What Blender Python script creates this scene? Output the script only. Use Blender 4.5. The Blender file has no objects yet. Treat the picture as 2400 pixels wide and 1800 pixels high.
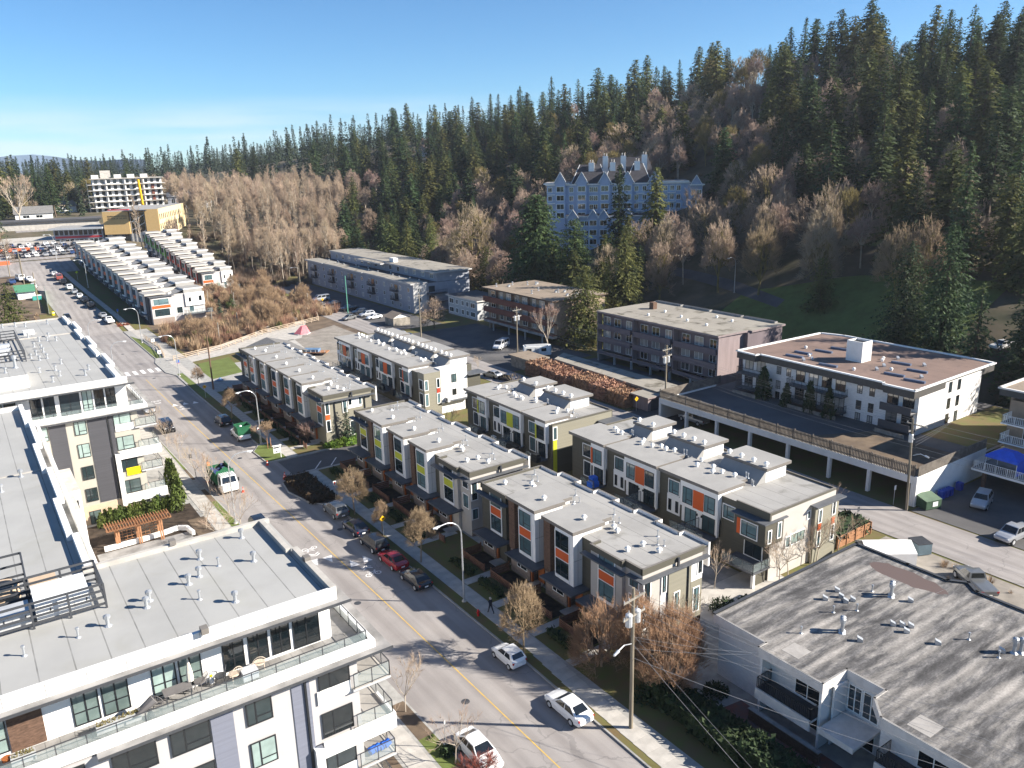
import bpy, bmesh, math, random
import numpy as np
from mathutils import Vector, Matrix
random.seed(11)
rng = np.random.default_rng(5)
SC = bpy.context.scene
COL = SC.collection
R_ = math.radians

# ---------------------------------------------------------------- camera, sky, sun, exposure
CAM_H = 43.0
cam = bpy.data.cameras.new("camera")
cam.lens = 28.38
cam.sensor_width = 36.0
cam.clip_start = 0.5
cam.clip_end = 6000.0
cam_o = bpy.data.objects.new("camera", cam)
COL.objects.link(cam_o)
rx = Vector((0.82044896, -0.5712345, -0.02355112))
dn = Vector((-0.17320507, -0.20909013, -0.9624351))
fw = Vector((0.54485183, 0.79370805, -0.27048849))
m = Matrix((rx, -dn, -fw)).transposed().to_4x4()
m.translation = Vector((0, 0, CAM_H))
cam_o.matrix_world = m
SC.camera = cam_o

SUN_EL, SUN_DIR = 29.0, Vector((0.772, -0.636))      # low winter sun, from behind on the right
w = bpy.data.worlds.new("World")
SC.world = w
w.use_nodes = True
nt = w.node_tree
for n in list(nt.nodes):
 nt.nodes.remove(n)
out = nt.nodes.new("ShaderNodeOutputWorld")
bg = nt.nodes.new("ShaderNodeBackground")
sky = nt.nodes.new("ShaderNodeTexSky")
sky.sky_type = 'NISHITA'
sky.sun_disc = False
sky.sun_elevation = R_(SUN_EL)
sky.sun_rotation = math.atan2(SUN_DIR.x, SUN_DIR.y)
sky.altitude = 2600
sky.air_density = 1.1
sky.dust_density = 0.0
sky.ozone_density = 5.0
bg.inputs["Strength"].default_value = 0.062
# thin cloud bank low over the horizon, the same all the way round
tc = nt.nodes.new("ShaderNodeTexCoord")
sep = nt.nodes.new("ShaderNodeSeparateXYZ")
nt.links.new(tc.outputs["Generated"], sep.inputs[0])
mp = nt.nodes.new("ShaderNodeMapping")
mp.inputs["Scale"].default_value = (3.0, 3.0, 26.0)
nt.links.new(tc.outputs["Generated"], mp.inputs[0])
nz = nt.nodes.new("ShaderNodeTexNoise")
nz.inputs["Scale"].default_value = 1.6
nz.inputs["Detail"].default_value = 7
nt.links.new(mp.outputs[0], nz.inputs[0])
band = nt.nodes.new("ShaderNodeValToRGB")
e = band.color_ramp.elements
e[0].position, e[0].color = 0.0, (1, 1, 1, 1)
e[1].position, e[1].color = 0.075, (0, 0, 0, 1)
x = e.new(0.04); x.color = (0.75, 0.75, 0.75, 1)
nt.links.new(sep.outputs[2], band.inputs[0])
thr = nt.nodes.new("ShaderNodeValToRGB")
thr.color_ramp.elements[0].position = 0.36
thr.color_ramp.elements[1].position = 0.62
nt.links.new(nz.outputs[0], thr.inputs[0])
mul = nt.nodes.new("ShaderNodeMath"); mul.operation = 'MULTIPLY'
nt.links.new(band.outputs[0], mul.inputs[0]); nt.links.new(thr.outputs[0], mul.inputs[1])
mul2 = nt.nodes.new("ShaderNodeMath"); mul2.operation = 'MULTIPLY'; mul2.inputs[1].default_value = 0.7
nt.links.new(mul.outputs[0], mul2.inputs[0])
mix = nt.nodes.new("ShaderNodeMixRGB")
mix.inputs[2].default_value = (9.0, 7.4, 7.6, 1)
nt.links.new(mul2.outputs[0], mix.inputs[0]); nt.links.new(sky.outputs[0], mix.inputs[1])
wb = nt.nodes.new("ShaderNodeMixRGB"); wb.blend_type = 'MULTIPLY'; wb.inputs[0].default_value = 1; wb.inputs[2].default_value = (.68, .92, 1.0, 1)
nt.links.new(mix.outputs[0], wb.inputs[1]); nt.links.new(wb.outputs[0], bg.inputs[0]); nt.links.new(bg.outputs[0], out.inputs[0])

sun = bpy.data.lights.new("sun", 'SUN')
sun.energy = 5.0
sun.angle = R_(0.53)
sun.color = (1.0, 0.93, 0.82)
sun_o = bpy.data.objects.new("sun", sun)
COL.objects.link(sun_o)
sd = Vector((SUN_DIR.x * math.cos(R_(SUN_EL)), SUN_DIR.y * math.cos(R_(SUN_EL)), math.sin(R_(SUN_EL))))
sun_o.rotation_euler = sd.to_track_quat('Z', 'Y').to_euler()
sun_o.location = (60, -60, 120)

vs = SC.view_settings
vs.view_transform = 'Standard'
vs.look = 'None'
vs.exposure = 1.36
vs.gamma = 1.0
vs.use_curve_mapping = False
SC.cycles.use_denoising = True
SC.cycles.max_bounces = 6
SC.cycles.diffuse_bounces = 3
SC.cycles.transparent_max_bounces = 6
SC.cycles.volume_bounces = 0

# ---------------------------------------------------------------- terrain height
def interp(x, K):
 if x <= K[0][0]: return K[0][1]
 for (a, va), (b, vb) in zip(K, K[1:]):
  if x <= b:
   return va + (vb - va) * (x - a) / (b - a)
 return K[-1][1]
def sstep(t):
 t = min(1, max(0, t)); return t * t * (3 - 2 * t)
KY = [(236,0),(323,10.4),(361,13),(487,20),(700,25),(950,27),(1500,24)]
# hill: shaped round the camera so sun reaches its slope; by bearing - foot distance, ridge distance, ridge height
HILL = [(-10,600,900,22),(7,520,860,24),(13.4,450,780,31),(19.8,400,720,45),(26.6,330,650,55),(34.5,262,560,60),(40.7,208,480,65),(47.6,192,420,70),(54,182,365,71),(60,166,345,69),(66,154,335,67),(80,150,330,66),(120,150,330,66)]
def hgt(X, Y):
 r = math.hypot(X, Y); b = math.degrees(math.atan2(X, Y)) if r > 1 else 0.0
 r0 = interp(b, [(q[0], q[1]) for q in HILL]); r1 = interp(b, [(q[0], q[2]) for q in HILL]); zr = interp(b, [(q[0], q[3]) for q in HILL])
 t = min(1.0, max(0.0, (r - r0) / (r1 - r0))); a = zr * (t ** .92 if t > 0 else 0)
 wgt = 1 - sstep((X - 58) / 34.) * (1 - sstep((Y - 330) / 60.))
 b2 = interp(Y, KY) * wgt
 return max(a, b2)

# ---------------------------------------------------------------- materials
MATS = {}
def mat(name, col, rough=.8, var=.12, scale=1.0, bump=0.0, bscale=None, metal=0, spec=.3, detail=4, rnd=0.0, stretch=None, col2=None, thr=(.35, .65), trans=0.0):
 if name in MATS: return MATS[name]
 mt = bpy.data.materials.new(name); mt.use_nodes = True
 t = mt.node_tree; b = t.nodes["Principled BSDF"]
 b.inputs["Roughness"].default_value = rough
 b.inputs["Metallic"].default_value = metal
 b.inputs["Specular IOR Level"].default_value = spec
 c = col if len(col) == 4 else (*col, 1)
 tcn = t.nodes.new("ShaderNodeTexCoord")
 mpn = t.nodes.new("ShaderNodeMapping")
 if stretch: mpn.inputs["Scale"].default_value = stretch
 t.links.new(tcn.outputs["Object"], mpn.inputs[0])
 nzn = t.nodes.new("ShaderNodeTexNoise")
 nzn.inputs["Scale"].default_value = scale; nzn.inputs["Detail"].default_value = detail
 nzn.inputs["Roughness"].default_value = .62
 t.links.new(mpn.outputs[0], nzn.inputs[0])
 rp = t.nodes.new("ShaderNodeValToRGB")
 rp.color_ramp.elements[0].position, rp.color_ramp.elements[1].position = thr
 lo = col2 if col2 else tuple(v * (1 - var) for v in c[:3])
 hi = c[:3] if col2 else tuple(min(1, v * (1 + var)) for v in c[:3])
 rp.color_ramp.elements[0].color = (*lo[:3], 1); rp.color_ramp.elements[1].color = (*hi, 1)
 t.links.new(nzn.outputs[0], rp.inputs[0])
 src = rp.outputs[0]
 if rnd:
  oi = t.nodes.new("ShaderNodeObjectInfo")
  mm = t.nodes.new("ShaderNodeMapRange")
  mm.inputs[3].default_value = 1 - rnd; mm.inputs[4].default_value = 1 + rnd
  t.links.new(oi.outputs["Random"], mm.inputs[0])
  hs = t.nodes.new("ShaderNodeHueSaturation")
  t.links.new(mm.outputs[0], hs.inputs["Value"])
  mh = t.nodes.new("ShaderNodeMapRange")
  mh.inputs[3].default_value = .5 - rnd * .09; mh.inputs[4].default_value = .5 + rnd * .06
  wn = t.nodes.new("ShaderNodeTexWhiteNoise"); wn.noise_dimensions = '1D'
  t.links.new(oi.outputs["Random"], wn.inputs["W"])
  t.links.new(wn.outputs["Value"], mh.inputs[0]); t.links.new(mh.outputs[0], hs.inputs["Hue"])
  t.links.new(src, hs.inputs["Color"]); src = hs.outputs[0]
 t.links.new(src, b.inputs["Base Color"])
 if bump:
  bp = t.nodes.new("ShaderNodeBump"); bp.inputs["Strength"].default_value = bump
  n2 = t.nodes.new("ShaderNodeTexNoise"); n2.inputs["Scale"].default_value = bscale or scale * 8
  n2.inputs["Detail"].default_value = 5
  t.links.new(mpn.outputs[0], n2.inputs[0]); t.links.new(n2.outputs[0], bp.inputs["Height"])
  t.links.new(bp.outputs[0], b.inputs["Normal"])
 if trans:
  tl = t.nodes.new("ShaderNodeBsdfTranslucent"); ms = t.nodes.new("ShaderNodeMixShader"); ms.inputs[0].default_value = trans
  t.links.new(src, tl.inputs["Color"]); t.links.new(b.outputs[0], ms.inputs[1]); t.links.new(tl.outputs[0], ms.inputs[2]); t.links.new(ms.outputs[0], t.nodes["Material Output"].inputs["Surface"])
 MATS[name] = mt
 return mt
def glass_mat(name, dark, pale, rough=.04, share=.5):
 """window glass: dark room behind it, or a drawn pale blind, chosen per window"""
 mt = bpy.data.materials.new(name); mt.use_nodes = True
 t = mt.node_tree; b = t.nodes["Principled BSDF"]
 b.inputs["Roughness"].default_value = rough
 b.inputs["Specular IOR Level"].default_value = .9
 b.inputs["Coat Weight"].default_value = .6; b.inputs["Coat Roughness"].default_value = .02
 oi = t.nodes.new("ShaderNodeObjectInfo")
 rp = t.nodes.new("ShaderNodeValToRGB")
 e = rp.color_ramp.elements
 e[0].position, e[0].color = 0, (*dark, 1)
 e[1].position, e[1].color = 1, (*pale, 1)
 a = e.new(max(.02, 1 - share - .15)); a.color = (*dark, 1)
 c = e.new(min(.98, 1 - share + .1)); c.color = tuple(v * .8 for v in pale) + (1,)
 t.links.new(oi.outputs["Random"], rp.inputs[0])
 tcn = t.nodes.new("ShaderNodeTexCoord"); nzn = t.nodes.new("ShaderNodeTexNoise")
 nzn.inputs["Scale"].default_value = 1.3; nzn.inputs["Detail"].default_value = 2
 t.links.new(tcn.outputs["Object"], nzn.inputs[0])
 mx = t.nodes.new("ShaderNodeMixRGB"); mx.blend_type = 'MULTIPLY'; mx.inputs[0].default_value = .6
 t.links.new(rp.outputs[0], mx.inputs[1]); t.links.new(nzn.outputs[0], mx.inputs[2])
 t.links.new(mx.outputs[0], b.inputs["Base Color"])
 bp = t.nodes.new("ShaderNodeBump"); bp.inputs["Strength"].default_value = .02
 t.links.new(nzn.outputs[0], bp.inputs["Height"]); t.links.new(bp.outputs[0], b.inputs["Normal"])
 MATS[name] = mt
 return mt

ASPHALT = mat("asphalt_old", (.33, .305, .29), .92, col2=(.275, .255, .245), scale=.16, bump=.15, bscale=14, detail=8)
ASPHALT_D = mat("asphalt_dark", (.12, .115, .115), .92, col2=(.075, .073, .075), scale=.13, bump=.15, bscale=12, detail=8)
LANE = mat("lane_asphalt", (.33, .305, .29), .92, col2=(.27, .25, .24), scale=.2, bump=.15, bscale=10, detail=8)
CONC = mat("concrete", (.42, .395, .36), .9, .14, .8, bump=.1, bscale=12)
CONC_D = mat("concrete_weathered", (.26, .25, .24), .92, .3, .5, bump=.1)
CURB = mat("curb_concrete", (.33, .32, .30), .9, .15, 1.2)
GRASS = mat("winter_grass", (.115, .125, .035), .95, col2=(.15, .105, .05), scale=.5, bump=.5, bscale=9, detail=8)
LAWN = mat("lawn", (.13, .17, .045), .95, col2=(.10, .12, .03), scale=.4, bump=.4, bscale=9, detail=8)
DIRT = mat("bare_soil", (.17, .125, .085), .97, col2=(.085, .062, .045), scale=.3, bump=.5, bscale=6, detail=9)
GRAVEL = mat("gravel", (.30, .27, .235), .97, col2=(.19, .17, .145), scale=.4, bump=.5, bscale=12, detail=9)
MULCH = mat("mulch", (.05, .036, .026), .97, .4, 1.2, bump=.6, bscale=14)
FOREST = mat("forest_floor", (.14, .11, .075), .97, col2=(.065, .065, .035), scale=.12, bump=.6, bscale=2.5, detail=9)
WHITE = mat("white_panel", (.80, .79, .77), .55, .025, .5)
WHITE_P = mat("white_paint", (.82, .82, .80), .5, .03, 1.5)
STUCCO_W = mat("white_stucco", (.74, .73, .71), .85, .06, .6, bump=.15, bscale=20)
BRICK_W = mat("white_brick", (.70, .68, .66), .85, .08, 2.5, bump=.3, bscale=16, stretch=(1, 1, 3))
OLIVE = mat("olive_siding", (.092, .086, .067), .75, .08, .7, bump=.12, bscale=1, stretch=(.2, .2, 9))
OLIVE_L = mat("olive_siding_light", (.24, .225, .175), .75, .06, .7, bump=.12, bscale=1, stretch=(.2, .2, 9))
GREIGE = mat("greige_panel", (.45, .42, .385), .75, .05, .7)
BRICK_B = mat("brown_brick", (.125, .075, .052), .85, .3, 4.0, bump=.3, bscale=12, stretch=(1, 1, 3))
BRICK_T = mat("taupe_brick", (.27, .215, .18), .85, .22, 3.0, bump=.3, bscale=12, stretch=(1, 1, 3))
ORANGE = mat("orange_panel", (.60, .105, .022), .5, .04, .6)
LIME = mat("lime_panel", (.48, .50, .035), .5, .04, .6)
YELLOW = mat("yellow_panel", (.75, .62, .01), .5, .03, .6)
GREEN_P = mat("green_panel", (.10, .36, .03), .5, .04, .6)
RED_P = mat("red_panel", (.42, .055, .03), .5, .04, .6)
CHAR = mat("charcoal_siding", (.062, .062, .070), .7, .1, .7, bump=.15, bscale=1, stretch=(.2, .2, 9))
SLATE = mat("slate_siding", (.17, .18, .225), .7, .07, .7, bump=.12, bscale=1, stretch=(.2, .2, 9))
LIGHTG = mat("light_grey_panel", (.44, .42, .415), .7, .03, .6)
SAGE = mat("sage_panel", (.38, .36, .31), .7, .03, .6)
TAN = mat("tan_brick", (.50, .38, .27), .85, .06, 2)
def roof_mat(name, c, c2, seam=2.0, dirt=.35, stain=None):
 """membrane roof: welded seams, water stains"""
 mt = mat(name, c, .85, col2=c2, scale=.22, bump=.05, bscale=9, detail=9, thr=(.28, .6))
 t = mt.node_tree; b = t.nodes["Principled BSDF"]
 src = b.inputs["Base Color"].links[0].from_socket
 tcn = t.nodes.new("ShaderNodeTexCoord"); sp = t.nodes.new("ShaderNodeSeparateXYZ")
 t.links.new(tcn.outputs["Object"], sp.inputs[0])
 mo = t.nodes.new("ShaderNodeMath"); mo.operation = 'FRACT'
 dv = t.nodes.new("ShaderNodeMath"); dv.operation = 'DIVIDE'; dv.inputs[1].default_value = seam
 t.links.new(sp.outputs[0], dv.inputs[0]); t.links.new(dv.outputs[0], mo.inputs[0])
 ls = t.nodes.new("ShaderNodeMath"); ls.operation = 'LESS_THAN'; ls.inputs[1].default_value = .07 / seam
 t.links.new(mo.outputs[0], ls.inputs[0])
 nn = t.nodes.new("ShaderNodeTexNoise"); nn.inputs["Scale"].default_value = .9; nn.inputs["Detail"].default_value = 3
 t.links.new(tcn.outputs["Object"], nn.inputs[0])
 ml = t.nodes.new("ShaderNodeMath"); ml.operation = 'MULTIPLY'
 t.links.new(ls.outputs[0], ml.inputs[0]); t.links.new(nn.outputs[0], ml.inputs[1])
 mx = t.nodes.new("ShaderNodeMixRGB"); mx.blend_type = 'MULTIPLY'
 mx.inputs[2].default_value = (.25, .25, .25, 1)
 t.links.new(ml.outputs[0], mx.inputs[0]); t.links.new(src, mx.inputs[1])
 n3 = t.nodes.new("ShaderNodeTexNoise"); n3.inputs["Scale"].default_value = .35; n3.inputs["Detail"].default_value = 8; n3.inputs["Distortion"].default_value = .8
 t.links.new(tcn.outputs["Object"], n3.inputs[0])
 r3 = t.nodes.new("ShaderNodeValToRGB")
 r3.color_ramp.elements[0].position = .55; r3.color_ramp.elements[1].position = .70
 r3.color_ramp.elements[0].color = (0, 0, 0, 1); r3.color_ramp.elements[1].color = (dirt, dirt, dirt, 1)
 t.links.new(n3.outputs[0], r3.inputs[0])
 m3 = t.nodes.new("ShaderNodeMixRGB"); m3.inputs[2].default_value = (*(stain or (.10, .095, .08)), 1)
 t.links.new(r3.outputs[0], m3.inputs[0]); t.links.new(mx.outputs[0], m3.inputs[1])
 t.links.new(m3.outputs[0], b.inputs["Base Color"])
 return mt
ROOF = roof_mat("roof_membrane", (.335, .325, .31), (.27, .262, .25), 1.9, .5)
ROOF_N = roof_mat("roof_membrane_cool", (.36, .357, .345), (.31, .308, .298), 1.7, .12, (.2, .19, .12))
ROOF_TOP = mat("roof_plate", (.33, .32, .305), .8, col2=(.28, .272, .26), scale=.4, detail=8)
TRIM = mat("roof_trim", (.17, .155, .14), .6, .08, 1)
CANOPY = mat("canopy_metal", (.10, .105, .115), .55, .12, 1)
METAL_L = mat("light_metal", (.55, .56, .57), .45, .1, 2, metal=.3)
METAL_D = mat("dark_metal", (.055, .058, .065), .5, .1, 2)
GALV = mat("galvanised", (.5, .52, .54), .4, .15, 2, metal=.6)
BLACK = mat("black_frame", (.022, .024, .027), .45, .1, 2)
RUBBER = mat("rubber", (.018, .018, .02), .8, .1, 2)
WOOD_O = mat("orange_wood", (.36, .115, .035), .6, .2, 2, stretch=(1, 1, .2))
WOOD_F = mat("fence_wood", (.17, .085, .055), .8, .3, 1.2)
WOOD_G = mat("grey_wood", (.26, .235, .20), .85, .3, 1.2)
WOOD_P = mat("pole_wood", (.23, .195, .145), .85, .25, 1.5, stretch=(3, 3, .2))
WOOD_C = mat("cedar_wood", (.33, .165, .085), .75, .2, 2)
GLASS = glass_mat("glass_house", (.012, .028, .036), (.20, .33, .36), share=.5)
GLASS_B = glass_mat("glass_blind", (.025, .045, .05), (.46, .60, .56), share=.62)
GLASS_W = glass_mat("glass_curtain", (.03, .035, .04), (.62, .60, .56), share=.5)
GLASS_D = glass_mat("glass_dark", (.010, .016, .020), (.05, .07, .08), share=.3)
CLEAR = mat("balcony_glass", (.35, .42, .42), .08, .05, 1, spec=.6)
CLEAR.node_tree.nodes["Principled BSDF"].inputs["Alpha"].default_value = .32
YLINE = mat("yellow_line", (.62, .40, .08), .8, col2=(.45, .32, .12), scale=1.2, detail=6)
WLINE = mat("white_line", (.78, .76, .74), .8, col2=(.45, .43, .42), scale=1.6, detail=8, thr=(.3, .5))

# ---------------------------------------------------------------- mesh helpers
class MB:
 def __init__(s): s.v = []; s.f = []; s.m = []
 def face(s, pts, m=0):
  i = len(s.v); s.v.extend(tuple(p) for p in pts); s.f.append(tuple(range(i, i + len(pts)))); s.m.append(m)
 def box(s, x0, x1, y0, y1, z0, z1, m=0, top=None):
  i = len(s.v)
  s.v.extend([(x0,y0,z0),(x1,y0,z0),(x1,y1,z0),(x0,y1,z0),(x0,y0,z1),(x1,y0,z1),(x1,y1,z1),(x0,y1,z1)])
  for k, q in enumerate(((3,2,1,0),(4,5,6,7),(0,1,5,4),(1,2,6,5),(2,3,7,6),(3,0,4,7))):
   s.f.append(tuple(i + a for a in q)); s.m.append(top if (top is not None and k == 1) else m)
 def prism(s, poly, z0, z1, m=0, top=None):
  n = len(poly); i = len(s.v)
  s.v.extend((p[0], p[1], z0) for p in poly); s.v.extend((p[0], p[1], z1) for p in poly)
  s.f.append(tuple(range(i + n - 1, i - 1, -1))); s.m.append(m)
  s.f.append(tuple(range(i + n, i + 2 * n))); s.m.append(m if top is None else top)
  for k in range(n):
   j = (k + 1) % n
   s.f.append((i + k, i + j, i + n + j, i + n + k)); s.m.append(m)
 def tube(s, p, q, r0, r1=None, n=6, m=0, cap=True):
  r1 = r0 if r1 is None else r1
  p = Vector(p); q = Vector(q); d = (q - p)
  if d.length < 1e-6: return
  d.normalize()
  a = d.orthogonal().normalized(); b = d.cross(a)
  i = len(s.v)
  for c, r in ((p, r0), (q, r1)):
   for k in range(n):
    t = 2 * math.pi * k / n
    s.v.append(tuple(c + a * (r * math.cos(t)) + b * (r * math.sin(t))))
  for k in range(n):
   j = (k + 1) % n
   s.f.append((i + k, i + j, i + n + j, i + n + k)); s.m.append(m)
  if cap:
   s.f.append(tuple(range(i + n - 1, i - 1, -1))); s.m.append(m)
   s.f.append(tuple(range(i + n, i + 2 * n))); s.m.append(m)
 def path(s, pts, r, n=6, m=0):
  for a, b in zip(pts, pts[1:]): s.tube(a, b, r, r, n, m)
 def dome(s, x, y, z, r, hh, m=0, n=8, k=3):
  rings = []
  for j in range(k):
   t = j / k * math.pi / 2
   rings.append([(x + r * math.cos(t) * math.cos(2*math.pi*i/n), y + r * math.cos(t) * math.sin(2*math.pi*i/n), z + hh * math.sin(t)) for i in range(n)])
  for a, b in zip(rings, rings[1:]):
   for i in range(n):
    j = (i + 1) % n; s.face((a[i], a[j], b[j], b[i]), m)
  for i in range(n): s.face((rings[-1][i], rings[-1][(i+1) % n], (x, y, z + hh)), m)
 def mesh(s, name, mats, smooth=False):
  me = bpy.data.meshes.new(name)
  me.from_pydata(s.v, [], s.f)
  for mt in mats: me.materials.append(mt)
  if len(mats) > 1: me.polygons.foreach_set("material_index", s.m)
  if smooth: me.polygons.foreach_set("use_smooth", [True] * len(me.polygons))
  me.update()
  return me
def put(name, me, parent=None, loc=(0, 0, 0), rz=0, label=None, scale=None):
 o = bpy.data.objects.new(name, me); COL.objects.link(o)
 o.location = loc
 if rz: o.rotation_euler = (0, 0, rz)
 if scale: o.scale = scale
 if parent: o.parent = parent
 if label: o["label"] = label
 return o
def part(name, mb, mats, parent, loc=(0, 0, 0), rz=0, label=None, smooth=False):
 return put(name, mb.mesh(name, mats if isinstance(mats, (list, tuple)) else [mats], smooth), parent, loc, rz, label)
def tag(o, label, cat, group=None):
 o["label"] = label; o["category"] = cat
 if group: o["group"] = group
 return o
def thing(name, label, cat, loc=(0, 0, 0), rz=0, group=None):
 o = bpy.data.objects.new(name, None); COL.objects.link(o)
 o.empty_display_size = .5
 o.location = loc; o.rotation_euler = (0, 0, rz)
 return tag(o, label, cat, group)
def struct(name, mb, mats, kind="structure", label=None):
 o = part(name, mb, mats, None)
 o["kind"] = kind
 if label: o["label"] = label
 return o
def copy_tree(o, parent=None):
 c = o.copy(); COL.objects.link(c)
 if parent: c.parent = parent
 for ch in o.children: copy_tree(ch, c)
 return c
CACHE = {}
def window(parent, face, a0, a1, z0, z1, d, frame=BLACK, glass=GLASS, trim=None, mull=1, name="window", sill=False):
 """a window set into a wall of the parent. face: '-x','+x','-y','+y' (the way it looks); d = wall coordinate;
 a0..a1 along the wall. Frame and pane are real pieces standing proud of / behind the wall face."""
 W, H = abs(a1 - a0), z1 - z0
 key = ("win", round(W, 2), round(H, 2), frame.name, trim.name if trim else "", mull)
 if key not in CACHE:
  b = MB(); ft = .07
  tt = .11 if trim else 0
  if trim:
   for (p, q, r, s_) in ((-tt, W + tt, -tt, 0), (-tt, W + tt, H, H + tt), (-tt, 0, 0, H), (W, W + tt, 0, H)):
    b.box(p, q, -.05, .04, r, s_, 1)
  b.box(0, W, -.035, .03, 0, ft); b.box(0, W, -.035, .03, H - ft, H)
  b.box(0, ft, -.035, .03, ft, H - ft); b.box(W - ft, W, -.035, .03, ft, H - ft)
  if mull >= 1:
   xm = W * (.36 if mull == 1 else .5)
   b.box(xm - .04, xm + .04, -.034, .03, ft, H - ft)
  if mull == 1 and H > 1.2:
   b.box(xm + .04, W - ft, -.034, .03, H * .27 - .035, H * .27 + .035)
  if mull == 3:
   b.box(ft, W - ft, -.034, .03, H * .3 - .035, H * .3 + .035)
  mf = b.mesh(name + "_frame", [frame, trim] if trim else [frame])
  g = MB(); g.face([(ft * .6, -.012, ft * .6), (W - ft * .6, -.012, ft * .6), (W - ft * .6, -.012, H - ft * .6), (ft * .6, -.012, H - ft * .6)])
  CACHE[key] = (mf, {})
 mf, gl = CACHE[key]
 if glass.name not in gl:
  g = MB(); ft = .07
  g.face([(ft * .6, -.012, ft * .6), (W - ft * .6, -.012, ft * .6), (W - ft * .6, -.012, H - ft * .6), (ft * .6, -.012, H - ft * .6)])
  gl[glass.name] = g.mesh(name + "_pane", [glass])
 if face == '-y': loc, rz = (min(a0, a1), d, z0), 0
 elif face == '+y': loc, rz = (max(a0, a1), d, z0), math.pi
 elif face == '-x': loc, rz = (d, max(a0, a1), z0), -math.pi / 2
 else: loc, rz = (d, min(a0, a1), z0), math.pi / 2
 o = put(name, mf, parent, loc, rz)
 put("pane", gl[glass.name], o)
 return o
# shared roof fittings
def vent_mesh(kind):
 if kind in CACHE: return CACHE[kind]
 b = MB()
 if kind == "roof_vent":           # low white hooded exhaust
  b.tube((0, 0, 0), (0, 0, .22), .13, .13, 8); b.box(-.17, .2, -.17, .17, .2, .36); b.dome(.02, 0, .36, .17, .12)
  me = b.mesh(kind, [WHITE_P])
 elif kind == "vent_pipe":         # thin stack with a little cap
  b.tube((0, 0, 0), (0, 0, .55), .055, .055, 6); b.tube((0, 0, .5), (0, 0, .62), .10, .10, 6); b.tube((0, 0, 0), (0, 0, .06), .16, .1, 8)
  me = b.mesh(kind, [GALV])
 elif kind == "gooseneck_vent":
  b.tube((0, 0, 0), (0, 0, .5), .1, .1, 8); b.tube((0, 0, .5), (0, 0, .66), .2, .2, 8); b.tube((0, 0, .66), (0, 0, .74), .2, .05, 8); b.tube((0, 0, 0), (0, 0, .1), .24, .12, 8)
  me = b.mesh(kind, [GALV])
 elif kind == "turbine_vent":
  b.tube((0, 0, 0), (0, 0, .25), .2, .2, 10); b.dome(0, 0, .25, .27, .22, n=10); b.tube((0, 0, .22), (0, 0, .25), .28, .28, 10)
  me = b.mesh(kind, [WHITE_P])
 elif kind == "box_vent":          # slanted hood of an old roof
  b.face([(-.25,-.2,0),(.25,-.2,0),(.25,-.2,.5),(-.25,-.2,.25)]); b.face([(-.25,.2,0),(-.25,.2,.25),(.25,.2,.5),(.25,.2,0)])
  b.face([(-.25,-.2,.25),(.25,-.2,.5),(.25,.2,.5),(-.25,.2,.25)]); b.face([(.25,-.2,0),(.25,.2,0),(.25,.2,.5),(.25,-.2,.5)]); b.face([(-.25,-.2,0),(-.25,-.2,.25),(-.25,.2,.25),(-.25,.2,0)])
  me = b.mesh(kind, [GALV])
 elif kind == "tall_flue":
  b.tube((0, 0, 0), (0, 0, 1.0), .14, .14, 8); b.tube((0, 0, .95), (0, 0, 1.25), .24, .24, 8); b.tube((0, 0, 1.25), (0, 0, 1.35), .24, .1, 8); b.tube((0, 0, 0), (0, 0, .15), .3, .15, 8)
  me = b.mesh(kind, [GALV])
 CACHE[kind] = me
 return me
def vent(parent, kind, x, y, z, rz=0, s=1):
 return put(kind, vent_mesh(kind), parent, (x, y, z), rz, scale=(s, s, s))
def railing(parent, pts, z, hh=1.05, glass=True, mt=METAL_D, name="railing", picket=0):
 b = MB(); g = MB()
 for (x0, y0), (x1, y1) in zip(pts, pts[1:]):
  L = math.hypot(x1 - x0, y1 - y0); n = max(1, int(L / 1.4 + .5))
  b.tube((x0, y0, z + hh), (x1, y1, z + hh), .035, .035, 4)
  b.tube((x0, y0, z + .1), (x1, y1, z + .1), .025, .025, 4)
  for i in range(n + 1):
   t = i / n; x = x0 + (x1 - x0) * t; y = y0 + (y1 - y0) * t
   b.tube((x, y, z), (x, y, z + hh), .03, .03, 4)
  if picket:
   k = int(L / picket)
   for i in range(1, k):
    t = i / k; x = x0 + (x1 - x0) * t; y = y0 + (y1 - y0) * t
    b.box(x - .018, x + .018, y - .018, y + .018, z + .1, z + hh)
  if glass: g.face([(x0, y0, z + .12), (x1, y1, z + .12), (x1, y1, z + hh - .06), (x0, y0, z + hh - .06)])
 o = part(name, b, mt, parent)
 if glass: part("glass_panel", g, CLEAR, o)
 return o

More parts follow.
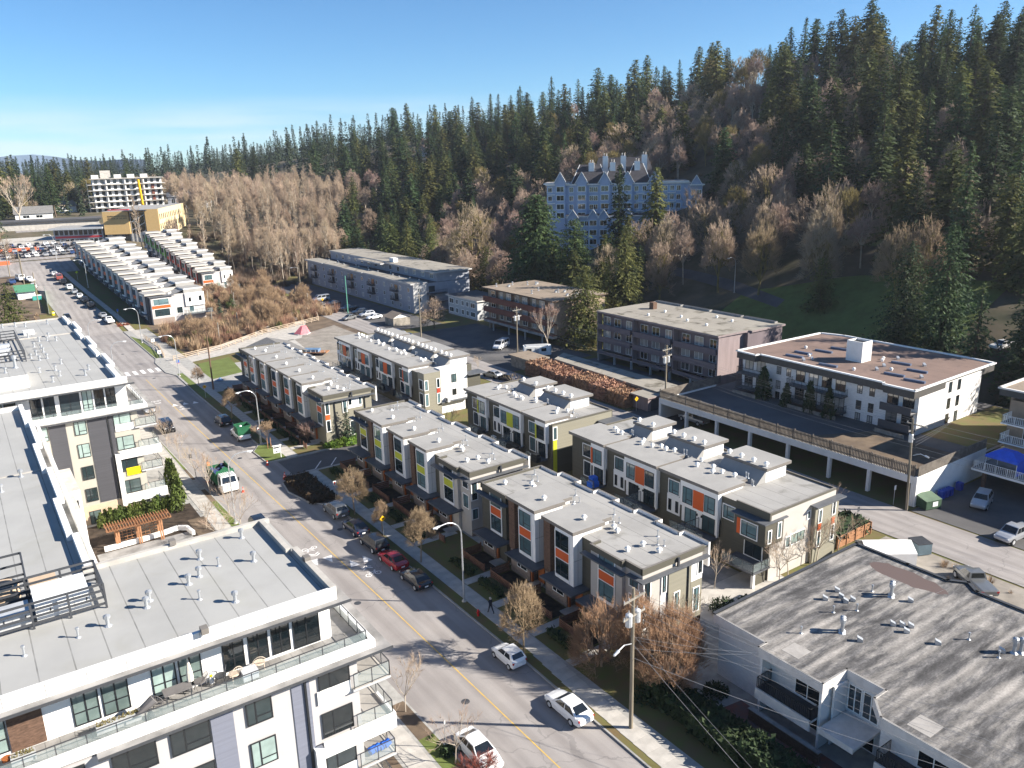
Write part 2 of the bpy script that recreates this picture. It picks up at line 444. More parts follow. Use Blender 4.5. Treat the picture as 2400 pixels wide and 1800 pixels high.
# ---------------------------------------------------------------- ground, roads, pavements
def terrain():
 xs = np.unique(np.concatenate([np.arange(-600, -60, 30), np.arange(-60, 360, 6), np.arange(360, 1300, 40), [136, 160, 172, 185, 210, 280]])).astype(float)
 ys = np.unique(np.concatenate([np.arange(-200, 0, 25), np.arange(0, 500, 6), np.arange(500, 800, 15), np.arange(800, 2600, 60), [236, 323, 361, 487]])).astype(float)
 nx, ny = len(xs), len(ys)
 V = np.empty((ny, nx, 3))
 for j, y in enumerate(ys):
  for i, x in enumerate(xs):
   V[j, i] = (x, y, hgt(x, y) - .05)
 idx = np.arange(nx * ny).reshape(ny, nx)
 F = np.stack([idx[:-1, :-1], idx[:-1, 1:], idx[1:, 1:], idx[1:, :-1]], -1).reshape(-1, 4)
 me = bpy.data.meshes.new("ground")
 me.vertices.add(nx * ny); me.vertices.foreach_set("co", V.reshape(-1))
 me.loops.add(F.size); me.loops.foreach_set("vertex_index", F.reshape(-1))
 me.polygons.add(len(F)); me.polygons.foreach_set("loop_start", np.arange(0, F.size, 4)); me.polygons.foreach_set("loop_total", np.full(len(F), 4))
 c = V.reshape(-1, 3)[F].mean(1)
 mi = np.where((c[:, 0] > 138) | (c[:, 1] > 330), 1, 0)
 mi = np.where((c[:, 0] > 40) & (c[:, 0] < 92) & (c[:, 1] > 192) & (c[:, 1] < 345), 2, mi)
 mi = np.where((c[:, 0] < 21) & (c[:, 1] > 160), 2, mi)
 me.materials.append(GRASS); me.materials.append(FOREST); me.materials.append(DIRT)
 me.polygons.foreach_set("material_index", mi.astype(np.int32)); me.polygons.foreach_set("use_smooth", [True] * len(F))
 me.update(calc_edges=True)
 o = put("ground", me); o["kind"] = "structure"
terrain()
def wear(mt, x0):
 """wheel-darkened lanes, sealed cracks and stains that run along the street"""
 t = mt.node_tree; b = t.nodes["Principled BSDF"]; src = b.inputs["Base Color"].links[0].from_socket
 tcn = t.nodes.new("ShaderNodeTexCoord"); sp = t.nodes.new("ShaderNodeSeparateXYZ"); t.links.new(tcn.outputs["Object"], sp.inputs[0])
 sn = t.nodes.new("ShaderNodeMath"); sn.operation = 'MULTIPLY_ADD'; sn.inputs[1].default_value = 2 * math.pi / 1.75; sn.inputs[2].default_value = -x0 * 2 * math.pi / 1.75; t.links.new(sp.outputs[0], sn.inputs[0])
 co = t.nodes.new("ShaderNodeMath"); co.operation = 'COSINE'; t.links.new(sn.outputs[0], co.inputs[0])
 mp = t.nodes.new("ShaderNodeMapping"); mp.inputs["Scale"].default_value = (1, .06, 1); t.links.new(tcn.outputs["Object"], mp.inputs[0])
 nz = t.nodes.new("ShaderNodeTexNoise"); nz.inputs["Scale"].default_value = 1.1; nz.inputs["Detail"].default_value = 7; t.links.new(mp.outputs[0], nz.inputs[0])
 ad = t.nodes.new("ShaderNodeMath"); ad.operation = 'MULTIPLY_ADD'; ad.inputs[1].default_value = .10; t.links.new(co.outputs[0], ad.inputs[0]); t.links.new(nz.outputs[0], ad.inputs[2])
 rp = t.nodes.new("ShaderNodeValToRGB"); rp.color_ramp.elements[0].position = .36; rp.color_ramp.elements[1].position = .66; rp.color_ramp.elements[0].color = (1, 1, 1, 1); rp.color_ramp.elements[1].color = (.80, .79, .79, 1); t.links.new(ad.outputs[0], rp.inputs[0])
 m1 = t.nodes.new("ShaderNodeMixRGB"); m1.blend_type = 'MULTIPLY'; m1.inputs[0].default_value = 1; t.links.new(src, m1.inputs[1]); t.links.new(rp.outputs[0], m1.inputs[2])
 vo = t.nodes.new("ShaderNodeTexVoronoi"); vo.feature = 'DISTANCE_TO_EDGE'; vo.inputs["Scale"].default_value = .16
 nw = t.nodes.new("ShaderNodeTexNoise"); nw.inputs["Scale"].default_value = .7; nw.inputs["Detail"].default_value = 5; t.links.new(tcn.outputs["Object"], nw.inputs[0])
 vm = t.nodes.new("ShaderNodeVectorMath"); vm.operation = 'MULTIPLY_ADD'; vm.inputs[1].default_value = (2.2, 2.2, 0); t.links.new(nw.outputs["Color"], vm.inputs[0]); t.links.new(tcn.outputs["Object"], vm.inputs[2]); t.links.new(vm.outputs[0], vo.inputs["Vector"])
 lt = t.nodes.new("ShaderNodeMath"); lt.operation = 'LESS_THAN'; lt.inputs[1].default_value = .008; t.links.new(vo.outputs["Distance"], lt.inputs[0])
 n3 = t.nodes.new("ShaderNodeTexNoise"); n3.inputs["Scale"].default_value = .11; t.links.new(tcn.outputs["Object"], n3.inputs[0])
 gt = t.nodes.new("ShaderNodeMath"); gt.operation = 'GREATER_THAN'; gt.inputs[1].default_value = .5; t.links.new(n3.outputs[0], gt.inputs[0])
 ml = t.nodes.new("ShaderNodeMath"); ml.operation = 'MULTIPLY'; t.links.new(lt.outputs[0], ml.inputs[0]); t.links.new(gt.outputs[0], ml.inputs[1])
 mu = t.nodes.new("ShaderNodeMath"); mu.operation = 'MULTIPLY'; mu.inputs[1].default_value = .3; t.links.new(ml.outputs[0], mu.inputs[0])
 m2 = t.nodes.new("ShaderNodeMixRGB"); m2.inputs[2].default_value = (.10, .095, .095, 1); t.links.new(mu.outputs[0], m2.inputs[0]); t.links.new(m1.outputs[0], m2.inputs[1]); t.links.new(m2.outputs[0], b.inputs["Base Color"])
wear(ASPHALT, 30.1); wear(LANE, 87.3)
def lerp_tab(t, K):
 return interp(t, K)
LCURB = [(20,25.0),(50,24.55),(90,24.0),(114,23.35),(142,22.85),(176,22.9),(182,24.4),(196,24.4),(202,23.1),(236,23.0),(262,22.3),(290,20.9),(312,19.6)]
RCURB = [(20,35.0),(50,35.5),(92.5,35.4),(94,34.45),(96,33.07),(101,32.1),(104.6,32.6),(106.6,35.0),(113.2,35.0),(113.8,33.5),(119.6,33.3),(121.4,34.4),(122.6,35),(160,34.9),(177,35.2),(181,33.9),(192,34.0),(196,35.0),(236,35.1),(247,34.6),(264,33.0),(290,30.3),(312,28.6)]
def ribbon(name, ys, xl, xr, dz, mt, kind="structure", nx=1):
 b = MB()
 for y0, y1 in zip(ys, ys[1:]):
  for k in range(nx):
   q = []
   for y, t in ((y0, k / nx), (y0, (k + 1) / nx), (y1, (k + 1) / nx), (y1, k / nx)):
    a, c = xl(y), xr(y); x = a + (c - a) * t
    q.append((x, y, hgt(x, y) + dz))
   b.face(q)
 return struct(name, b, mt, kind)
ysr = sorted(set([y for y, _ in LCURB] + [y for y, _ in RCURB] + list(range(20, 313, 6)) + [-40]))
ribbon("road", ysr, lambda y: interp(y, LCURB), lambda y: interp(y, RCURB), .01, ASPHALT)
# far cross street and the school drop-off beyond it
ribbon("side_street", list(range(312, 340, 4)), lambda y: -40, lambda y: 36, .012, ASPHALT)
ribbon("school_car_park", [338, 344, 350, 356, 362, 368, 374, 380], lambda y: 14, lambda y: 45, .02, ASPHALT)
ribbon("school_drive", [380, 390, 400], lambda y: 10, lambda y: 48, .02, CONC)
ribbon("upper_car_park", [418, 424, 430, 436, 442, 448, 454], lambda y: 26, lambda y: 62, .02, ASPHALT)
ribbon("sports_court", [262, 270, 280, 287], lambda y: 9, lambda y: 20, .03, DIRT)
# service lane behind the houses, and the lots off it
ribbon("lane", [-30, 0, 31, 48, 60, 94, 130, 160, 190, 220, 250], lambda y: interp(y, [(0, 83), (48, 83.4), (94, 84), (250, 86)]), lambda y: interp(y, [(0, 91.5), (48, 91.2), (94, 92), (250, 92.5)]), .01, LANE)
def sheet(name, poly, z, mt, kind="structure"):
 b = MB(); b.face([(x, y, z) for x, y in poly]); return struct(name, b, mt, kind)
sheet("parking_lot", [(92.4, 188), (106.6, 188), (106.4, 292), (92.4, 292)], .004, ASPHALT_D)
sheet("yard_lot", [(92, 134), (114, 134), (114, 182), (92, 182)], .004, ASPHALT_D)
sheet("gravel_yard", [(91.6, 20), (150, 20), (150, 47.5), (91.6, 47.5)], .004, ASPHALT_D)
sheet("lane_apron", [(91, 86), (104, 93), (96, 99), (91, 99)], .004, ASPHALT_D)
sheet("gravel_verge", [(69, 20), (82.9, 20), (82.9, 45.5), (69, 45.5)], .004, GRAVEL)
sheet("shared_court", [(52.6, 50), (63.1, 50), (63.1, 160), (52.6, 160)], .004, CONC_D)
sheet("driveway", [(35.0, 106.7), (53, 106.7), (53, 113.2), (35.0, 113.2)], .014, ASPHALT_D)
sheet("end_court", [(52.6, 44), (66, 42), (66, 50), (52.6, 50)], .008, CONC)
sheet("carport_court", [(103.5, 94), (113, 94), (113, 132), (103.5, 132)], .004, ASPHALT_D)
sheet("garden_bed", [(44.6, 40.2), (52.5, 40.6), (52.5, 45.7), (44.6, 45.7)], .004, MULCH)
# path winding through the little park uphill, and its lawn
ribbon("park_path", list(range(120, 200, 5)), lambda y: interp(y, [(120, 159), (138, 161.5), (165, 163.5), (200, 158)]), lambda y: interp(y, [(120, 162), (138, 165.5), (165, 167), (200, 161)]), .12, ASPHALT_D)
ribbon("park_lawn", list(range(76, 136, 4)), lambda y: interp(y, [(76, 150), (136, 150)]), lambda y: interp(y, [(76, 176), (110, 173), (136, 161)]), .06, LAWN, nx=6)
# pavements: raised kerbed slabs
def slab(name, edge, xin, y0, y1, mt, z=.13, step=3):
 ys = sorted(set([y0, y1] + [y for y, _ in edge if y0 < y < y1]))
 b = MB(); poly = [(interp(y, edge), y) for y in ys]
 poly += [(xin, y1), (xin, y0)]
 if xin > poly[0][0]: poly = poly[::-1]
 if poly and ((poly[1][0]-poly[0][0])*(poly[2][1]-poly[1][1])-(poly[1][1]-poly[0][1])*(poly[2][0]-poly[1][0])) < 0: pass
 b.prism(poly, -.04, z); bm = bmesh.new(); me = b.mesh(name, [mt]); bm.from_mesh(me); bmesh.ops.recalc_face_normals(bm, faces=bm.faces); bm.to_mesh(me); bm.free()
 o = put(name, me); o["kind"] = "structure"; return o
slab("kerbed_verge", RCURB, 53.2, 10, 106.6, CURB)
slab("kerbed_verge", RCURB, 53.2, 113.4, 180.0, CURB)
slab("kerbed_verge", RCURB, 41.0, 180.0, 236, CURB)
slab("kerbed_verge", [(y, x) for y, x in LCURB], -30, 10, 236, CURB)
def strip(name, edge, off0, off1, y0, y1, z, mt, step=2.0):
 n = max(1, int((y1 - y0) / step)); b = MB()
 for i in range(n):
  a, c = y0 + (y1 - y0) * i / n, y0 + (y1 - y0) * (i + 1) / n
  b.face([(interp(a, edge) + off0, a, z), (interp(a, edge) + off1, a, z), (interp(c, edge) + off1, c, z), (interp(c, edge) + off0, c, z)])
 return struct(name, b, mt)
STR = [(0, 36.75), (400, 36.75)]
# right-hand verge grass and yards
def poly_strip(name, edge, xin, y0, y1, z, mt, inset=.16):
 ys = sorted(set([y0, y1] + [y for y, _ in edge if y0 < y < y1])); b = MB()
 for a, c in zip(ys, ys[1:]):
  b.face([(interp(a, edge) + inset, a, z), (xin, a, z), (xin, c, z), (interp(c, edge) + inset, c, z)])
 return struct(name, b, mt)
poly_strip("verge_grass", RCURB, 36.72, 10, 92.4, .137, GRASS)
poly_strip("planting_bed", RCURB, 36.72, 94.4, 106.2, .137, MULCH)
poly_strip("verge_grass", RCURB, 36.72, 113.9, 121.9, .137, LAWN)
poly_strip("verge_grass", RCURB, 36.72, 122.7, 168, .137, GRASS)
sheet("verge_grass", [(35.3, 155), (36.7, 155), (36.7, 178), (35.6, 178)], .139, LAWN)
sheet("verge_grass", [(35.2, 196.5), (36.7, 196.5), (36.6, 222), (35.3, 228)], .139, LAWN)
for a, c in ((10, 45.6), (45.6, 71.2), (71.2, 106.0), (113.9, 158)):
 sheet("yard_lawn", [(38.42, a), (44.5, a), (44.5, c), (38.42, c)], .137, GRASS)
sheet("corner_lawn", [(40.4, 168.5), (47.3, 170.5), (47.6, 173.2), (49, 186.5), (41.5, 184.5), (40.4, 176)], .142, LAWN)
sheet("cross_path", [(38.5, 187), (70, 196), (86, 232), (82, 236), (60, 208), (38.5, 192)], .02, CONC)
sheet("yard_pavers", [(50, 160), (63, 160), (68, 196), (53, 192)], .02, CONC)
sheet("yard_gravel", [(63.1, 160), (83, 160), (83, 206), (68, 198), (63.1, 180)], .006, GRAVEL)
sheet("near_verge", [(36.75, 10), (44, 10), (44, 45), (38.5, 45), (38.5, 30)], .139, GRASS)
# left verge: grass with tree pits and the courtyard soil
for a, c, mt in ((40, 43.5, DIRT), (43.5, 47.5, LAWN), (47.5, 52.4, DIRT), (92, 104, LAWN), (104, 109, DIRT), (113.5, 118.5, DIRT), (118.5, 131, LAWN), (131, 142, GRASS), (146, 176, GRASS)):
 b = MB(); n = 4
 for i in range(n):
  p, q = a + (c - a) * i / n, a + (c - a) * (i + 1) / n
  b.face([(22.75 if a > 60 else 23.1, p, .138), (interp(p, LCURB) - .18, p, .138), (interp(q, LCURB) - .18, q, .138), (22.75 if a > 60 else 23.1, q, .138)])
 struct("verge_grass", b, mt)
sheet("courtyard_soil", [(4, 60), (20.4, 60), (20.4, 105.4), (4, 105.4)], .137, MULCH)
sheet("garden_bed", [(18.8, 36), (20.8, 36), (20.8, 100), (18.8, 100)], .141, DIRT)
# pavement slabs, one object each
pv = MB(); pv.box(-.78, .78, -.745, .745, 0, .03); pvm = pv.mesh("paving_slab", [CONC])
def pavement(x_of, y0, y1, w=1.0):
 root = bpy.data.objects.new("sidewalk", None); COL.objects.link(root); root["kind"] = "structure"
 y = y0 + .75
 while y < y1:
  o = put("paving_slab", pvm, root, (x_of(y), y, .13), scale=(w, 1, 1)); y += 1.505
pavement(lambda y: interp(y, [(20, 36.4), (45, 37.0), (52, 37.5), (84, 37.6), (106, 37.4), (125, 37.4), (180, 37.6)]), 24, 106.3)
pavement(lambda y: interp(y, [(113, 37.4), (180, 37.6)]), 113.6, 186)
pavement(lambda y: interp(y, [(20, 21.9), (60, 22.0), (110, 21.7), (145, 21.5), (200, 21.4)]), 24, 178, 1.1)
ribbon("sidewalk", [236, 250, 264, 280, 296, 312], lambda y: interp(y, RCURB) + 1.4, lambda y: interp(y, RCURB) + 3.0, .1, CONC)
sheet("sidewalk", [(36.8, 186), (38.6, 186), (38.6, 236), (36.8, 236)], .139, CONC)
# painted markings
def marks():
 b = MB(); ys = [y for y in ysr if y <= 178]
 cx = lambda y: interp(y, [(20, 30.1), (67, 30.12), (105, 29.8), (142, 29.4), (240, 29.2)])
 seg = [20 + i * 2 for i in range(80)]
 for a, c in zip(seg, seg[1:]):
  b.face([(cx(a) - .055, a, .016), (cx(a) + .055, a, .016), (cx(c) + .055, c, .016), (cx(c) - .055, c, .016)])
 o = struct("centre_line", b, YLINE)
 z = MB()
 for i in range(6):                      # zebra crossing
  x = 25.2 + i * 1.55; z.face([(x, 183.6, .017), (x + .75, 183.6, .017), (x + .75, 187.4, .017), (x, 187.4, .017)])
 struct("crosswalk", z, WLINE)
 def bike(x, y, rz, s=1.0):
  q = MB(); c, si = math.cos(rz), math.sin(rz)
  T = lambda u, v: (x + (u * c - v * si) * s, y + (u * si + v * c) * s, .0165)
  def ring(u, v, r):
   n = 14
   for k in range(n):
    a0, a1 = 2 * math.pi * k / n, 2 * math.pi * (k + 1) / n
    q.face([T(u + r * math.cos(a0), v + r * math.sin(a0)), T(u + r * math.cos(a1), v + r * math.sin(a1)), T(u + (r - .1) * math.cos(a1), v + (r - .1) * math.sin(a1)), T(u + (r - .1) * math.cos(a0), v + (r - .1) * math.sin(a0))])
  def ln(p0, p1, wd=.09):
   d = Vector((p1[0] - p0[0], p1[1] - p0[1])); d.normalize(); nx, ny = -d.y * wd / 2, d.x * wd / 2
   q.face([T(p0[0] + nx, p0[1] + ny), T(p0[0] - nx, p0[1] - ny), T(p1[0] - nx, p1[1] - ny), T(p1[0] + nx, p1[1] + ny)])
  ring(-.55, 0, .36); ring(.55, 0, .36)
  for p0, p1 in (((-.55, 0), (-.2, .55)), ((-.2, .55), (.4, .55)), ((.4, .55), (0, 0)), ((0, 0), (-.55, 0)), ((0, 0), (-.25, .7)), ((.55, 0), (.38, .75)), ((.38, .75), (.6, .8)), ((-.38, .7), (-.12, .7))): ln(p0, p1)
  for v in (1.35, 1.75):
   ln((-.55, v), (0, v + .4), .13); ln((0, v + .4), (.55, v), .13)
  struct("bike_marking", q, WLINE)
 bike(28.3, 83.4, math.pi); bike(31.7, 73.5, 0); bike(27.5, 159.6, math.pi); bike(30.6, 150.7, 0); bike(31.3, 246, 0)
 t = MB()
 for x, y, sgn in ((30.9, 77.1, 1), (32.5, 77.2, 1), (29.2, 79.6, -1), (27.6, 79.8, -1), (29.7, 154.5, 1), (31.5, 154.3, 1), (33.2, 153.9, 1)):
  t.face([(x - .55, y - .75 * sgn, .0165), (x + .55, y - .75 * sgn, .0165), (x, y + .85 * sgn, .0165)])
 struct("hump_marking", t, WLINE)
 d = MB()
 for x, y in ((38.4, 107.0), (40.8, 106.95)):
  d.face([(x - .1, y, .02), (x + .1, y, .02), (x + 2.0, y + 2.6, .02), (x + 1.8, y + 2.6, .02)])
 struct("lane_marking", d, WLINE)
 p = MB()
 for i in range(9):
  y = 207 + i * 4.6; p.face([(93, y, .012), (97.8, y, .012), (97.8, y + .12, .012), (93, y + .12, .012)])
 struct("parking_marking", p, WLINE)
marks()
def manholes():
 for x, y in ((30.9, 118.4), (27.8, 69), (31.0, 178), (32.3, 36.5), (28.5, 49.4), (33.2, 86), (29.9, 207)):
  b = MB(); b.tube((0, 0, 0), (0, 0, .006), .36, .36, 14); o = part("manhole_cover", b, METAL_D, None, (x, y, .012))
  tag(o, {118.4: "round iron manhole cover in the road beside the green garbage truck", 69: "round manhole cover on the road opposite the black sedan", 178: "round manhole cover just before the zebra crossing", 36.5: "round manhole cover between the near white cars", 49.4: "round manhole cover left of the yellow line near the bare sapling", 86: "round manhole cover beside the parked dark cars", 207: "round manhole cover beyond the zebra crossing"}[y], "manhole cover", "manhole covers in the street")
manholes()
# sky-blue mountain line far to the left
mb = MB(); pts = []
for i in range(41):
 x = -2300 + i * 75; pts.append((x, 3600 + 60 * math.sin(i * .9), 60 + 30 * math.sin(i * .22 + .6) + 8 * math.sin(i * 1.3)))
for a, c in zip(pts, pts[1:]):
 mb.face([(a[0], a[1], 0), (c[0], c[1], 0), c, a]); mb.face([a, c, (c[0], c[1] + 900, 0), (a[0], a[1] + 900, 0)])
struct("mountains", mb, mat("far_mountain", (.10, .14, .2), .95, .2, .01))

# ---------------------------------------------------------------- townhouse rows on the street (they face -x)
def prism_part(name, parent, poly, z0, z1, mats, top=1):
 b = MB()
 area = sum(p[0] * q[1] - q[0] * p[1] for p, q in zip(poly, poly[1:] + poly[:1]))
 if area < 0: poly = poly[::-1]
 b.prism(poly, z0, z1, 0, top); return part(name, b, mats, parent)
def front_row(name, label, ox, oy, L, bays, near, far, ncol, accent, fin, endspec, near_notch=True):
 t = thing(name, label, "townhouses", (ox, oy, .13), 0, "townhouse rows in the new development")
 zc, zd, zp, ze, zb = 2.75, 7.85, 8.1, 7.15, 8.62
 b = MB()
 b.box(1.1, 8.5, near + 0, L - .0 , 0, zd, 0, 1)                     # main body, recessed behind the bays
 part("wall", b, [OLIVE, ROOF], t)
 # near end pavilion and far end pavilion
 nb = MB(); nb.prism([(.95, 0), (8.5, 0), (8.5, near), (.55, near), (.55, 2.2), (.95, 2.2)] if near_notch else [(.5, 0), (8.5, 0), (8.5, near), (.5, near)], 0, zd, 0, 1)
 part("end_unit_wall", nb, [endspec["wall"], ROOF], t)
 fb = MB(); fb.prism([(.5, far), (8.5, far), (8.5, L), (.5, L)], 0, zd + .004, 0, 1); part("end_unit_wall", fb, [OLIVE, ROOF], t)
 # parapets with metal cap
 def parapet(segs):
  p = MB()
  for (x0, y0, x1, y1) in segs:
   p.box(min(x0, x1) - .11, max(x0, x1) + .11, min(y0, y1) - .11, max(y0, y1) + .11, zd - .35, zp, 0, 1)
  part("parapet", p, [OLIVE, TRIM], t)
 if near_notch: parapet([(.95, 0, 8.5, 0), (.95, .12, .95, 2.2), (.55, 2.2, .84, 2.2), (.55, 2.32, .55, near), (.67, near, 1.6, near)])
 else: parapet([(.5, 0, 8.5, 0), (.5, .12, .5, near), (.62, near, 1.6, near)])
 parapet([(.5, far, .5, L - .12), (.61, far, 1.6, far), (.5, L, 8.5, L)])
 # thin eave shelf round both end units
 e = MB()
 e.box(-.1, 8.9, -.65, -.12, ze - .12, ze + .02) if not near_notch else e.box(.3, 8.9, -.65, -.12, ze - .12, ze + .02)
 if near_notch:
  e.box(.3, .84, -.12, 1.5, ze - .12, ze + .02); e.box(-.25, .44, 1.5, near + .7, ze - .12, ze + .02)
 else:
  e.box(-.3, .39, -.12, near + .7, ze - .12, ze + .02)
 part("eave", e, CANOPY, t)
 e = MB(); e.box(-.3, .39, far - .7, L + .4, ze - .12, ze + .02); part("eave", e, CANOPY, t)
 acc = accent
 def stack(y0, y1, x, trimmed=True):
  """two windows with a colour panel between them in a white surround"""
  s = MB()
  s.box(x - .07, x + .01, y0 - .12, y0 - .01, 2.95, 7.98); s.box(x - .07, x + .01, y1 + .01, y1 + .12, 2.95, 7.98)
  s.box(x - .07, x + .01, y0 - .01, y1 + .01, 7.9, 7.98); s.box(x - .07, x + .01, y0 - .01, y1 + .01, 2.95, 3.25)
  s.box(x - .07, x + .01, y0 - .01, y1 + .01, 6.02, 6.12); s.box(x - .07, x + .01, y0 - .01, y1 + .01, 5.0, 5.08)
  part("window_surround", s, WHITE_P, t)
  p = MB(); p.box(x - .05, x + .005, y0, y1, 5.09, 6.01); part("colour_panel", p, acc, t)
  window(t, '-x', y0, y1, 6.13, 7.89, x - .02); window(t, '-x', y0, y1, 3.26, 4.99, x - .02)
 def ground(y0, y1, canopy):
  g = MB(); g.box(.12, 1.09, y0 + 1.3, y1 - .3, 0, zc - .16); part("entry_block", g, BRICK_T, t)
  window(t, '-x', y0 + 1.7, y0 + 3.5, 1.0, 2.05, .1, WHITE_P, GLASS_D)
  k = MB(); k.box(canopy[0], 1.09, canopy[1], canopy[2], zc - .12, zc + .06); part("canopy", k, CANOPY, t)
  d = MB(); d.box(.98, 1.06, y0 - .1, y0 + .95, .02, 2.3); part("door", d, WOOD_O, t)
  q = MB(); q.box(.2, .42, y0 + 1.0, y0 + 1.2, 0, zc - .14); part("porch_post", q, WOOD_O, t)
  st = MB(); st.box(-.9, .95, y0 - .15, y0 + 1.1, -.02, .14); part("step", st, CONC, t)
 for (y0, y1) in bays:
  w = MB(); w.box(0, 1.09, y0 + .05, y0 + 2.9, zc + .08, 8.26); part("bay", w, WHITE, t)
  # hairline joints of the white cladding
  j = MB(); j.box(.54, .56, y0 + .035, y0 + .049, zc + .1, 8.26); j.box(.0, 1.08, y0 + .035, y0 + .049, 5.5, 5.52)
  part("panel_joint", j, TRIM, t)
  stack(y0 + .72, y0 + 2.76, 0)
  f = MB(); f.box(.1, 1.09, y1 - 1.15, y1 - .12, zc - .1, 8.26); part("brick_fin", f, fin, t)
  r = MB(); r.prism([(-.12, y0 - .02), (3.9, y0 - .02), (3.9, y0 + .5), (5.2, y0 + .5), (5.2, y1), (-.12, y1)], 8.27, zb, 0, 1)
  part("roof_plate", r, [TRIM, ROOF_TOP], t)
  u = MB(); u.prism([(1.11, y0 + .2), (3.7, y0 + .2), (3.7, y0 + .7), (5.0, y0 + .7), (5.0, y1 - .15), (1.11, y1 - .15)], zd + .006, 8.268)
  part("plate_wall", u, WHITE, t)
  ground(y0, y1, (-1.25, y0 - 1.1, y0 + 3.9))
 # end unit fronts
 if near_notch: stack(3.2, 5.3, .53); window(t, '-x', .5, 1.6, 5.9, 7.0, .94, trim=WHITE_P); window(t, '-x', .5, 1.6, 3.4, 5.0, .94, trim=WHITE_P)
 else: stack(1.0, 2.8, .48)
 ground(2.6, 6.4, (-1.25, 1.8, 6.6))
 stack(far + .9, far + 2.9, .48); ground(far + .4, L - .2, (-1.25, far - .6, L - .5))
 # rear stepped parapet (white upstands)
 n = max(4, int(L / 3.1)); q = MB(); yy = 0
 for i in range(n):
  a, c = L * i / n, L * (i + 1) / n; x = 8.62 if i % 2 else 9.3
  q.box(x, x + .22, a, c, zd - 2.2, zp, 1, 2)
  if i: q.box(8.62, 9.52, a - .11, a + .11, zd - .3, zp - .003, 1, 2)
  if not i % 2: q.box(8.505, 9.3, a + .12, c - .12, zd - .25, zd - .05, 0, 3)
 part("rear_parapet", q, [OLIVE, WHITE, TRIM, ROOF], t)
 # end elevation
 for (x0, x1, z0, z1, mt) in endspec["panels"]:
  p = MB(); p.box(x0, x1, -.05, -.004, z0, z1); part("cladding_panel", p, mt, t)
 for (x0, x1, z0, z1) in endspec["windows"]: window(t, '-y', x0, x1, z0, z1, -.06, BLACK, GLASS, WHITE_P)
 for x in endspec.get("pipes", ()):
  p = MB(); p.box(x - .05, x + .05, -.16, -.06, .1, ze - .15); part("downpipe", p, BLACK, t)
 s = MB(); s.box(5.0, 5.2, -.34, -.15, ze + .03, zp - .1); part("scupper", s, METAL_D, t)
 # roof fittings
 rr = random.Random(int(oy))
 ys = [2.6] + [a + .4 for a, _ in bays] + [far + 1.8]
 for y in ys:
  vent(t, "roof_vent", 2.6 + rr.uniform(-.3, .3), y + 1.2 if y > 3 else y + 1, 8.62 if (y > 3 and y < far) else zd, s=1.15)
  vent(t, "roof_vent", 4.6, y - .9, zd + .0, s=1.15); vent(t, "roof_vent", 4.3, y + .15 - 1.9 if y > 3 else y + .9, zd, s=1.15)
  vent(t, "vent_pipe", 5.6, y + .3, zd); vent(t, "vent_pipe", 5.9, y - .25, zd); vent(t, "vent_pipe", 6.8, y + 1.5, zd, s=1.1)
 return t
ENDC = {"wall": GREIGE, "panels": [(4.0, 7.0, .9, 7.0, OLIVE_L), (3.15, 3.95, 2.2, 7.0, WHITE), (7.05, 8.5, 4.8, 7.0, WHITE), (7.05, 8.5, .4, 4.75, OLIVE_L), (.95, 8.5, 0, .85, BRICK_T)],
  "windows": [(1.1, 1.8, 4.6, 6.7), (1.1, 1.8, 2.2, 3.4), (3.3, 3.75, 5.0, 6.8), (4.9, 5.5, 1.9, 4.4), (7.9, 8.4, 5.4, 6.7), (7.4, 8.1, 1.6, 4.0)], "pipes": (3.98, 6.6)}
ENDB = {"wall": GREIGE, "panels": [(4.0, 8.5, .9, 7.0, OLIVE_L), (6.4, 8.2, 5.6, 6.9, WHITE), (.95, 8.5, 0, .85, BRICK_T)],
  "windows": [(1.1, 1.8, 4.6, 6.7), (1.1, 1.8, 2.2, 3.4), (7.4, 8.0, 5.7, 6.8)], "pipes": (3.98,)}
ENDA = {"wall": OLIVE_L, "panels": [(4.4, 6.8, 5.3, 6.95, WHITE), (.62, 1.3, 4.1, 5.0, ORANGE)],
  "windows": [(.7, 1.25, 5.1, 6.9), (.7, 1.25, 2.3, 4.0), (3.6, 4.15, 4.9, 6.8), (4.55, 5.05, 5.9, 6.85), (6.3, 6.75, 5.7, 6.85), (4.6, 6.4, 1.0, 3.2)], "pipes": (2.2, 7.3)}
front_row("townhouse_row", "near street-side townhouse row with orange panels and white bays", 43.85, 45.85, 25.2, [(8.35, 13.35), (14.5, 19.5)], 6.5, 20.5, 0, ORANGE, BRICK_B, ENDC)
front_row("townhouse_row", "street-side townhouse row with lime yellow panels and brown brick fins", 43.85, 74.3, 30.8, [(8.35, 13.2), (14.45, 19.3), (20.6, 25.5)], 6.5, 26.2, 0, LIME, BRICK_B, ENDB)
front_row("townhouse_row", "far street-side townhouse row with small orange panels and dark olive end wall", 43.05, 115.0, 42.6, [(7.35, 12.7), (13.35, 18.9), (19.6, 25.2), (25.85, 31.4), (32.1, 36.9)], 6.2, 37.4, 0, ORANGE, OLIVE, ENDA, near_notch=False)

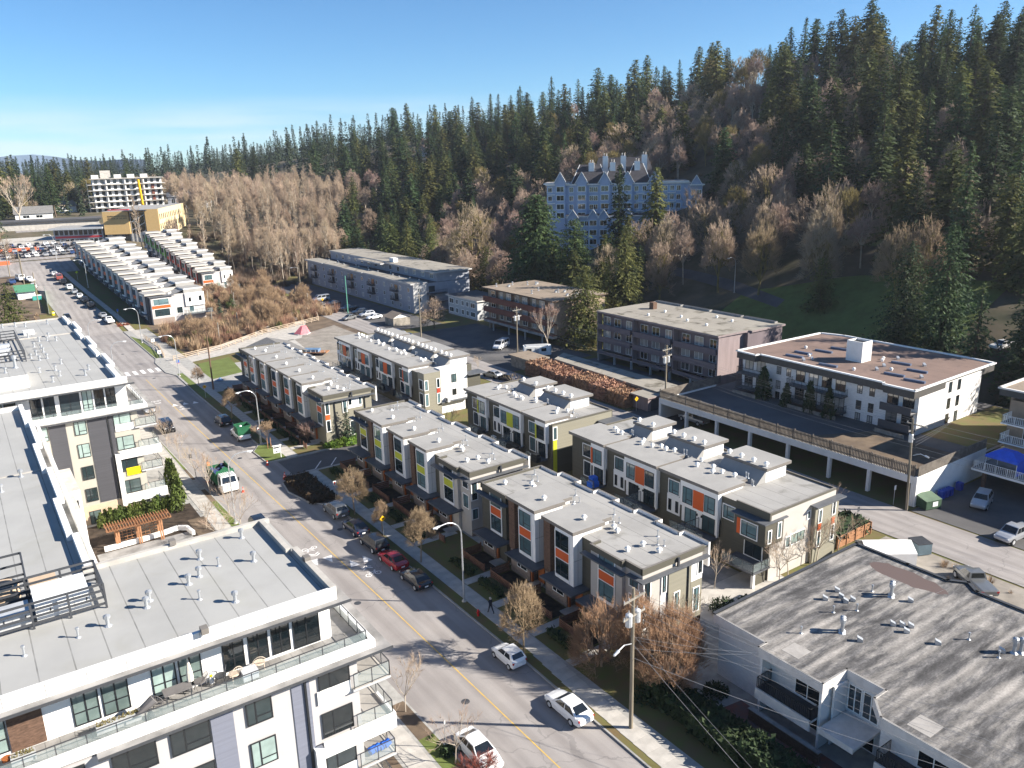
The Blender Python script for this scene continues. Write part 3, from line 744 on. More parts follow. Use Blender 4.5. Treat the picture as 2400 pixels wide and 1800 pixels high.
# rear rows: white framed bays over patios, high roof boxes at the back
def rear_row(label, ox, oy, L, bays, his, accent, endtype, depth=11.6):
 t = thing("townhouse_row", label, "townhouses", (ox, oy, .02), 0, "townhouse rows in the new development")
 zd, zp, zb = 7.35, 7.55, 8.0
 b = MB(); b.box(.6, depth, 0, L, 0, zd, 0, 1); part("wall", b, [OLIVE, ROOF], t)
 p = MB()
 for s in ((.6, 0, depth, .2), (.6, L - .2, depth, L), (depth - .2, .2, depth, L - .2)): p.box(s[0], s[2], s[1], s[3], zd + .003, zp, 0, 1)
 part("parapet", p, [OLIVE, TRIM], t)
 for i, (y0, y1) in enumerate(bays):
  wide = (y1 - y0) > 7.5
  wy1 = y0 + (5.6 if wide else 2.6)
  w = MB(); w.box(0, .59, y0 + .1, wy1, 4.55, 7.62); part("bay", w, WHITE, t)
  lo = MB(); lo.box(.35, .595, y0 + .1, wy1, 2.5, 4.54); part("patio_wall", lo, WHITE, t)
  c = MB(); c.box(.02, .59, y0 + .1, y0 + .2, 2.5, 4.54); part("side_fin", c, WHITE, t)
  r = MB(); r.prism([(-.15, y0), (4.2, y0), (4.2, y0 + .6), (5.3, y0 + .6), (5.3, y1 - .05), (-.15, y1 - .05)] if not False else [], 7.63, zb, 0, 1)
  part("roof_plate", r, [TRIM, ROOF_TOP], t)
  u = MB(); u.prism([(.61, y0 + .15), (4.0, y0 + .15), (4.0, y0 + .8), (5.1, y0 + .8), (5.1, y1 - .2), (.61, y1 - .2)], zd + .004, 7.628); part("plate_wall", u, WHITE, t)
  if wide:
   window(t, '-x', y0 + .5, y0 + 2.0, 5.0, 6.95, -.02); window(t, '-x', y0 + 3.75, y0 + 5.2, 5.0, 6.95, -.02)
   q = MB(); q.box(-.04, -.002, y0 + 2.1, y0 + 3.65, 4.85, 7.0); part("colour_panel", q, accent, t)
   window(t, '-x', y0 + .7, y0 + 2.5, 2.45, 4.4, .33, BLACK, GLASS, None, 2, "patio_door"); window(t, '-x', y0 + 3.4, y0 + 5.1, 2.45, 4.4, .33, BLACK, GLASS, None, 2, "patio_door")
   window(t, '-x', wy1 + .7, wy1 + 2.3, 5.15, 6.75, .58, BLACK, GLASS, WHITE_P)
   g = MB(); g.box(.52, .598, wy1 + .5, wy1 + 2.5, 2.7, 5.0); part("white_panel", g, WHITE, t)
   window(t, '-x', wy1 + .7, wy1 + 1.15, 3.0, 4.4, .5, BLACK, GLASS_D, None, 0); window(t, '-x', wy1 + 1.8, wy1 + 2.25, 3.0, 4.4, .5, BLACK, GLASS_D, None, 0)
   bl = MB(); bl.box(-1.9, .34, y0 + .3, y0 + 5.4, 2.1, 2.28); part("balcony", bl, CANOPY, t)
   railing(t, [(-1.85, y0 + .4), (-1.85, y0 + 5.3)], 2.28)
   railing(t, [(.3, y0 + 2.95), (-1.8, y0 + 2.95)], 2.28, 1.5, name="privacy_screen")
   for y in (y0 + 2.6, y0 + 3.25):
    l = MB(); l.box(.22, .34, y - .06, y + .06, 3.9, 4.15); part("wall_lamp", l, BLACK, t)
  else:
   window(t, '-x', y0 + .5, y0 + 2.2, 5.0, 6.95, -.02)
   q = MB(); q.box(-.04, -.002, y0 + 2.25, y0 + 2.58, 4.85, 7.0); part("colour_panel", q, accent, t)
   window(t, '-x', y0 + .6, y0 + 2.3, 2.45, 4.4, .33, BLACK, GLASS, None, 2, "patio_door")
   window(t, '-x', min(y1 - 1.9, wy1 + .7), min(y1 - .4, wy1 + 2.2), 5.1, 6.7, .58, BLACK, GLASS, WHITE_P)
   if y1 - wy1 > 2: window(t, '-x', wy1 + .7, wy1 + 2.0, 2.45, 4.4, .58, BLACK, GLASS, WHITE_P, 2, "patio_door")
   bl = MB(); bl.box(-1.5, .34, y0 + .2, y0 + 3.0, 2.1, 2.28); part("balcony", bl, CANOPY, t); railing(t, [(-1.45, y0 + .3), (-1.45, y0 + 2.9)], 2.28)
 for (y0, y1) in his:
  h = MB(); h.box(6.9, 11.2, y0, y1, 8.75, 9.1, 0, 1); part("high_roof", h, [TRIM, ROOF_TOP], t)
  s = MB(); s.box(7.1, 10.6, y0 + .25, y1 - .25, zd + .003, 8.748); part("clerestory_wall", s, WHITE, t)
  sl = MB(); sl.face([(5.5, y0 + .25, zd + .02), (5.5, y1 - .25, zd + .02), (7.09, y1 - .25, 8.74), (7.09, y0 + .25, 8.74)][::-1]); sl.face([(5.5, y0 + .25, zd + .02), (7.09, y0 + .25, 8.74), (7.09, y0 + .25, zd + .02)][::-1]); sl.face([(5.5, y1 - .25, zd + .02), (7.09, y1 - .25, zd + .02), (7.09, y1 - .25, 8.74)][::-1])
  part("sloped_roof", sl, ROOF_TOP, t)
  n = max(2, int((y1 - y0) / 1.5))
  for k in range(n): vent(t, "roof_vent", 7.5, y0 + .6 + k * (y1 - y0 - 1.2) / max(1, n - 1), 9.1, s=1.2)
 rr = random.Random(int(oy) + 3)
 for (y0, y1) in bays:
  for k in range(7 if y1 - y0 > 7 else 4):
   vent(t, "roof_vent", rr.uniform(3.2, 5.2), y0 + .8 + k * (y1 - y0 - 1.4) / 7 + rr.uniform(-.3, .3), 8.0 if k > 0 else zd, s=1.15)
  for k in range(4): vent(t, "vent_pipe", 5.4 + rr.uniform(-.15, .15), y0 - .2 + k * .38, zd + (.0 if k < 2 else .65))
 if endtype == "D":
  g = MB(); g.box(.62, 11.5, -.06, -.003, 2.3, 7.3); part("end_cladding", g, GREIGE, t)
  g = MB(); g.box(.62, 11.5, -.06, -.003, 0, 2.3); part("end_cladding", g, GREIGE, t)
  o = MB(); o.box(-.3, 2.6, -.1, 3.9, 4.0, 6.6); part("end_bay", o, OLIVE, t)
  op = MB(); op.box(-.3, 3.0, -.35, 4.1, 6.62, 6.75); op.box(-.7, -.3, -.35, 4.1, 6.62, 6.75); part("eave", op, CANOPY, t)
  pr = MB(); pr.box(.4, 2.9, -.04, .2, 6.76, 7.62, 0, 1); pr.box(.4, .59, .2, 4.3, 6.76, 7.62, 0, 1); part("parapet", pr, [OLIVE, TRIM], t)
  window(t, '-x', .9, 2.9, 4.5, 6.1, -.32, BLACK, GLASS, WHITE_P); q = MB(); q.box(-.34, -.302, 3.0, 3.5, 4.45, 6.2); part("colour_panel", q, ORANGE, t)
  window(t, '-x', 4.6, 6.1, 5.0, 6.5, .58, BLACK, GLASS, WHITE_P)
  window(t, '-y', .2, .6, 4.4, 5.7, -.12, BLACK, GLASS, WHITE_P, 0); window(t, '-y', 1.7, 2.15, 4.6, 6.2, -.12, BLACK, GLASS, WHITE_P, 0)
  window(t, '-x', .8, 3.0, 1.9, 3.8, .55, BLACK, GLASS, WHITE_P, 2, "patio_door")
  ob = MB(); ob.box(7.4, 11.5, -.5, -.07, 0, 6.6); part("end_bay", ob, OLIVE_L, t); oe = MB(); oe.box(7.0, 12.1, -1.0, -.07, 6.62, 6.75); part("eave", oe, CANOPY, t)
  for x, z0, z1 in ((8.0, 4.6, 6.0), (8.0, 1.8, 3.5), (10.4, 4.9, 6.3), (10.4, 1.9, 3.6)): window(t, '-y', x, x + .45, z0, z1, -.52, BLACK, GLASS, WHITE_P, 0)
  for x in (7.95, 10.35): q = MB(); q.box(x, x + .55, -.56, -.505, 3.7, 4.5); part("colour_panel", q, ORANGE, t)
  window(t, '-y', 6.6, 7.0, 5.3, 6.1, -.08, BLACK, GLASS, WHITE_P, 0); window(t, '-y', 4.0, 6.3, 3.1, 4.2, -.08, BLACK, GLASS_B, WHITE_P, 2); window(t, '-y', 3.2, 3.8, 3.0, 4.1, -.08, BLACK, GLASS, WHITE_P, 0)
  bl = MB(); bl.box(-2.1, .58, -.3, 4.0, 1.55, 1.72); part("balcony", bl, CANOPY, t); railing(t, [(.5, -.25), (-2.05, -.25), (-2.05, 3.9)], 1.72)
  gp = MB(); gp.box(-1.9, -1.6, -.2, .1, 0, 1.55); part("porch_post", gp, WHITE_P, t)
  gw = MB(); gw.box(-1.6, .3, .05, .2, 0, 1.5); part("garage_wall", gw, OLIVE, t)
 elif endtype == "A2":
  g = MB(); g.box(3.2, 8.6, -2.0, -.003, 2.2, 8.1); part("stair_block", g, STUCCO_W, t)
  rf = MB(); rf.box(-.1, 3.15, -2.2, -.003, 0, 7.9, 0, 1); part("end_bay", rf, [OLIVE_L, ROOF_TOP], t)
  gb = MB(); gb.box(3.4, 8.4, -1.6, -.01, 0, 2.19); part("garage_wall", gb, WHITE, t)
  e = MB(); e.box(2.9, 8.9, -2.6, -2.005, 2.15, 2.3); e.box(8.62, 12.2, -2.6, -.01, 6.2, 6.35); e.box(8.62, 12.2, -2.6, -.01, 3.3, 3.45); part("eave", e, CANOPY, t)
  rb = MB(); rb.box(8.62, 11.4, -1.9, -.01, 0, 6.19); part("end_bay", rb, OLIVE, t)
  window(t, '-x', -1.7, -.5, 5.0, 6.6, -.12, BLACK, GLASS, WHITE_P); window(t, '-x', -1.7, -.5, 2.2, 4.2, -.12, BLACK, GLASS, WHITE_P, 2)
  window(t, '-y', .0, .55, 5.0, 6.6, -2.22, BLACK, GLASS, WHITE_P, 0); window(t, '-y', .0, .55, 2.2, 4.2, -2.22, BLACK, GLASS, WHITE_P, 0)
  window(t, '-y', 5.4, 6.4, 5.4, 6.9, -2.02, BLACK, GLASS, None); window(t, '-y', 5.5, 6.3, 3.1, 4.2, -2.02, BLACK, GLASS_D, None, 0)
  q = MB(); q.box(2.3, 2.9, -2.25, -2.203, 4.1, 5.0); part("colour_panel", q, RED_P, t)
  window(t, '-y', 2.35, 2.85, 5.1, 6.6, -2.22, BLACK, GLASS, WHITE_P, 0); window(t, '-y', 2.35, 2.85, 2.3, 4.0, -2.22, BLACK, GLASS, WHITE_P, 0)
 else:
  g = MB(); g.box(.62, 11.4, -.05, -.003, 3.6, 7.3); part("end_cladding", g, OLIVE_L, t)
  q = MB(); q.box(.7, 1.35, -.09, -.055, .3, 5.2); part("colour_panel", q, LIME, t)
  window(t, '-y', .75, 1.3, 5.3, 7.0, -.07, BLACK, GLASS, WHITE_P, 0)
  e = MB(); e.box(8.6, 12.0, -2.0, -.06, 6.3, 6.45); part("eave", e, CANOPY, t)
  w2 = MB(); w2.box(8.9, 11.6, -1.6, -.055, 0, 6.29); part("end_bay", w2, WHITE, t)
 return t
rear_row("near rear townhouse row with orange panels and blue tarp on its patio", 63.3, 47.2, 32.0, [(6.3, 15.3), (15.6, 24.6), (24.9, 31.9)], [(5.6, 12.0), (14.7, 20.9), (23.4, 27.1)], ORANGE, "D")
rear_row("rear townhouse row with lime yellow panels", 63.3, 83.6, 22.2, [(.6, 6.4), (6.55, 15.5), (15.7, 22.1)], [(3.8, 10.6), (12.4, 16.9)], LIME, "B2")
rear_row("far rear townhouse row with orange panels and white stair block", 62.7, 119.8, 36.2, [(3.4, 9.9), (10.0, 19.5), (19.6, 28.4), (28.5, 36.1)], [(.9, 5.4), (6.5, 14.2), (15.2, 22.9), (23.9, 31.6)], ORANGE, "A2", 10.8)

# far rows up the street: stepped with the slope
def far_row(label, ox, oy, rz, n, uw, depth, acc, z_of, endacc, hi_pat, lower=0):
 t = thing("townhouse_row", label, "townhouses", (ox, oy, z_of(0)), rz, "townhouse rows up the street")
 z00 = z_of(0)
 for i in range(n):
  y0, y1 = i * uw, (i + 1) * uw; z = z_of(i + .5) - z00 if i else 0
  b = MB(); b.box(.9, depth, y0 + .01, y1 - .01, -3 if i else -1, z + 7.7, 0, 1); u = part("unit_wall", b, [GREIGE if i % 2 else LIGHTG, ROOF], t)
  w = MB(); w.box(0, .89, y0 + uw * .45, y1 - .25, z + 2.7, z + 8.0); part("bay", w, WHITE, t)
  d = MB(); d.box(.5, .89, y0 + .1, y0 + uw * .45 - .01, z + .0, z + 7.6); part("dark_recess", d, CHAR, t)
  window(t, '-x', y0 + uw * .52, y1 - .5, z + 6.0, z + 7.6, -.02); window(t, '-x', y0 + uw * .52, y1 - .5, z + 3.2, z + 4.9, -.02)
  q = MB(); q.box(-.04, -.003, y0 + uw * .52, y1 - .5, z + 4.95, z + 5.95); part("colour_panel", q, acc(i), t)
  if lower:
   q = MB(); q.box(.12, .86, y0 + uw * .45 - .05, y0 + uw * .45 - .004, z + 4.2, z + 7.5); part("colour_panel", q, acc(i), t)
  r = MB(); r.box(-.15, 5.5, y0 + .3, y1 - .05, z + 8.01, z + 8.5, 0, 1); part("roof_plate", r, [GREIGE, ROOF_TOP], t)
  if hi_pat[i % len(hi_pat)]:
   h = MB(); h.box(depth * .66, depth + .1, y0 + .3, y1 - .2, z + 8.6, z + 8.9, 0, 1); part("high_roof", h, [WHITE, ROOF_TOP], t)
   s = MB(); s.face([(depth * .5, y1 - .4, z + 7.75), (depth * .5, y0 + .5, z + 7.75), (depth * .66, y0 + .5, z + 8.6), (depth * .66, y1 - .4, z + 8.6)]); s.box(depth * .66, depth - .2, y0 + .4, y1 - .3, z + 7.71, z + 8.59)
   part("sloped_roof", s, ROOF_TOP, t)
  k = MB(); k.box(-1.0, .88, y0 + .4, y1 - 1.0, z + 2.5, z + 2.65); part("canopy", k, CANOPY, t)
  for j in range(3): vent(t, "roof_vent", depth * .42 + j * .5, y0 + 1.5 + j * .8, z + 7.7)
 # end wall that faces the field
 p = MB(); p.box(.95, depth * .42, -1.0, -.0, 0, 7.6, 0, 1); part("end_bay", p, [LIGHTG, ROOF], t)
 e = MB(); e.box(.5, depth * .46, -1.5, .3, 7.61, 7.78); part("eave", e, CANOPY, t)
 q = MB(); q.box(1.1, depth * .38, -1.06, -1.003, 4.4, 5.2); part("colour_panel", q, endacc, t)
 g = MB(); g.box(.95, depth * .42 + .1, -1.05, -1.003, .0, 1.6); part("brick_base", g, BRICK_T, t)
 window(t, '-y', 1.6, depth * .36, 5.35, 7.0, -1.02, BLACK, GLASS, WHITE_P); window(t, '-y', 1.6, depth * .36, 2.2, 4.2, -1.02, BLACK, GLASS, WHITE_P)
 v = MB(); v.box(depth * .66, depth - .02, -.4, -.0, 4.0, 7.69); part("end_bay", v, WHITE, t)
 window(t, '-y', depth * .5, depth * .6, 2.3, 4.0, -.02, BLACK, GLASS_B, WHITE_P); window(t, '-y', depth * .72, depth * .8, 2.2, 4.0, -.02, BLACK, GLASS, WHITE_P, 2); window(t, '-y', depth * .72, depth * .76, 5.2, 6.4, -.42, BLACK, GLASS_D, None, 0); window(t, '-y', depth * .9, depth * .95, 5.2, 6.6, -.42, BLACK, GLASS_D, None, 0)
 bl = MB(); bl.box(depth * .6, depth + 1.5, -2.2, -.45, 1.8, 2.0); part("balcony", bl, CANOPY, t); railing(t, [(depth * .62, -.5), (depth * .62, -2.15), (depth + 1.4, -2.15)], 2.0)
 return t
far_row("long stepped townhouse row climbing the street, white bays and orange end panel", 42.5, 239.5, R_(4.2), 13, 6.4, 15.8, lambda i: ORANGE, lambda i: hgt(41, 239 + i * 6.4), ORANGE, [1, 1, 1, 0])
far_row("rear stepped townhouse row with red then green panels beyond the long row", 67.0, 280.5, R_(5.2), 11, 5.1, 11.5, lambda i: RED_P if i < 6 else GREEN_P, lambda i: .5 + i * .95, ORANGE, [1, 1, 0, 1, 1, 0], 1)

# ---------------------------------------------------------------- big condominium on the left of the street (U-shaped)
def rebase(t, loc):
 t.location = loc
 for c in t.children: c.location = Vector(c.location) - Vector(loc)
CONDO = thing("condominium", "long white and charcoal condominium with terraces across the street from the townhouses", "apartment building")
def slope_box(t, name, mats, *a, **k):
 b = MB(); b.box(*a, **k); return part(name, b, mats, t)
def condo_wing(yf, yb, xe, x0, segs, wins, pent_wins, boxz, yellow, ywall_off=2.6):
 """one wing: facade looks to -y; segs = (x0,x1,material) cladding on the facade"""
 t = CONDO
 slope_box(t, "wing_wall", [LIGHTG if yf < 60 else SAGE, ROOF_N], x0, xe - 1.2, yf, yb, -.2, 13.7)
 for (a, c, mt) in segs:
  slope_box(t, "cladding_panel", mt, a, c, yf - .06, yf - .004, 2.75, 13.55)
 slope_box(t, "brick_base", TAN, x0, xe - 2, yf - .05, yf - .003, 0, 2.6)
 # eave shelf, white upstand and terrace above the fifth floor
 slope_box(t, "terrace_slab", [LIGHTG, CONC_D], x0 if yf > 60 else 1.8, xe + .95, yf - .62, yb + .3, 13.71, 13.86, top=1)
 slope_box(t, "gutter", METAL_D, x0 if yf > 60 else 1.8, xe + 1.0, yf - .7, yf - .623, 13.76, 13.9)
 slope_box(t, "terrace_upstand", WHITE, x0, xe + .1, yf - .05, yf + .25, 13.865, 14.4)
 slope_box(t, "terrace_upstand", WHITE, xe - .2, xe + .1, yf + .26, yb - .2, 13.866, 14.38)
 railing(t, [(x0, yf + .36), (xe - .3, yf + .36)], 13.88, 1.05)
 railing(t, [(xe - .3, yf + .36), (xe - .3, yf + ywall_off + 6)], 13.88, 1.05)
 # terrace pavers
 pm = MB()
 xx = max(x0, -8)
 while xx < xe - .8:
  for r in range(3):
   y = yf + .42 + r * .7; pm.box(xx + .008, xx + .69, y + .008, y + .69, 13.865, 13.9)
  xx += .7
 part("paver", pm, CONC_D, t)["kind"] = "stuff"
 # penthouse
 yp = yf + ywall_off; xp = xe - 1.7
 slope_box(t, "penthouse_wall", [WHITE, ROOF_N], x0, xp, yp, yb - .3, 13.87, 17.45, top=1)
 slope_box(t, "eave", [METAL_L, CONC_D], x0, xp + .75, yp - 1.75, yp + .6, 17.0, 17.15, top=1)
 slope_box(t, "gutter", METAL_D, x0, xp + .8, yp - 1.82, yp - 1.753, 17.02, 17.18)
 slope_box(t, "roof_upstand", WHITE, x0, xp + .1, yp - 1.25, yp - 1.0, 17.155, 17.95)
 slope_box(t, "penthouse_roof", [WHITE, ROOF_N], x0, xp + .1, yp - .999, yb, 17.451, 17.62, top=1)
 # the upstand is made of panels with joints
 for k in range(14):
  x = xp - .4 - k * 1.9
  if x > x0 + .5: slope_box(t, "panel_joint", TRIM, x, x + .02, yp - 1.262, yp - 1.252, 17.2, 17.94)
 for (a, c, kind) in pent_wins:
  if kind == 'd': window(t, '-y', a, c, 13.98, 16.7, yp - .02, BLACK, GLASS_D, None, 2, "patio_door")
  elif kind == 'p': slope_box(t, "dark_panel", BRICK_B, a, c, yp - .06, yp - .004, 13.95, 16.75)
  else: window(t, '-y', a, c, 14.1, 16.7, yp - .02, BLACK, GLASS_B if kind == 'b' else GLASS_D, None, 3)
 for (a, c, zs, g) in wins:
  for z in zs: window(t, '-y', a, c, z, z + 1.72, yf - .07, BLACK, g)
 # corner balconies
 xb0 = xe - 3.9
 slope_box(t, "corner_wall", LIGHTG if yf < 60 else SAGE, xe - 1.19, xe - .95, yf + 1.9, yf + 6, 0, 13.6)
 for k in range(1, 5):
  z = 2.9 * k - .1
  slope_box(t, "balcony", [METAL_L, CONC], xe - 1.7, xe + .85, yf - .35, yf + 3.4, z, z + .16, top=1)
  b = railing(t, [(xe - 1.6, yf - .3), (xe + .8, yf - .3), (xe + .8, yf + 3.3)], z + .16, 1.05)
  if k in (1, 3) : slope_box(t, "balcony_front", WHITE, xb0 if k == 1 else xb0, xe + .95, yf - .5, yf - .36, z - .85 if k == 1 else z - .75, z + .35)
  if k in (4,): slope_box(t, "white_panel", WHITE, xb0 - .0, xe - 1.75, yf - .12, yf - .061, z - .1, z + .8)
  if k in (2,): slope_box(t, "colour_panel", YELLOW if yellow else WHITE, xb0 + .5, xe - 1.75, yf - .14, yf - .061, z - .25, z + .75)
 slope_box(t, "white_frame", WHITE, xb0 - .55, xb0 - .02, yf - .5, yf - .06, 1.7, 8.6)
 slope_box(t, "white_frame", WHITE, xe + .75, xe + .95, yf - .35, yf + 2.2, 7.8, 8.95)
 slope_box(t, "downpipe", BLACK, xb0 - .75, xb0 - .62, yf - .17, yf - .061, 2.7, 13.6)
WINZ = (11.85, 8.95, 6.05, 3.15)
condo_wing(41.4, 55.2, 17.5, -17, [(7.46, 8.7, SLATE), (12.1, 13.2, SLATE), (-4, -1, SLATE)],
           [(9.4, 10.9, WINZ, GLASS_B), (13.75, 15.75, WINZ, GLASS_D), (5.3, 7.4, WINZ, GLASS_D), (2.4, 4.6, WINZ, GLASS_D), (-.8, 1.2, WINZ, GLASS_D)],
           [(9.1, 10.35, 'g'), (10.6, 11.8, 'g'), (12.0, 13.15, 'g'), (13.35, 15.05, 'd'), (5.2, 6.5, 'b'), (6.65, 7.9, 'b'), (2.65, 4.0, 'b'), (1.2, 2.5, 'b'), (-1.75, -.15, 'p'), (-3.0, -1.8, 'b'), (-5.2, -3.2, 'b')], 0, False, 2.55)
condo_wing(106.2, 160.0, 17.1, -17, [(6.1, 7.9, CHAR), (10.25, 12.4, CHAR), (12.5, 13.05, CHAR)],
           [(8.78, 10.1, WINZ + (.15,), GLASS_B), (13.1, 15.1, WINZ, GLASS_B), (4.8, 6.0, (11.85,), GLASS_B)],
           [(10.35, 11.5, 'b'), (11.7, 12.8, 'g'), (13.0, 14.1, 'g'), (7.9, 10.1, 'd'), (4.8, 6.0, 'g'), (6.2, 7.4, 'g'), (.8, 2.0, 'b'), (2.2, 3.4, 'b')], 0, True, 2.1)
# link wing
slope_box(CONDO, "link_wall", [WHITE, ROOF_N], -17, 3.9, 55.21, 106.19, -.2, 16.3, top=1)
slope_box(CONDO, "link_terrace", [WHITE, CONC_D], 3.91, 5.2, 55.52, 106.1, -.2, 13.3, top=1)
slope_box(CONDO, "parapet", WHITE, 4.95, 5.25, 55.54, 106.05, 13.301, 14.1)
yy = 55.6
for k in range(6):
 L = 8.4; x = 3.55 if k % 2 else 3.9
 slope_box(CONDO, "parapet", WHITE, x, x + .45, yy, yy + L - .02, 16.2, 16.85); yy += L
slope_box(CONDO, "parapet", [WHITE, CONC], -17, 3.9, 105.5, 105.9, 16.31, 16.8, top=1)
slope_box(CONDO, "roof_seam", CONC, -17, 3.5, 82.0, 82.25, 16.301, 16.36)
slope_box(CONDO, "stair_block", [WHITE, CONC], 5.26, 7.2, 93, 101, -.2, 9.7, top=1)
slope_box(CONDO, "stair_block", [WHITE, CONC], 5.26, 6.3, 84, 92.9, -.2, 10.6, top=1)
window(CONDO, '-y', 5.5, 6.9, 6.6, 8.6, 92.95, BLACK, GLASS_D, None, 0)
for k in range(9): window(CONDO, '+x', 57 + k * 5.2, 59.2 + k * 5.2, 14.0, 16.0, 3.92, BLACK, GLASS_B, None, 2)
# near roof edge and far roof edge upstands
slope_box(CONDO, "roof_edge", CONC, 3.6, 15.9, 55.0, 55.3, 17.55, 17.95)
slope_box(CONDO, "roof_edge", CONC, 15.55, 15.95, 42.8, 49.4, 17.63, 18.0); slope_box(CONDO, "roof_edge", CONC, 15.15, 15.5, 49.42, 54.98, 17.63, 18.0)
yy = 107.5
for k in range(7):
 L = 7.4; x = 14.95 if k % 2 else 14.35
 slope_box(CONDO, "roof_edge", WHITE, x, x + .5, yy, yy + L - .02, 17.3, 18.15); yy += L
slope_box(CONDO, "roof_edge", CONC, -17, 14.3, 143.8, 144.1, 17.621, 17.75)
slope_box(CONDO, "roof_edge", CONC, -17, 14.3, 159.6, 160.0, 17.621, 17.85)
slope_box(CONDO, "roof_block", [WHITE, ROOF_N], -12, 5.3, 110.6, 119.5, 17.622, 19.2, top=1)
for x, y in ((9.19, 55.15), (8.06, 42.6), (15.75, 47.16)):
 slope_box(CONDO, "scupper", TRIM, x - .2, x + .2, y - .25, y + .25, 17.9, 18.25)
for x, y, k in ((13.49,53.78,2),(10.26,52.32,2),(13.09,49.82,2),(9.61,49.89,2),(8.81,49.28,2),(6.37,48.67,2),(6.06,47.95,2),(10.56,45.37,2),(3.83,47.18,2),(2.26,46.91,1),(-.39,46.73,1),(11.01,50.58,1),(8.88,46.97,1)):
 vent(CONDO, "gooseneck_vent" if k == 2 else "vent_pipe", x, y, 17.62)
for x, y in ((5.25,156.97),(7.1,157.1),(8.43,155.35),(11.73,155.7),(7.96,145),(9.03,140.3),(10.61,143.3),(11.2,139),(10.09,140),(8.01,136.4),(8.73,134.1),(8.76,131.5),(7.71,130),(8.74,126.6),(7.77,125.9),(6.91,128.1),(9.89,121.6),(12.39,115.4),(11.61,112.5),(8.84,117.9),(7.04,118.1),(8.93,114.3),(7.85,111.5)):
 vent(CONDO, "gooseneck_vent", x, y, 17.62)
vent(CONDO, "tall_flue", 4.4, 115.5, 19.2, s=1.2); vent(CONDO, "gooseneck_vent", 3.2, 113.3, 19.2)
vent(CONDO, "gooseneck_vent", 1.9, 81.3, 16.3); vent(CONDO, "gooseneck_vent", .2, 78.3, 16.3)
slope_box(CONDO, "roof_hatch", WHITE, 7.6, 9.1, 147.4, 149.0, 17.621, 18.2)
slope_box(CONDO, "roof_patch", TAN, .6, 2.2, 57.8, 59.4, 16.301, 16.312)
# slatted mechanical screens: each slat and post its own piece
def screen(x0, x1, y0, y1, z0, z1, n=4):
 def slat(xa, xb, ya, yb, z):
  slope_box(CONDO, "screen_slat", METAL_D, xa, xb, ya, yb, z, z + .14)
 for i in range(n):
  z = z0 + .25 + (z1 - z0 - .3) * i / (n - 1)
  slat(x0, x1, y0 - .03, y0 + .03, z); slat(x0, x1, y1 - .03, y1 + .03, z)
  slat(x1 - .03, x1 + .03, y0 + .04, y1 - .04, z)
 for k in range(int((x1 - x0) / 1.9) + 1):
  x = x1 - k * 1.9
  for y in (y0, y1): slope_box(CONDO, "screen_post", METAL_D, x - .06, x + .06, y - .05 + (.0), y + .05, z0, z1 + .05)
screen(-4.6, 4.12, 49.4, 53.0, 17.62, 19.2); screen(-6.5, .45, 53.4, 57.8, 16.31, 18.9)
screen(-1.0, 6.2, 126.4, 143.5, 17.62, 19.2)
def ac_unit(label, x0, x1, y0, y1, z0, z1, mt):
 o = thing("rooftop_unit", label, "air handler", ((x0 + x1) / 2, (y0 + y1) / 2, z0))
 cx, cy = (x0 + x1) / 2, (y0 + y1) / 2; b = MB(); b.box(x0 - cx, x1 - cx, y0 - cy, y1 - cy, .15, z1 - z0)
 part("casing", b, mt, o); l = MB(); l.box(x0 - cx + .1, x1 - cx - .1, y0 - cy + .1, y1 - cy - .1, 0, .15); part("skid", l, METAL_D, o)
 n = max(1, int((x1 - x0) / .9))
 for k in range(n):
  d = MB(); xx = x0 - cx + (k + .5) * (x1 - x0) / n; d.box(xx - .38, xx + .38, y0 - cy - .02, y0 - cy - .003, .3, z1 - z0 - .15); d.box(xx + .25, xx + .3, y0 - cy - .05, y0 - cy - .02, .6, .8, 1); part("access_door", d, [mt, BLACK], o)
 return o
ac_unit("white boxy air handler inside the slatted screen on the near condominium roof", .55, 3.4, 49.95, 52.5, 17.62, 18.85, WHITE_P)
ac_unit("low grey duct box at the outer end of the near roof screen", -4, .3, 49.8, 51.6, 17.62, 18.5, METAL_L)
o = thing("cooling_fan", "round tan cooling fan in the second slatted roof screen", "fan unit", (-.9, 54.4, 16.3))
b = MB(); b.tube((0, 0, 0), (0, 0, 2.2), 1.0, .95, 16); part("casing", b, TAN, o); b = MB(); b.tube((0, 0, 2.2), (0, 0, 2.22), .72, .72, 16); part("grille", b, BLACK, o)
for i, (x, y) in enumerate(((1.5, 131), (3.4, 131.4), (1.8, 134.2), (3.7, 135), (2.4, 138))):
 ac_unit("%s grey condenser in the slatted screen on the far condominium roof" % ("nearest", "second", "middle", "fourth", "farthest")[i], x, x + 1.3, y, y + 1.2, 17.62, 18.7, METAL_L)
rebase(CONDO, (9, 80, .13))
# things on the near terrace
def tp(name, label, cat, x, y, z=13.9, rz=0, group=None): return thing(name, label, cat, (x, y, z + .13), rz, group)
def lounge_chair(label, x, y, rz, mt, round_back=True):
 t = tp("patio_chair", label, "chair", x, y, 13.9, rz, "terrace chairs")
 b = MB()
 for sx in (-.24, .24):
  for sy in (-.22, .22): b.tube((sx * 1.1, sy * 1.1, 0), (sx, sy, .42), .022, .022, 5)
 part("leg", b, mt, t)
 s = MB(); s.tube((0, 0, .41), (0, 0, .45), .34, .34, 12); part("seat", s, mt, t)
 k = MB(); prev = None
 for i in range(11):
  a = math.pi * i / 10; p = (.42 * math.cos(a), -.25 - .12 * math.sin(a), .5 + .52 * math.sin(a))
  if prev: k.tube(prev, p, .02, .02, 5)
  prev = p
  k.tube((.2 * math.cos(a), -.2, .44), p, .012, .012, 4)
 part("backrest", k, mt, t)
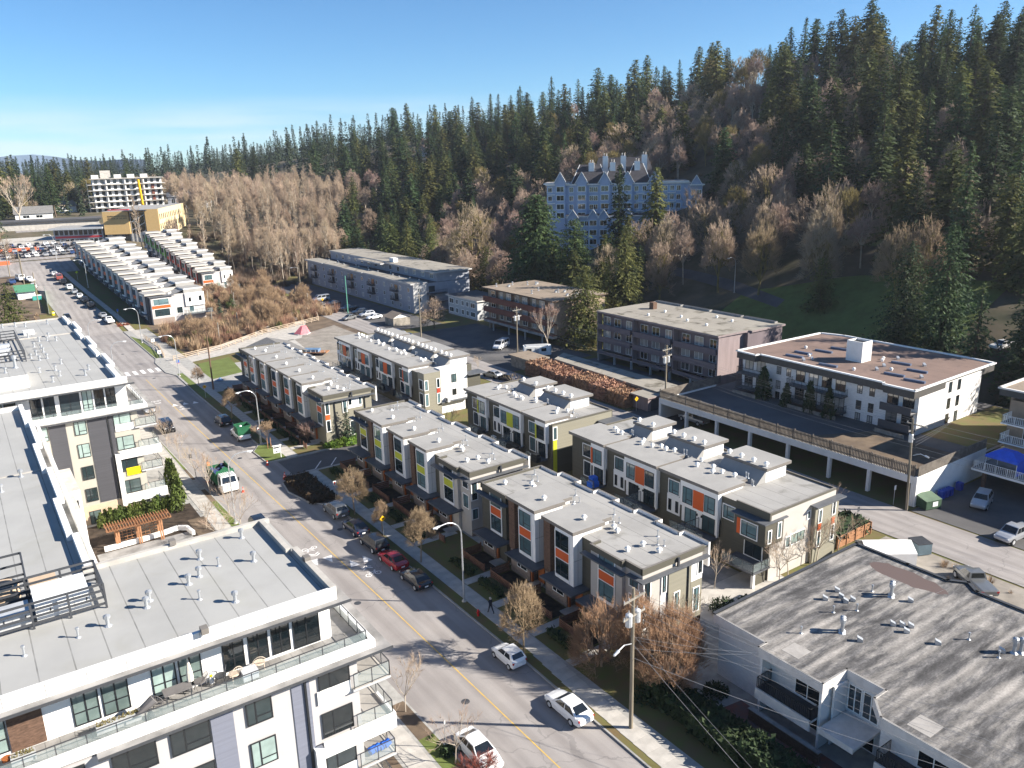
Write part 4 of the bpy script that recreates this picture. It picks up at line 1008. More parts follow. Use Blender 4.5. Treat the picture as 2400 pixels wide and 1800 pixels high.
lounge_chair("pale rattan round-back chair on the near terrace, left one of the pair", 9.4, 43.0, .3, mat("rattan", (.62, .52, .42), .7))
lounge_chair("pale rattan round-back chair on the near terrace beside the covered table", 10.95, 43.2, -.2, MATS["rattan"])
lounge_chair("black wire chair against the near terrace windows", 8.7, 43.3, 1.2, METAL_D)
lounge_chair("grey sling chair beside the closed parasol", 7.6, 43.5, .8, mat("sling_grey", (.16, .15, .15), .8))
lounge_chair("grey sling chair at the glass divider end of the patio table", 5.3, 43.0, -.7, MATS["sling_grey"])
t = tp("patio_table", "dark grey dining table on the near terrace", "table", 6.3, 43.1)
b = MB(); b.box(-.75, .75, -.4, .4, .68, .73); part("tabletop", b, MATS["sling_grey"], t)
for sx in (-.65, .65):
 for sy in (-.33, .33): b = MB(); b.box(sx - .03, sx + .03, sy - .03, sy + .03, 0, .68); part("leg", b, METAL_D, t)
t = tp("covered_table", "low table under a pale cover between the rattan chairs", "table", 10.2, 42.75)
b = MB(); b.box(-.45, .45, -.35, .35, 0, .55); part("cover", b, mat("pale_cover", (.5, .52, .55), .8, .1, 3), t)
t = tp("parasol", "closed off-white patio parasol on the near terrace", "umbrella", 7.1, 43.4)
b = MB(); b.tube((0, 0, 0), (0, 0, 2.1), .03, .03, 6); part("pole", b, METAL_D, t)
b = MB(); b.tube((0, 0, .75), (0, 0, 1.3), .2, .17, 8); b.tube((0, 0, 1.3), (0, 0, 2.15), .17, .03, 8); part("canopy", b, mat("canvas", (.72, .66, .58), .9, .15, 5), t)
t = tp("gas_bottle", "small white gas bottle standing by the grey terrace pier", "gas bottle", 8.25, 43.55)
b = MB(); b.tube((0, 0, 0), (0, 0, .32), .15, .15, 10); b.dome(0, 0, .32, .15, .1, n=10); part("cylinder", b, WHITE_P, t); b = MB(); b.tube((0, 0, .4), (0, 0, .5), .08, .08, 8); part("collar", b, YELLOW, t)
for i, (x, lab) in enumerate(((2.6, "long grey planter box on the near terrace beside the pillar"), (3.7, "long grey planter box next to the glass divider"), (-1.3, "long grey planter box by the brown door"))):
 t = tp("planter_box", lab, "planter", x, 42.75, group="terrace planters")
 b = MB(); b.box(-.55, .55, -.2, .2, 0, .45); part("trough", b, METAL_L, t)
 b = MB()
 for k in range(40):
  a, c = random.uniform(-.5, .5), random.uniform(-.16, .16); h_ = random.uniform(.05, .22); b.face([(a - .05, c, .43), (a + .05, c, .43), (a + random.uniform(-.08, .08), c + random.uniform(-.08, .08), .45 + h_)])
 part("plants", b, GRASS, t)
t = tp("plant_pot", "terracotta pot on the near terrace", "pot", -2.0, 43.0); b = MB(); b.tube((0, 0, 0), (0, 0, .38), .16, .24, 10); part("pot", b, WOOD_O, t)
t = tp("folded_parasol", "dark folded parasol lying in the covered corner of the near terrace", "umbrella", 4.5, 42.5); b = MB(); b.tube((-.6, 0, .3), (.5, .1, .9), .05, .3, 8); part("canopy", b, MATS["sling_grey"], t); b = MB(); b.tube((.2, 0, 0), (.2, 0, .6), .2, .03, 8); part("base", b, METAL_D, t)
t = thing("tarp_bundle", "bright blue tarp bundle on the corner balcony over the sidewalk", "tarp", (17.5, 41.75, 5.9)); b = MB()
for k in range(4): b.tube((-.7 + k * .35, 0, .25), (-.3 + k * .35, .1, .3 + .05 * (k % 2)), .26, .24, 7)
part("sheet", b, mat("blue_tarp", (.02, .13, .62), .5, .3, 6), t)
t = thing("balcony_clutter", "orange and blue toys on the far condominium balcony under the yellow panel", "toys", (15.6, 107.2, 3.1)); b = MB()
for k in range(5): b.box(-.4 + k * .18, -.25 + k * .18, -.1, .1, .1, .35 + .15 * (k % 3))
part("pile", b, ORANGE, t)
# pergola, planter wall and hedge in the courtyard
PG = thing("pergola", "cedar pergola with slatted top in the condominium courtyard", "pergola", (12.8, 97.5, .13))
for x, y in ((-2.3, -.4), (-2.3, .8), (0, -.7), (0, .6), (2.3, -1.2), (2.3, .2)):
 for dx in (-.12, .12): b = MB(); b.box(x + dx - .08, x + dx + .08, y - .08, y + .08, 0, 2.45); part("post", b, WOOD_C, PG)
for y in (-1.0, -.7, .5, .8): b = MB(); b.box(-3.5, 3.6, y - .05, y + .05, 2.45, 2.65); part("beam", b, WOOD_C, PG)
for k in range(24): b = MB(); x = -3.4 + k * .3; b.box(x - .03, x + .03, -1.35, 1.15, 2.655, 2.8); part("slat", b, WOOD_C, PG)
b = MB()
for k in range(9): b.box(-2.2 + k * .5, -2.16 + k * .5, .75, .79, .3, 1.9)
for k in range(5): b.box(-2.3, 2.2, .74, .8, .3 + k * .38, .34 + k * .38)
part("trellis", b, WOOD_C, PG)
t = thing("planter_wall", "curved white planter wall below the pergola", "garden wall", (13.5, 96.8, .13)); b = MB()
pts = [(-4.6, .3), (-3.2, .3), (-.6, .4), (2, .7), (3.7, 1.1), (4.6, .4), (4.9, -1.6)]
for p, q in zip(pts, pts[1:]):
 d = Vector((q[0] - p[0], q[1] - p[1])).normalized(); nx, ny = -d.y * .18, d.x * .18
 b.prism([(p[0] - nx, p[1] - ny), (q[0] - nx, q[1] - ny), (q[0] + nx, q[1] + ny), (p[0] + nx, p[1] + ny)], 0, .55)
part("wall", b, STUCCO_W, t)
sheet("courtyard_patio", [(8, 88), (18.2, 88), (18.2, 96.6), (8, 96.6)], .145, CONC_D)

# ---------------------------------------------------------------- older apartment blocks along the lane and beyond
# near white-brick block with weathered roof
def old_roof():
 mt = bpy.data.materials.new("weathered_roof"); mt.use_nodes = True
 t = mt.node_tree; b = t.nodes["Principled BSDF"]; b.inputs["Roughness"].default_value = .9; b.inputs["Specular IOR Level"].default_value = .2
 tcn = t.nodes.new("ShaderNodeTexCoord"); mp = t.nodes.new("ShaderNodeMapping"); mp.inputs["Scale"].default_value = (.075, .30, .3); mp.inputs["Rotation"].default_value = (0, 0, .12)
 t.links.new(tcn.outputs["Object"], mp.inputs[0])
 n = t.nodes.new("ShaderNodeTexNoise"); n.inputs["Scale"].default_value = 1.7; n.inputs["Detail"].default_value = 9; n.inputs["Roughness"].default_value = .74; n.inputs["Distortion"].default_value = .25
 t.links.new(mp.outputs[0], n.inputs[0])
 r = t.nodes.new("ShaderNodeValToRGB"); e = r.color_ramp.elements
 e[0].position, e[0].color = .40, (.085, .082, .082, 1); e[1].position, e[1].color = .64, (.40, .37, .34, 1)
 x = e.new(.46); x.color = (.14, .135, .135, 1); x = e.new(.53); x.color = (.26, .245, .23, 1)
 t.links.new(n.outputs[0], r.inputs[0])
 n2 = t.nodes.new("ShaderNodeTexNoise"); n2.inputs["Scale"].default_value = 6; n2.inputs["Detail"].default_value = 6; t.links.new(tcn.outputs["Object"], n2.inputs[0])
 wv = t.nodes.new("ShaderNodeTexWave"); wv.bands_direction = 'Y'; wv.inputs["Scale"].default_value = .32; wv.inputs["Distortion"].default_value = 1.2; wv.inputs["Detail"].default_value = 3; wv.inputs["Detail Scale"].default_value = .6
 t.links.new(tcn.outputs["Object"], wv.inputs[0])
 m0 = t.nodes.new("ShaderNodeMixRGB"); m0.blend_type = 'MULTIPLY'; m0.inputs[0].default_value = .35; t.links.new(r.outputs[0], m0.inputs[1]); t.links.new(wv.outputs[0], m0.inputs[2])
 m1 = t.nodes.new("ShaderNodeMixRGB"); m1.blend_type = 'OVERLAY'; m1.inputs[0].default_value = .45; t.links.new(m0.outputs[0], m1.inputs[1]); t.links.new(n2.outputs[0], m1.inputs[2])
 # dried brown pond near the lane side
 sp = t.nodes.new("ShaderNodeVectorMath"); sp.operation = 'SUBTRACT'; sp.inputs[1].default_value = (18.2, -6.2, 0); t.links.new(tcn.outputs["Object"], sp.inputs[0])
 sc = t.nodes.new("ShaderNodeVectorMath"); sc.operation = 'MULTIPLY'; sc.inputs[1].default_value = (.62, .21, 0); t.links.new(sp.outputs[0], sc.inputs[0])
 ln = t.nodes.new("ShaderNodeVectorMath"); ln.operation = 'LENGTH'; t.links.new(sc.outputs[0], ln.inputs[0])
 ad = t.nodes.new("ShaderNodeMath"); ad.inputs[1].default_value = -.25; n3 = t.nodes.new("ShaderNodeTexNoise"); n3.inputs["Scale"].default_value = .9; n3.inputs["Detail"].default_value = 5; t.links.new(tcn.outputs["Object"], n3.inputs[0])
 a2 = t.nodes.new("ShaderNodeMath"); a2.operation = 'MULTIPLY_ADD'; a2.inputs[1].default_value = .5; t.links.new(n3.outputs[0], a2.inputs[0]); t.links.new(ln.outputs["Value"], a2.inputs[2])
 rr = t.nodes.new("ShaderNodeValToRGB"); rr.color_ramp.elements[0].position = 1.0 - .02; rr.color_ramp.elements[1].position = 1.0; rr.color_ramp.elements[0].color = (1, 1, 1, 1); rr.color_ramp.elements[1].color = (0, 0, 0, 1)
 t.links.new(a2.outputs[0], rr.inputs[0])
 m2 = t.nodes.new("ShaderNodeMixRGB"); m2.inputs[2].default_value = (.115, .085, .08, 1); t.links.new(rr.outputs[0], m2.inputs[0]); t.links.new(m1.outputs[0], m2.inputs[1])
 t.links.new(m2.outputs[0], b.inputs["Base Color"])
 return mt
OLDROOF = old_roof()
EDGE_W = mat("painted_fascia", (.62, .59, .56), .75, .1, 1.4)
NR = thing("apartment_building", "low white-brick apartment block with weathered flat roof at the near right", "apartment building", (47.3, 40, .1))
b = MB()
out_ = [(0, -.2), (0, -5.4), (-.9, -5.4), (-.9, -11.1), (2.0, -11.1), (2.0, -14.2), (.6, -14.2), (-.9, -15.6), (-.9, -27), (0, -27), (0, -48), (20.4, -48), (20.4, -11.4), (21.4, -10.2), (20.4, -8.9), (20.4, -5.2), (20.4, .0)]
b.prism(out_[::-1] if sum(p[0]*q[1]-q[0]*p[1] for p, q in zip(out_, out_[1:]+out_[:1])) < 0 else out_, 5.72, 5.78, 0, 1); part("roof", b, [EDGE_W, OLDROOF], NR)
def edge(name, pts, w, z0, z1, mats, parent):
 b = MB()
 for p, q in zip(pts, pts[1:]):
  d = Vector((q[0] - p[0], q[1] - p[1])); L = d.length
  if L < .05: continue
  d.normalize(); nx, ny = -d.y * w / 2, d.x * w / 2; ex, ey = d.x * w / 2 * .98, d.y * w / 2 * .98
  b.prism([(p[0] - nx - ex, p[1] - ny - ey), (q[0] - nx + ex, q[1] - ny + ey), (q[0] + nx + ex, q[1] + ny + ey), (p[0] + nx - ex, p[1] + ny - ey)][::1], z0, z1, 0, 1)
 return part(name, b, mats, parent)
edge("fascia", out_ + out_[:1], .16, 5.05, 5.83, [EDGE_W, CONC_D], NR)
edge("roof_cap", out_[10:] + out_[:1], .3, 5.831, 5.95, [BLACK, METAL_D], NR)
b = MB(); b.box(2.05, 20.2, -47.8, -.4, 0, 5.7); b.box(.4, 2.04, -11.0, -.4, 0, 5.7); b.box(.4, 2.04, -47.8, -15.0, 0, 5.7); part("wall", b, BRICK_W, NR)
b = MB(); b.box(-.7, .39, -11.0, -10.8, 0, 5.0); b.box(-.7, .39, -5.7, -5.5, 0, 5.0); b.box(.41, 2.0, -11.3, -11.15, 0, 5.0); part("wing_wall", b, STUCCO_W, NR)
for y0, y1 in ((-10.7, -5.8), (-20.4, -15.8), (-26.6, -21.5)):
 b = MB(); b.box(-1.5, .38, y0, y1, 2.35, 2.55, 0, 1); b.box(-1.55, -1.4, y0, y1, 1.75, 2.65); part("balcony", b, [EDGE_W, METAL_D], NR)
 railing(NR, [(.3, y1 - .05), (-1.4, y1 - .05), (-1.4, y0 + .05), (.3, y0 + .05)], 2.56, 1.0, False, BLACK, "railing", .16)
 window(NR, '-x', y0 + .5, y0 + 2.7, 2.7, 4.7, .37, WHITE_P, GLASS_D, None, 2); window(NR, '-x', y0 + .4, y0 + 2.6, .5, 2.0, .37, WHITE_P, GLASS_D, None, 2)
window(NR, '-x', -13.9, -12.6, 2.6, 4.8, 2.02, WHITE_P, GLASS_D, None, 2, "patio_door"); window(NR, '-x', -12.5, -11.4, 2.6, 4.8, 2.02, WHITE_P, GLASS_D, None, 2, "patio_door")
b = MB(); b.box(-1.4, 2.03, -14.2, -11.35, 2.2, 2.4); b.box(-1.5, -1.4, -14.2, -11.35, 2.1, 2.55); part("balcony", b, [EDGE_W], NR)
window(NR, '-x', -13.8, -11.6, .1, 2.0, 2.02, WHITE_P, GLASS_D, None, 2, "patio_door")
for x, y, k in ((10.6,-4.9,'b'),(11.2,-4.1,'b'),(9.2,-4.3,'b'),(10.2,-5.6,'b'),(10.9,-5.8,'b'),(14.0,-7.4,'f'),(14.4,-7.2,'f'),(14.6,-8.8,'b'),(10.1,-9.9,'b'),(10.6,-10.4,'b'),(11.0,-10.9,'b'),(10.0,-11.1,'b'),(5.9,-8.1,'f'),(6.2,-7.9,'f'),(6.0,-9.6,'b'),(10.4,-13.4,'b'),(13.8,-17.4,'f'),(14.2,-17.7,'f'),(13.2,-16.8,'b'),(12.5,-19.6,'b'),(13.3,-20.0,'b'),(12.9,-21.2,'b'),(10.3,-22.3,'b'),(11.0,-23.3,'b'),(10.0,-23.6,'b'),(3.3,-6.2,'p'),(8.0,-5.9,'p'),(9.8,-6.9,'p'),(13.6,-5.9,'p'),(12.9,-14.5,'p'),(12.3,-17.0,'p')):
 vent(NR, {"b": "box_vent", "f": "tall_flue", "p": "vent_pipe"}[k], x, y, 5.78, rz=2.2 if k == 'b' else 0, s=.85 if k == 'b' else 1)
for q in ((.2, 1.8, -8.2, -6.7), (-.2, 1.5, -18.6, -17.0)): b = MB(); b.box(*q, 5.781, 5.795); part("roof_patch", b, mat("patch", (.34, .32, .30), .9, .15, 1), NR)
# brick walk and garden wall in front of it
sheet("brick_walk", [(43.0, 36.5), (46.5, 36.0), (46.3, 14), (43.2, 14)], .145, mat("red_pavers", (.20, .075, .06), .9, col2=(.10, .085, .09), scale=.9, detail=6, bump=.3, bscale=6))
t = thing("brick_garden_wall", "low brown brick wall along the red paver walk", "garden wall", (45.3, 31, .13)); b = MB(); b.box(-.15, .15, -3, 3.2, 0, .95); part("wall", b, BRICK_B, t); b = MB(); b.box(-.2, .2, -3.05, 3.25, .95, 1.03); part("coping", b, CONC_D, t)

def apt(label, name="apartment_building", cat="apartment building", loc=(0, 0, 0)): return thing(name, label, cat, loc)
def bx(t, name, mats, *a, **k):
 b = MB(); b.box(*a, **k); return part(name, b, mats, t)
# white block on its parking podium
WA = apt("white brick apartment block with brown flat roof and dark fascia")
ROOF_BR = roof_mat("brown_roof", (.21, .145, .12), (.15, .105, .088), 3, .3, (.06, .05, .045))
bx(WA, "wall", BRICK_W, 109, 126.3, 57.2, 88.4, 2.8, 9.9)
b = MB(); o_ = [(108.3, 57.0), (131.0, 57.6), (131.4, 61.5), (131.2, 84), (130, 88), (107.6, 88.6), (107.4, 84.6), (108.4, 84.4), (108.0, 62.2), (107.2, 61.6), (107.2, 57.0)]
b.prism(o_, 9.1, 10.2, 0, 1); part("roof", b, [mat("dark_fascia", (.075, .07, .065), .7, .1, 2), ROOF_BR], WA)
edge("roof_cap", o_ + o_[:1], .35, 10.201, 10.42, [WHITE_P, WHITE_P], WA)
for y in (80.9, 79.0, 66.3, 64.3):
 for z in (7.5, 5.0, 3.1): window(WA, '-x', y - .4, y + .45, z, z + 1.4 if z < 7 else z + 1.3, 108.97, BLACK, GLASS_W, None, 3)
for x in (117.3, 119.8):
 for z in (8.2, 5.7, 3.3): window(WA, '-y', x - .4, x + .4, z, z + 1.6, 57.17, BLACK, GLASS_D, None, 0)
for i, (y0, y1) in enumerate(((57.3, 62.0), (68.2, 78.2), (83.2, 88.3))):
 for z in (7.0, 4.4):
  bx(WA, "balcony", [METAL_D, CONC_D], 107.3, 108.98, y0, y1, z - .5, z - .32, top=1)
  if i == 0: bx(WA, "balcony_front", [CHAR], 107.25, 107.35, y0, y1, z - .52, z + .6)
  else: railing(WA, [(108.9, y0 + .05), (107.35, y0 + .05), (107.35, y1 - .05), (108.9, y1 - .05)], z - .32, 1.0, False, BLACK, "railing", .25)
 for z in (2.85, 4.5, 7.1):
  for k in range(2 if y1 - y0 < 6 else 4): window(WA, '-x', y0 + .5 + k * 2.4, y0 + 2.2 + k * 2.4, z, z + 1.9, 108.97, BLACK, GLASS_W, None, 2, "patio_door")
 f = MB()
 for k in range(int((y1 - y0) / .3)): f.box(106.2, 106.25, y0 + k * .3, y0 + k * .3 + .27, 2.4, 3.9)
 f.box(106.25, 106.3, y0, y1, 2.7, 2.8); f.box(106.25, 106.3, y0, y1, 3.4, 3.5); part("patio_fence", f, WOOD_G, WA)
b = MB(); b.box(116.0, 118.6, 70.8, 73.6, 10.2, 13.2, 0, 1); b.box(116.0, 118.6, 70.8, 70.95, 13.2, 13.5); b.box(116.0, 118.6, 73.45, 73.6, 13.2, 13.5); b.box(116, 116.15, 70.951, 73.449, 13.2, 13.5); b.box(118.45, 118.6, 70.951, 73.449, 13.2, 13.5); part("stair_tower", b, [STUCCO_W, BLACK], WA)
SKYL = mat("blue_skylight", (.10, .13, .20), .3, .1, 2)
for x, y in ((111.5, 80), (114.5, 80.5), (118, 79), (121.5, 78.4), (110.5, 73), (113, 63.5), (117.5, 62.5), (112, 59.8), (120, 66.5)):
 b = MB(); b.box(-.25, .25, -1.5, 1.5, 0, .3); part("skylight", b, SKYL, WA, (x, y, 10.2), .1)
for x, y, k in ((112, 77, 'b'), (113.6, 78.7, 'f'), (118, 82.5, 'f'), (110.4, 77.4, 'b'), (119.5, 69.4, 'f'), (120.8, 70, 'f'), (116.6, 67.3, 'b'), (115.4, 65.4, 'f'), (113.8, 66.8, 'b'), (111.2, 69, 'f'), (121.5, 63.6, 'b'), (114.6, 60.2, 'b'), (122.5, 68.5, 'b')):
 vent(WA, {"b": "box_vent", "f": "turbine_vent"}[k], x, y, 10.2, 1.0)
rebase(WA, (109, 72, 2.8))
FENCE_D = mat("weathered_fence", (.15, .13, .11), .85, .3, 1.2)
PO = apt("white concrete parking podium with open bays and slatted deck fence", "parking_podium", "parking structure")
bx(PO, "deck", [STUCCO_W, ASPHALT_D], 93.3, 132, 48.2, 92.3, 2.95, 3.3, top=1)
bx(PO, "beam", STUCCO_W, 93.0, 93.29, 48.2, 92.3, 2.9, 3.85)
bx(PO, "end_wall", STUCCO_W, 93.0, 110, 47.9, 48.19, -.05, 3.9)
bx(PO, "end_wall", STUCCO_W, 93.3, 107, 92.31, 92.6, -.05, 3.6); bx(PO, "back_wall", CONC_D, 107.5, 107.8, 48.2, 92.3, -.05, 2.94)
for y in (48.4, 54.3, 60.1, 66.8, 73.5, 79.9, 86.2, 92.0): bx(PO, "pillar", STUCCO_W, 92.95, 93.45, y - .2, y + .2, -.05, 2.89)
y = 48.3; n = 0
while y < 92.2:
 bx(PO, "picket", FENCE_D, 93.0, 93.06, y, y + .15, 3.86, 5.3); y += .2165; n += 1
bx(PO, "fence_rail", FENCE_D, 93.07, 93.13, 48.2, 92.3, 4.1, 4.22); bx(PO, "fence_rail", FENCE_D, 93.07, 93.13, 48.2, 92.3, 4.95, 5.07)
for k in range(16): bx(PO, "fence_post", FENCE_D, 93.131, 93.25, 48.3 + k * 2.92, 48.42 + k * 2.92, 3.3, 5.4)
fp = MB()
for k in range(62): fp.box(93.2 + k * .27, 93.42 + k * .27, 47.92, 47.98, 3.92, 5.25)
fp.box(93.2, 110, 47.99, 48.05, 4.1, 4.2); fp.box(93.2, 110, 47.99, 48.05, 4.9, 5.0)
o = part("end_fence", fp, FENCE_D, PO); o["kind"] = "stuff"
fp = MB()
for k in range(60): fp.box(93.2 + k * .25, 93.41 + k * .25, 92.35, 92.41, 3.62, 5.1)
o = part("end_fence", fp, FENCE_D, PO); o["kind"] = "stuff"
b = MB(); b.prism([(94, 49), (106, 50), (106, 62), (98, 66), (97, 92), (94, 92)], 3.301, 3.33); part("deck_planting", b, DIRT, PO)
b = MB(); b.box(110.1, 131.5, 48.3, 57.1, 3.301, 3.34); part("deck_gravel", b, GRASS, PO)
rebase(PO, (100, 70, 0))
# purple-brown block over a carport
PU = apt("purple-brown four-storey apartment block over an open carport")
PURP = mat("mauve_siding", (.155, .125, .135), .8, .1, .8, stretch=(1, 1, .15), bump=.15, bscale=2)
PURP_L = mat("mauve_siding_light", (.25, .20, .20), .8, .12, 1.5, stretch=(1, 1, .1), bump=.3, bscale=2)
ROOF_PU = roof_mat("tar_gravel_roof", (.30, .275, .235), (.25, .23, .20), 4, .85, (.075, .066, .045))
bx(PU, "wall", PURP, 113.2, 127.3, 96.9, 129.6, 2.3, 10.6); bx(PU, "end_cladding", PURP_L, 112.1, 119, 96.6, 96.89, .0, 10.7)
b = MB(); b.prism([(111.7, 96.4), (119.8, 96.2), (119.8, 95.4), (129.5, 95.4), (129.5, 105), (129, 130), (111.7, 130)], 10.61, 10.95, 0, 1); part("roof", b, [PURP_L, ROOF_PU], PU)
bx(PU, "wall", PURP, 119.01, 129, 95.7, 96.88, 0, 10.6)
for k in range(4): bx(PU, "rear_parapet", [CONC_D, METAL_D], 128.3, 129.2, 97 + k * 8.2, 104.6 + k * 8.2, 10.951, 11.3, top=1)
bx(PU, "chimney", BRICK_B, 121.5, 122.6, 123, 124.2, 10.95, 12.4)
for k, (y0, y1) in enumerate(((97, 107.6), (108.4, 118.9), (119.7, 129.9))):
 x = 111.9
 for z in (8.0, 5.3, 2.6) :
  bx(PU, "balcony", PURP, x - .02, 113.19, y0, y1, z - .75, z - .6); bx(PU, "balcony_front", PURP, x - .1, x - .021, y0, y1, z - .9, z + .25 if z > 3 else z - .2)
  for j in range(3):
   yy = y0 + .9 + j * 3.3; g = GLASS_W
   o = window(PU, '-x', yy, yy + (2.1 if j else 1.7), z, z + 1.7, 113.17, WHITE_P, g, None, 2)
 bx(PU, "side_fin", PURP_L, x, 113.18, y1 + .01, y1 + .15, 1.8, 10.6)
for y in (103, 108.5, 113.8, 119.4, 124.6): bx(PU, "pillar", CONC, 111.9, 112.3, y - .2, y + .2, 0, 1.84)
bx(PU, "back_wall", CONC_D, 121, 121.3, 97, 129.5, 0, 2.29); bx(PU, "end_wall", CONC, 112, 121, 129.7, 130, 0, 2.29)
for x, y in ((121, 119), (119.5, 113), (117.6, 109.5), (124.4, 108), (123.6, 103.4), (116, 118.8), (117, 104)): vent(PU, "turbine_vent", x, y, 10.95, s=1.1)
rebase(PU, (112, 113, 0))
# red-brown balcony block
BR = apt("brown four-storey apartment block with rust-red balcony bands")
RUST = mat("rust_band", (.17, .062, .042), .8, .12, 1); BEI = mat("beige_stucco", (.30, .23, .17), .85, .1, 1)
ROOF_B = roof_mat("tan_gravel_roof", (.27, .215, .165), (.21, .17, .13), 4, .5, (.1, .08, .06))
bx(BR, "wall", BEI, 113.2, 128, 146, 174.8, 2.4, 10.6); bx(BR, "roof", [mat("brown_fascia", (.10, .07, .05), .8), ROOF_B], 111.6, 128.6, 145.5, 175.4, 10.61, 10.95, top=1)
for z in (8.2, 5.6):
 bx(BR, "balcony", RUST, 111.9, 113.19, 145.8, 175.1, z - .5, z - .3); bx(BR, "balcony_front", RUST, 111.75, 111.899, 145.8, 175.1, z - .9, z + .55)
bx(BR, "balcony", RUST, 111.9, 113.19, 145.8, 175.1, 2.6, 2.8); bx(BR, "ground_beam", CONC_D, 111.8, 113.18, 145.8, 175.1, 2.0, 2.59)
for z in (8.4, 5.8, 3.1):
 for k in range(8):
  y = 147 + k * 3.5; window(BR, '-x', y, y + (1.9 if k % 2 else 1.3), z, z + 1.7, 113.17, WHITE_P, GLASS_W, None, 2)
 for k in range(4): bx(BR, "dark_door", BRICK_B, 113.12, 113.18, 149.2 + k * 7, 150.3 + k * 7, z - .2, z + 1.7)
for y in (150, 157, 164, 171): bx(BR, "pillar", CONC, 111.9, 112.2, y - .15, y + .15, 0, 1.99)
bx(BR, "end_wall", BEI, 113.2, 127.8, 174.2, 174.7, 0, 2.39); bx(BR, "back_wall", CONC_D, 119.5, 119.8, 146, 174.1, 0, 2.39)
for k in range(16): vent(BR, "box_vent" if k % 2 else "gooseneck_vent", 114 + rng.uniform(0, 12), 148 + rng.uniform(0, 25), 10.95, s=1.2)
rebase(BR, (112, 160, 0))
SW = apt("small pale grey two-storey apartment house with white window frames"); LG = mat("pale_siding", (.48, .49, .50), .8, .08, 1, stretch=(1, 1, 8), bump=.2, bscale=2)
bx(SW, "wall", LG, 116, 125.5, 184.8, 200.4, 0, 5.2); bx(SW, "roof", [EDGE_W, ASPHALT_D], 115.5, 126, 184.2, 201, 5.21, 5.5, top=1)
for z in (3.2, .7):
 for y, wd in ((186, 2.2), (189.3, 1.2), (191.8, 1.2), (195.0, 1.2), (197.4, 2.2)): window(SW, '-x', y, y + wd, z, z + 1.35, 115.97, WHITE_P, GLASS_D, WHITE_P, 2)
rebase(SW, (116, 192, 0))
# long grey-blue block with a set-back top floor
GB = apt("long grey-blue apartment block with dark balconies and set-back top floor")
GBL = mat("greyblue_stucco", (.30, .315, .355), .85, .07, 1); GEND = mat("grey_end", (.46, .45, .44), .85, .06, 1)
bx(GB, "wall", [GBL, ASPHALT_D], 107.8, 127, 206.3, 288, 0, 8.3, top=1); bx(GB, "end_cladding", GEND, 107.8, 112.2, 206.0, 206.29, 0, 8.4)
for k in range(5):
 x = 107.0 if k % 2 == 0 else 107.4
 bx(GB, "roof_edge", [GEND, ROOF_PU], x, 112.5 - .8 * (k % 2), 206 + k * 16.5, 222.4 + k * 16.5, 8.31, 8.75, top=1)
bx(GB, "top_floor_wall", GBL, 116.2, 127.4, 207, 286, 8.31, 10.9); bx(GB, "roof", [GEND, ROOF_PU], 115.0, 127.9, 206, 238, 10.91, 11.3, top=1); bx(GB, "roof", [GEND, ROOF_PU], 116.2, 128.3, 238.01, 287, 10.92, 11.32, top=1); bx(GB, "roof", [GEND, ROOF_PU], 113.2, 116.19, 238.01, 256, 10.7, 11.1, top=1)
for z in (5.9, 3.3, .8):
 for k in range(15):
  y = 208.4 + k * 5.3; window(GB, '-x', y, y + 1.2, z, z + 1.3, 107.77, WHITE_P, GLASS_W, None, 2)
  if k % 3 == 1 and z > 2:
   bx(GB, "balcony", [CHAR], 106.5, 107.79, y + 1.6, y + 5.2, z - .6, z - .45); railing(GB, [(107.7, y + 1.65), (106.55, y + 1.65), (106.55, y + 5.15), (107.7, y + 5.15)], z - .45, 1.0, False, BLACK, "railing", .3)
   window(GB, '-x', y + 2.2, y + 4.2, z - .4, z + 1.4, 107.77, BLACK, GLASS_D, None, 2, "patio_door")
for k in range(14): window(GB, '-x', 209 + k * 5.4, 210.8 + k * 5.4, 9.0, 10.5, 116.17, WHITE_P, GLASS_W, None, 2)
for z in (5.7, 3.1):
 bx(GB, "balcony", CHAR, 112.3, 118.5, 204.6, 206.28, z - .55, z - .4); railing(GB, [(112.4, 206.2), (112.4, 204.7), (118.4, 204.7)], z - .4, 1.0, False, BLACK, "railing", .3); window(GB, '-y', 113, 115, z, z + 1.7, 206.26, BLACK, GLASS_D, None, 2)
window(GB, '-y', 109.2, 110.3, 6, 7.2, 205.97, WHITE_P, GLASS_W, None, 2); window(GB, '-y', 109.2, 110.3, 3.2, 4.4, 205.97, WHITE_P, GLASS_W, None, 2)
for k in range(14): vent(GB, "gooseneck_vent", 110 + rng.uniform(0, 4), 210 + k * 5.2, 8.4, s=1.2)
b = MB(); b.box(117, 118.6, 236, 239, 11.3, 12.6); part("roof_box", b, STUCCO_W, GB)
rebase(GB, (108, 247, 0))
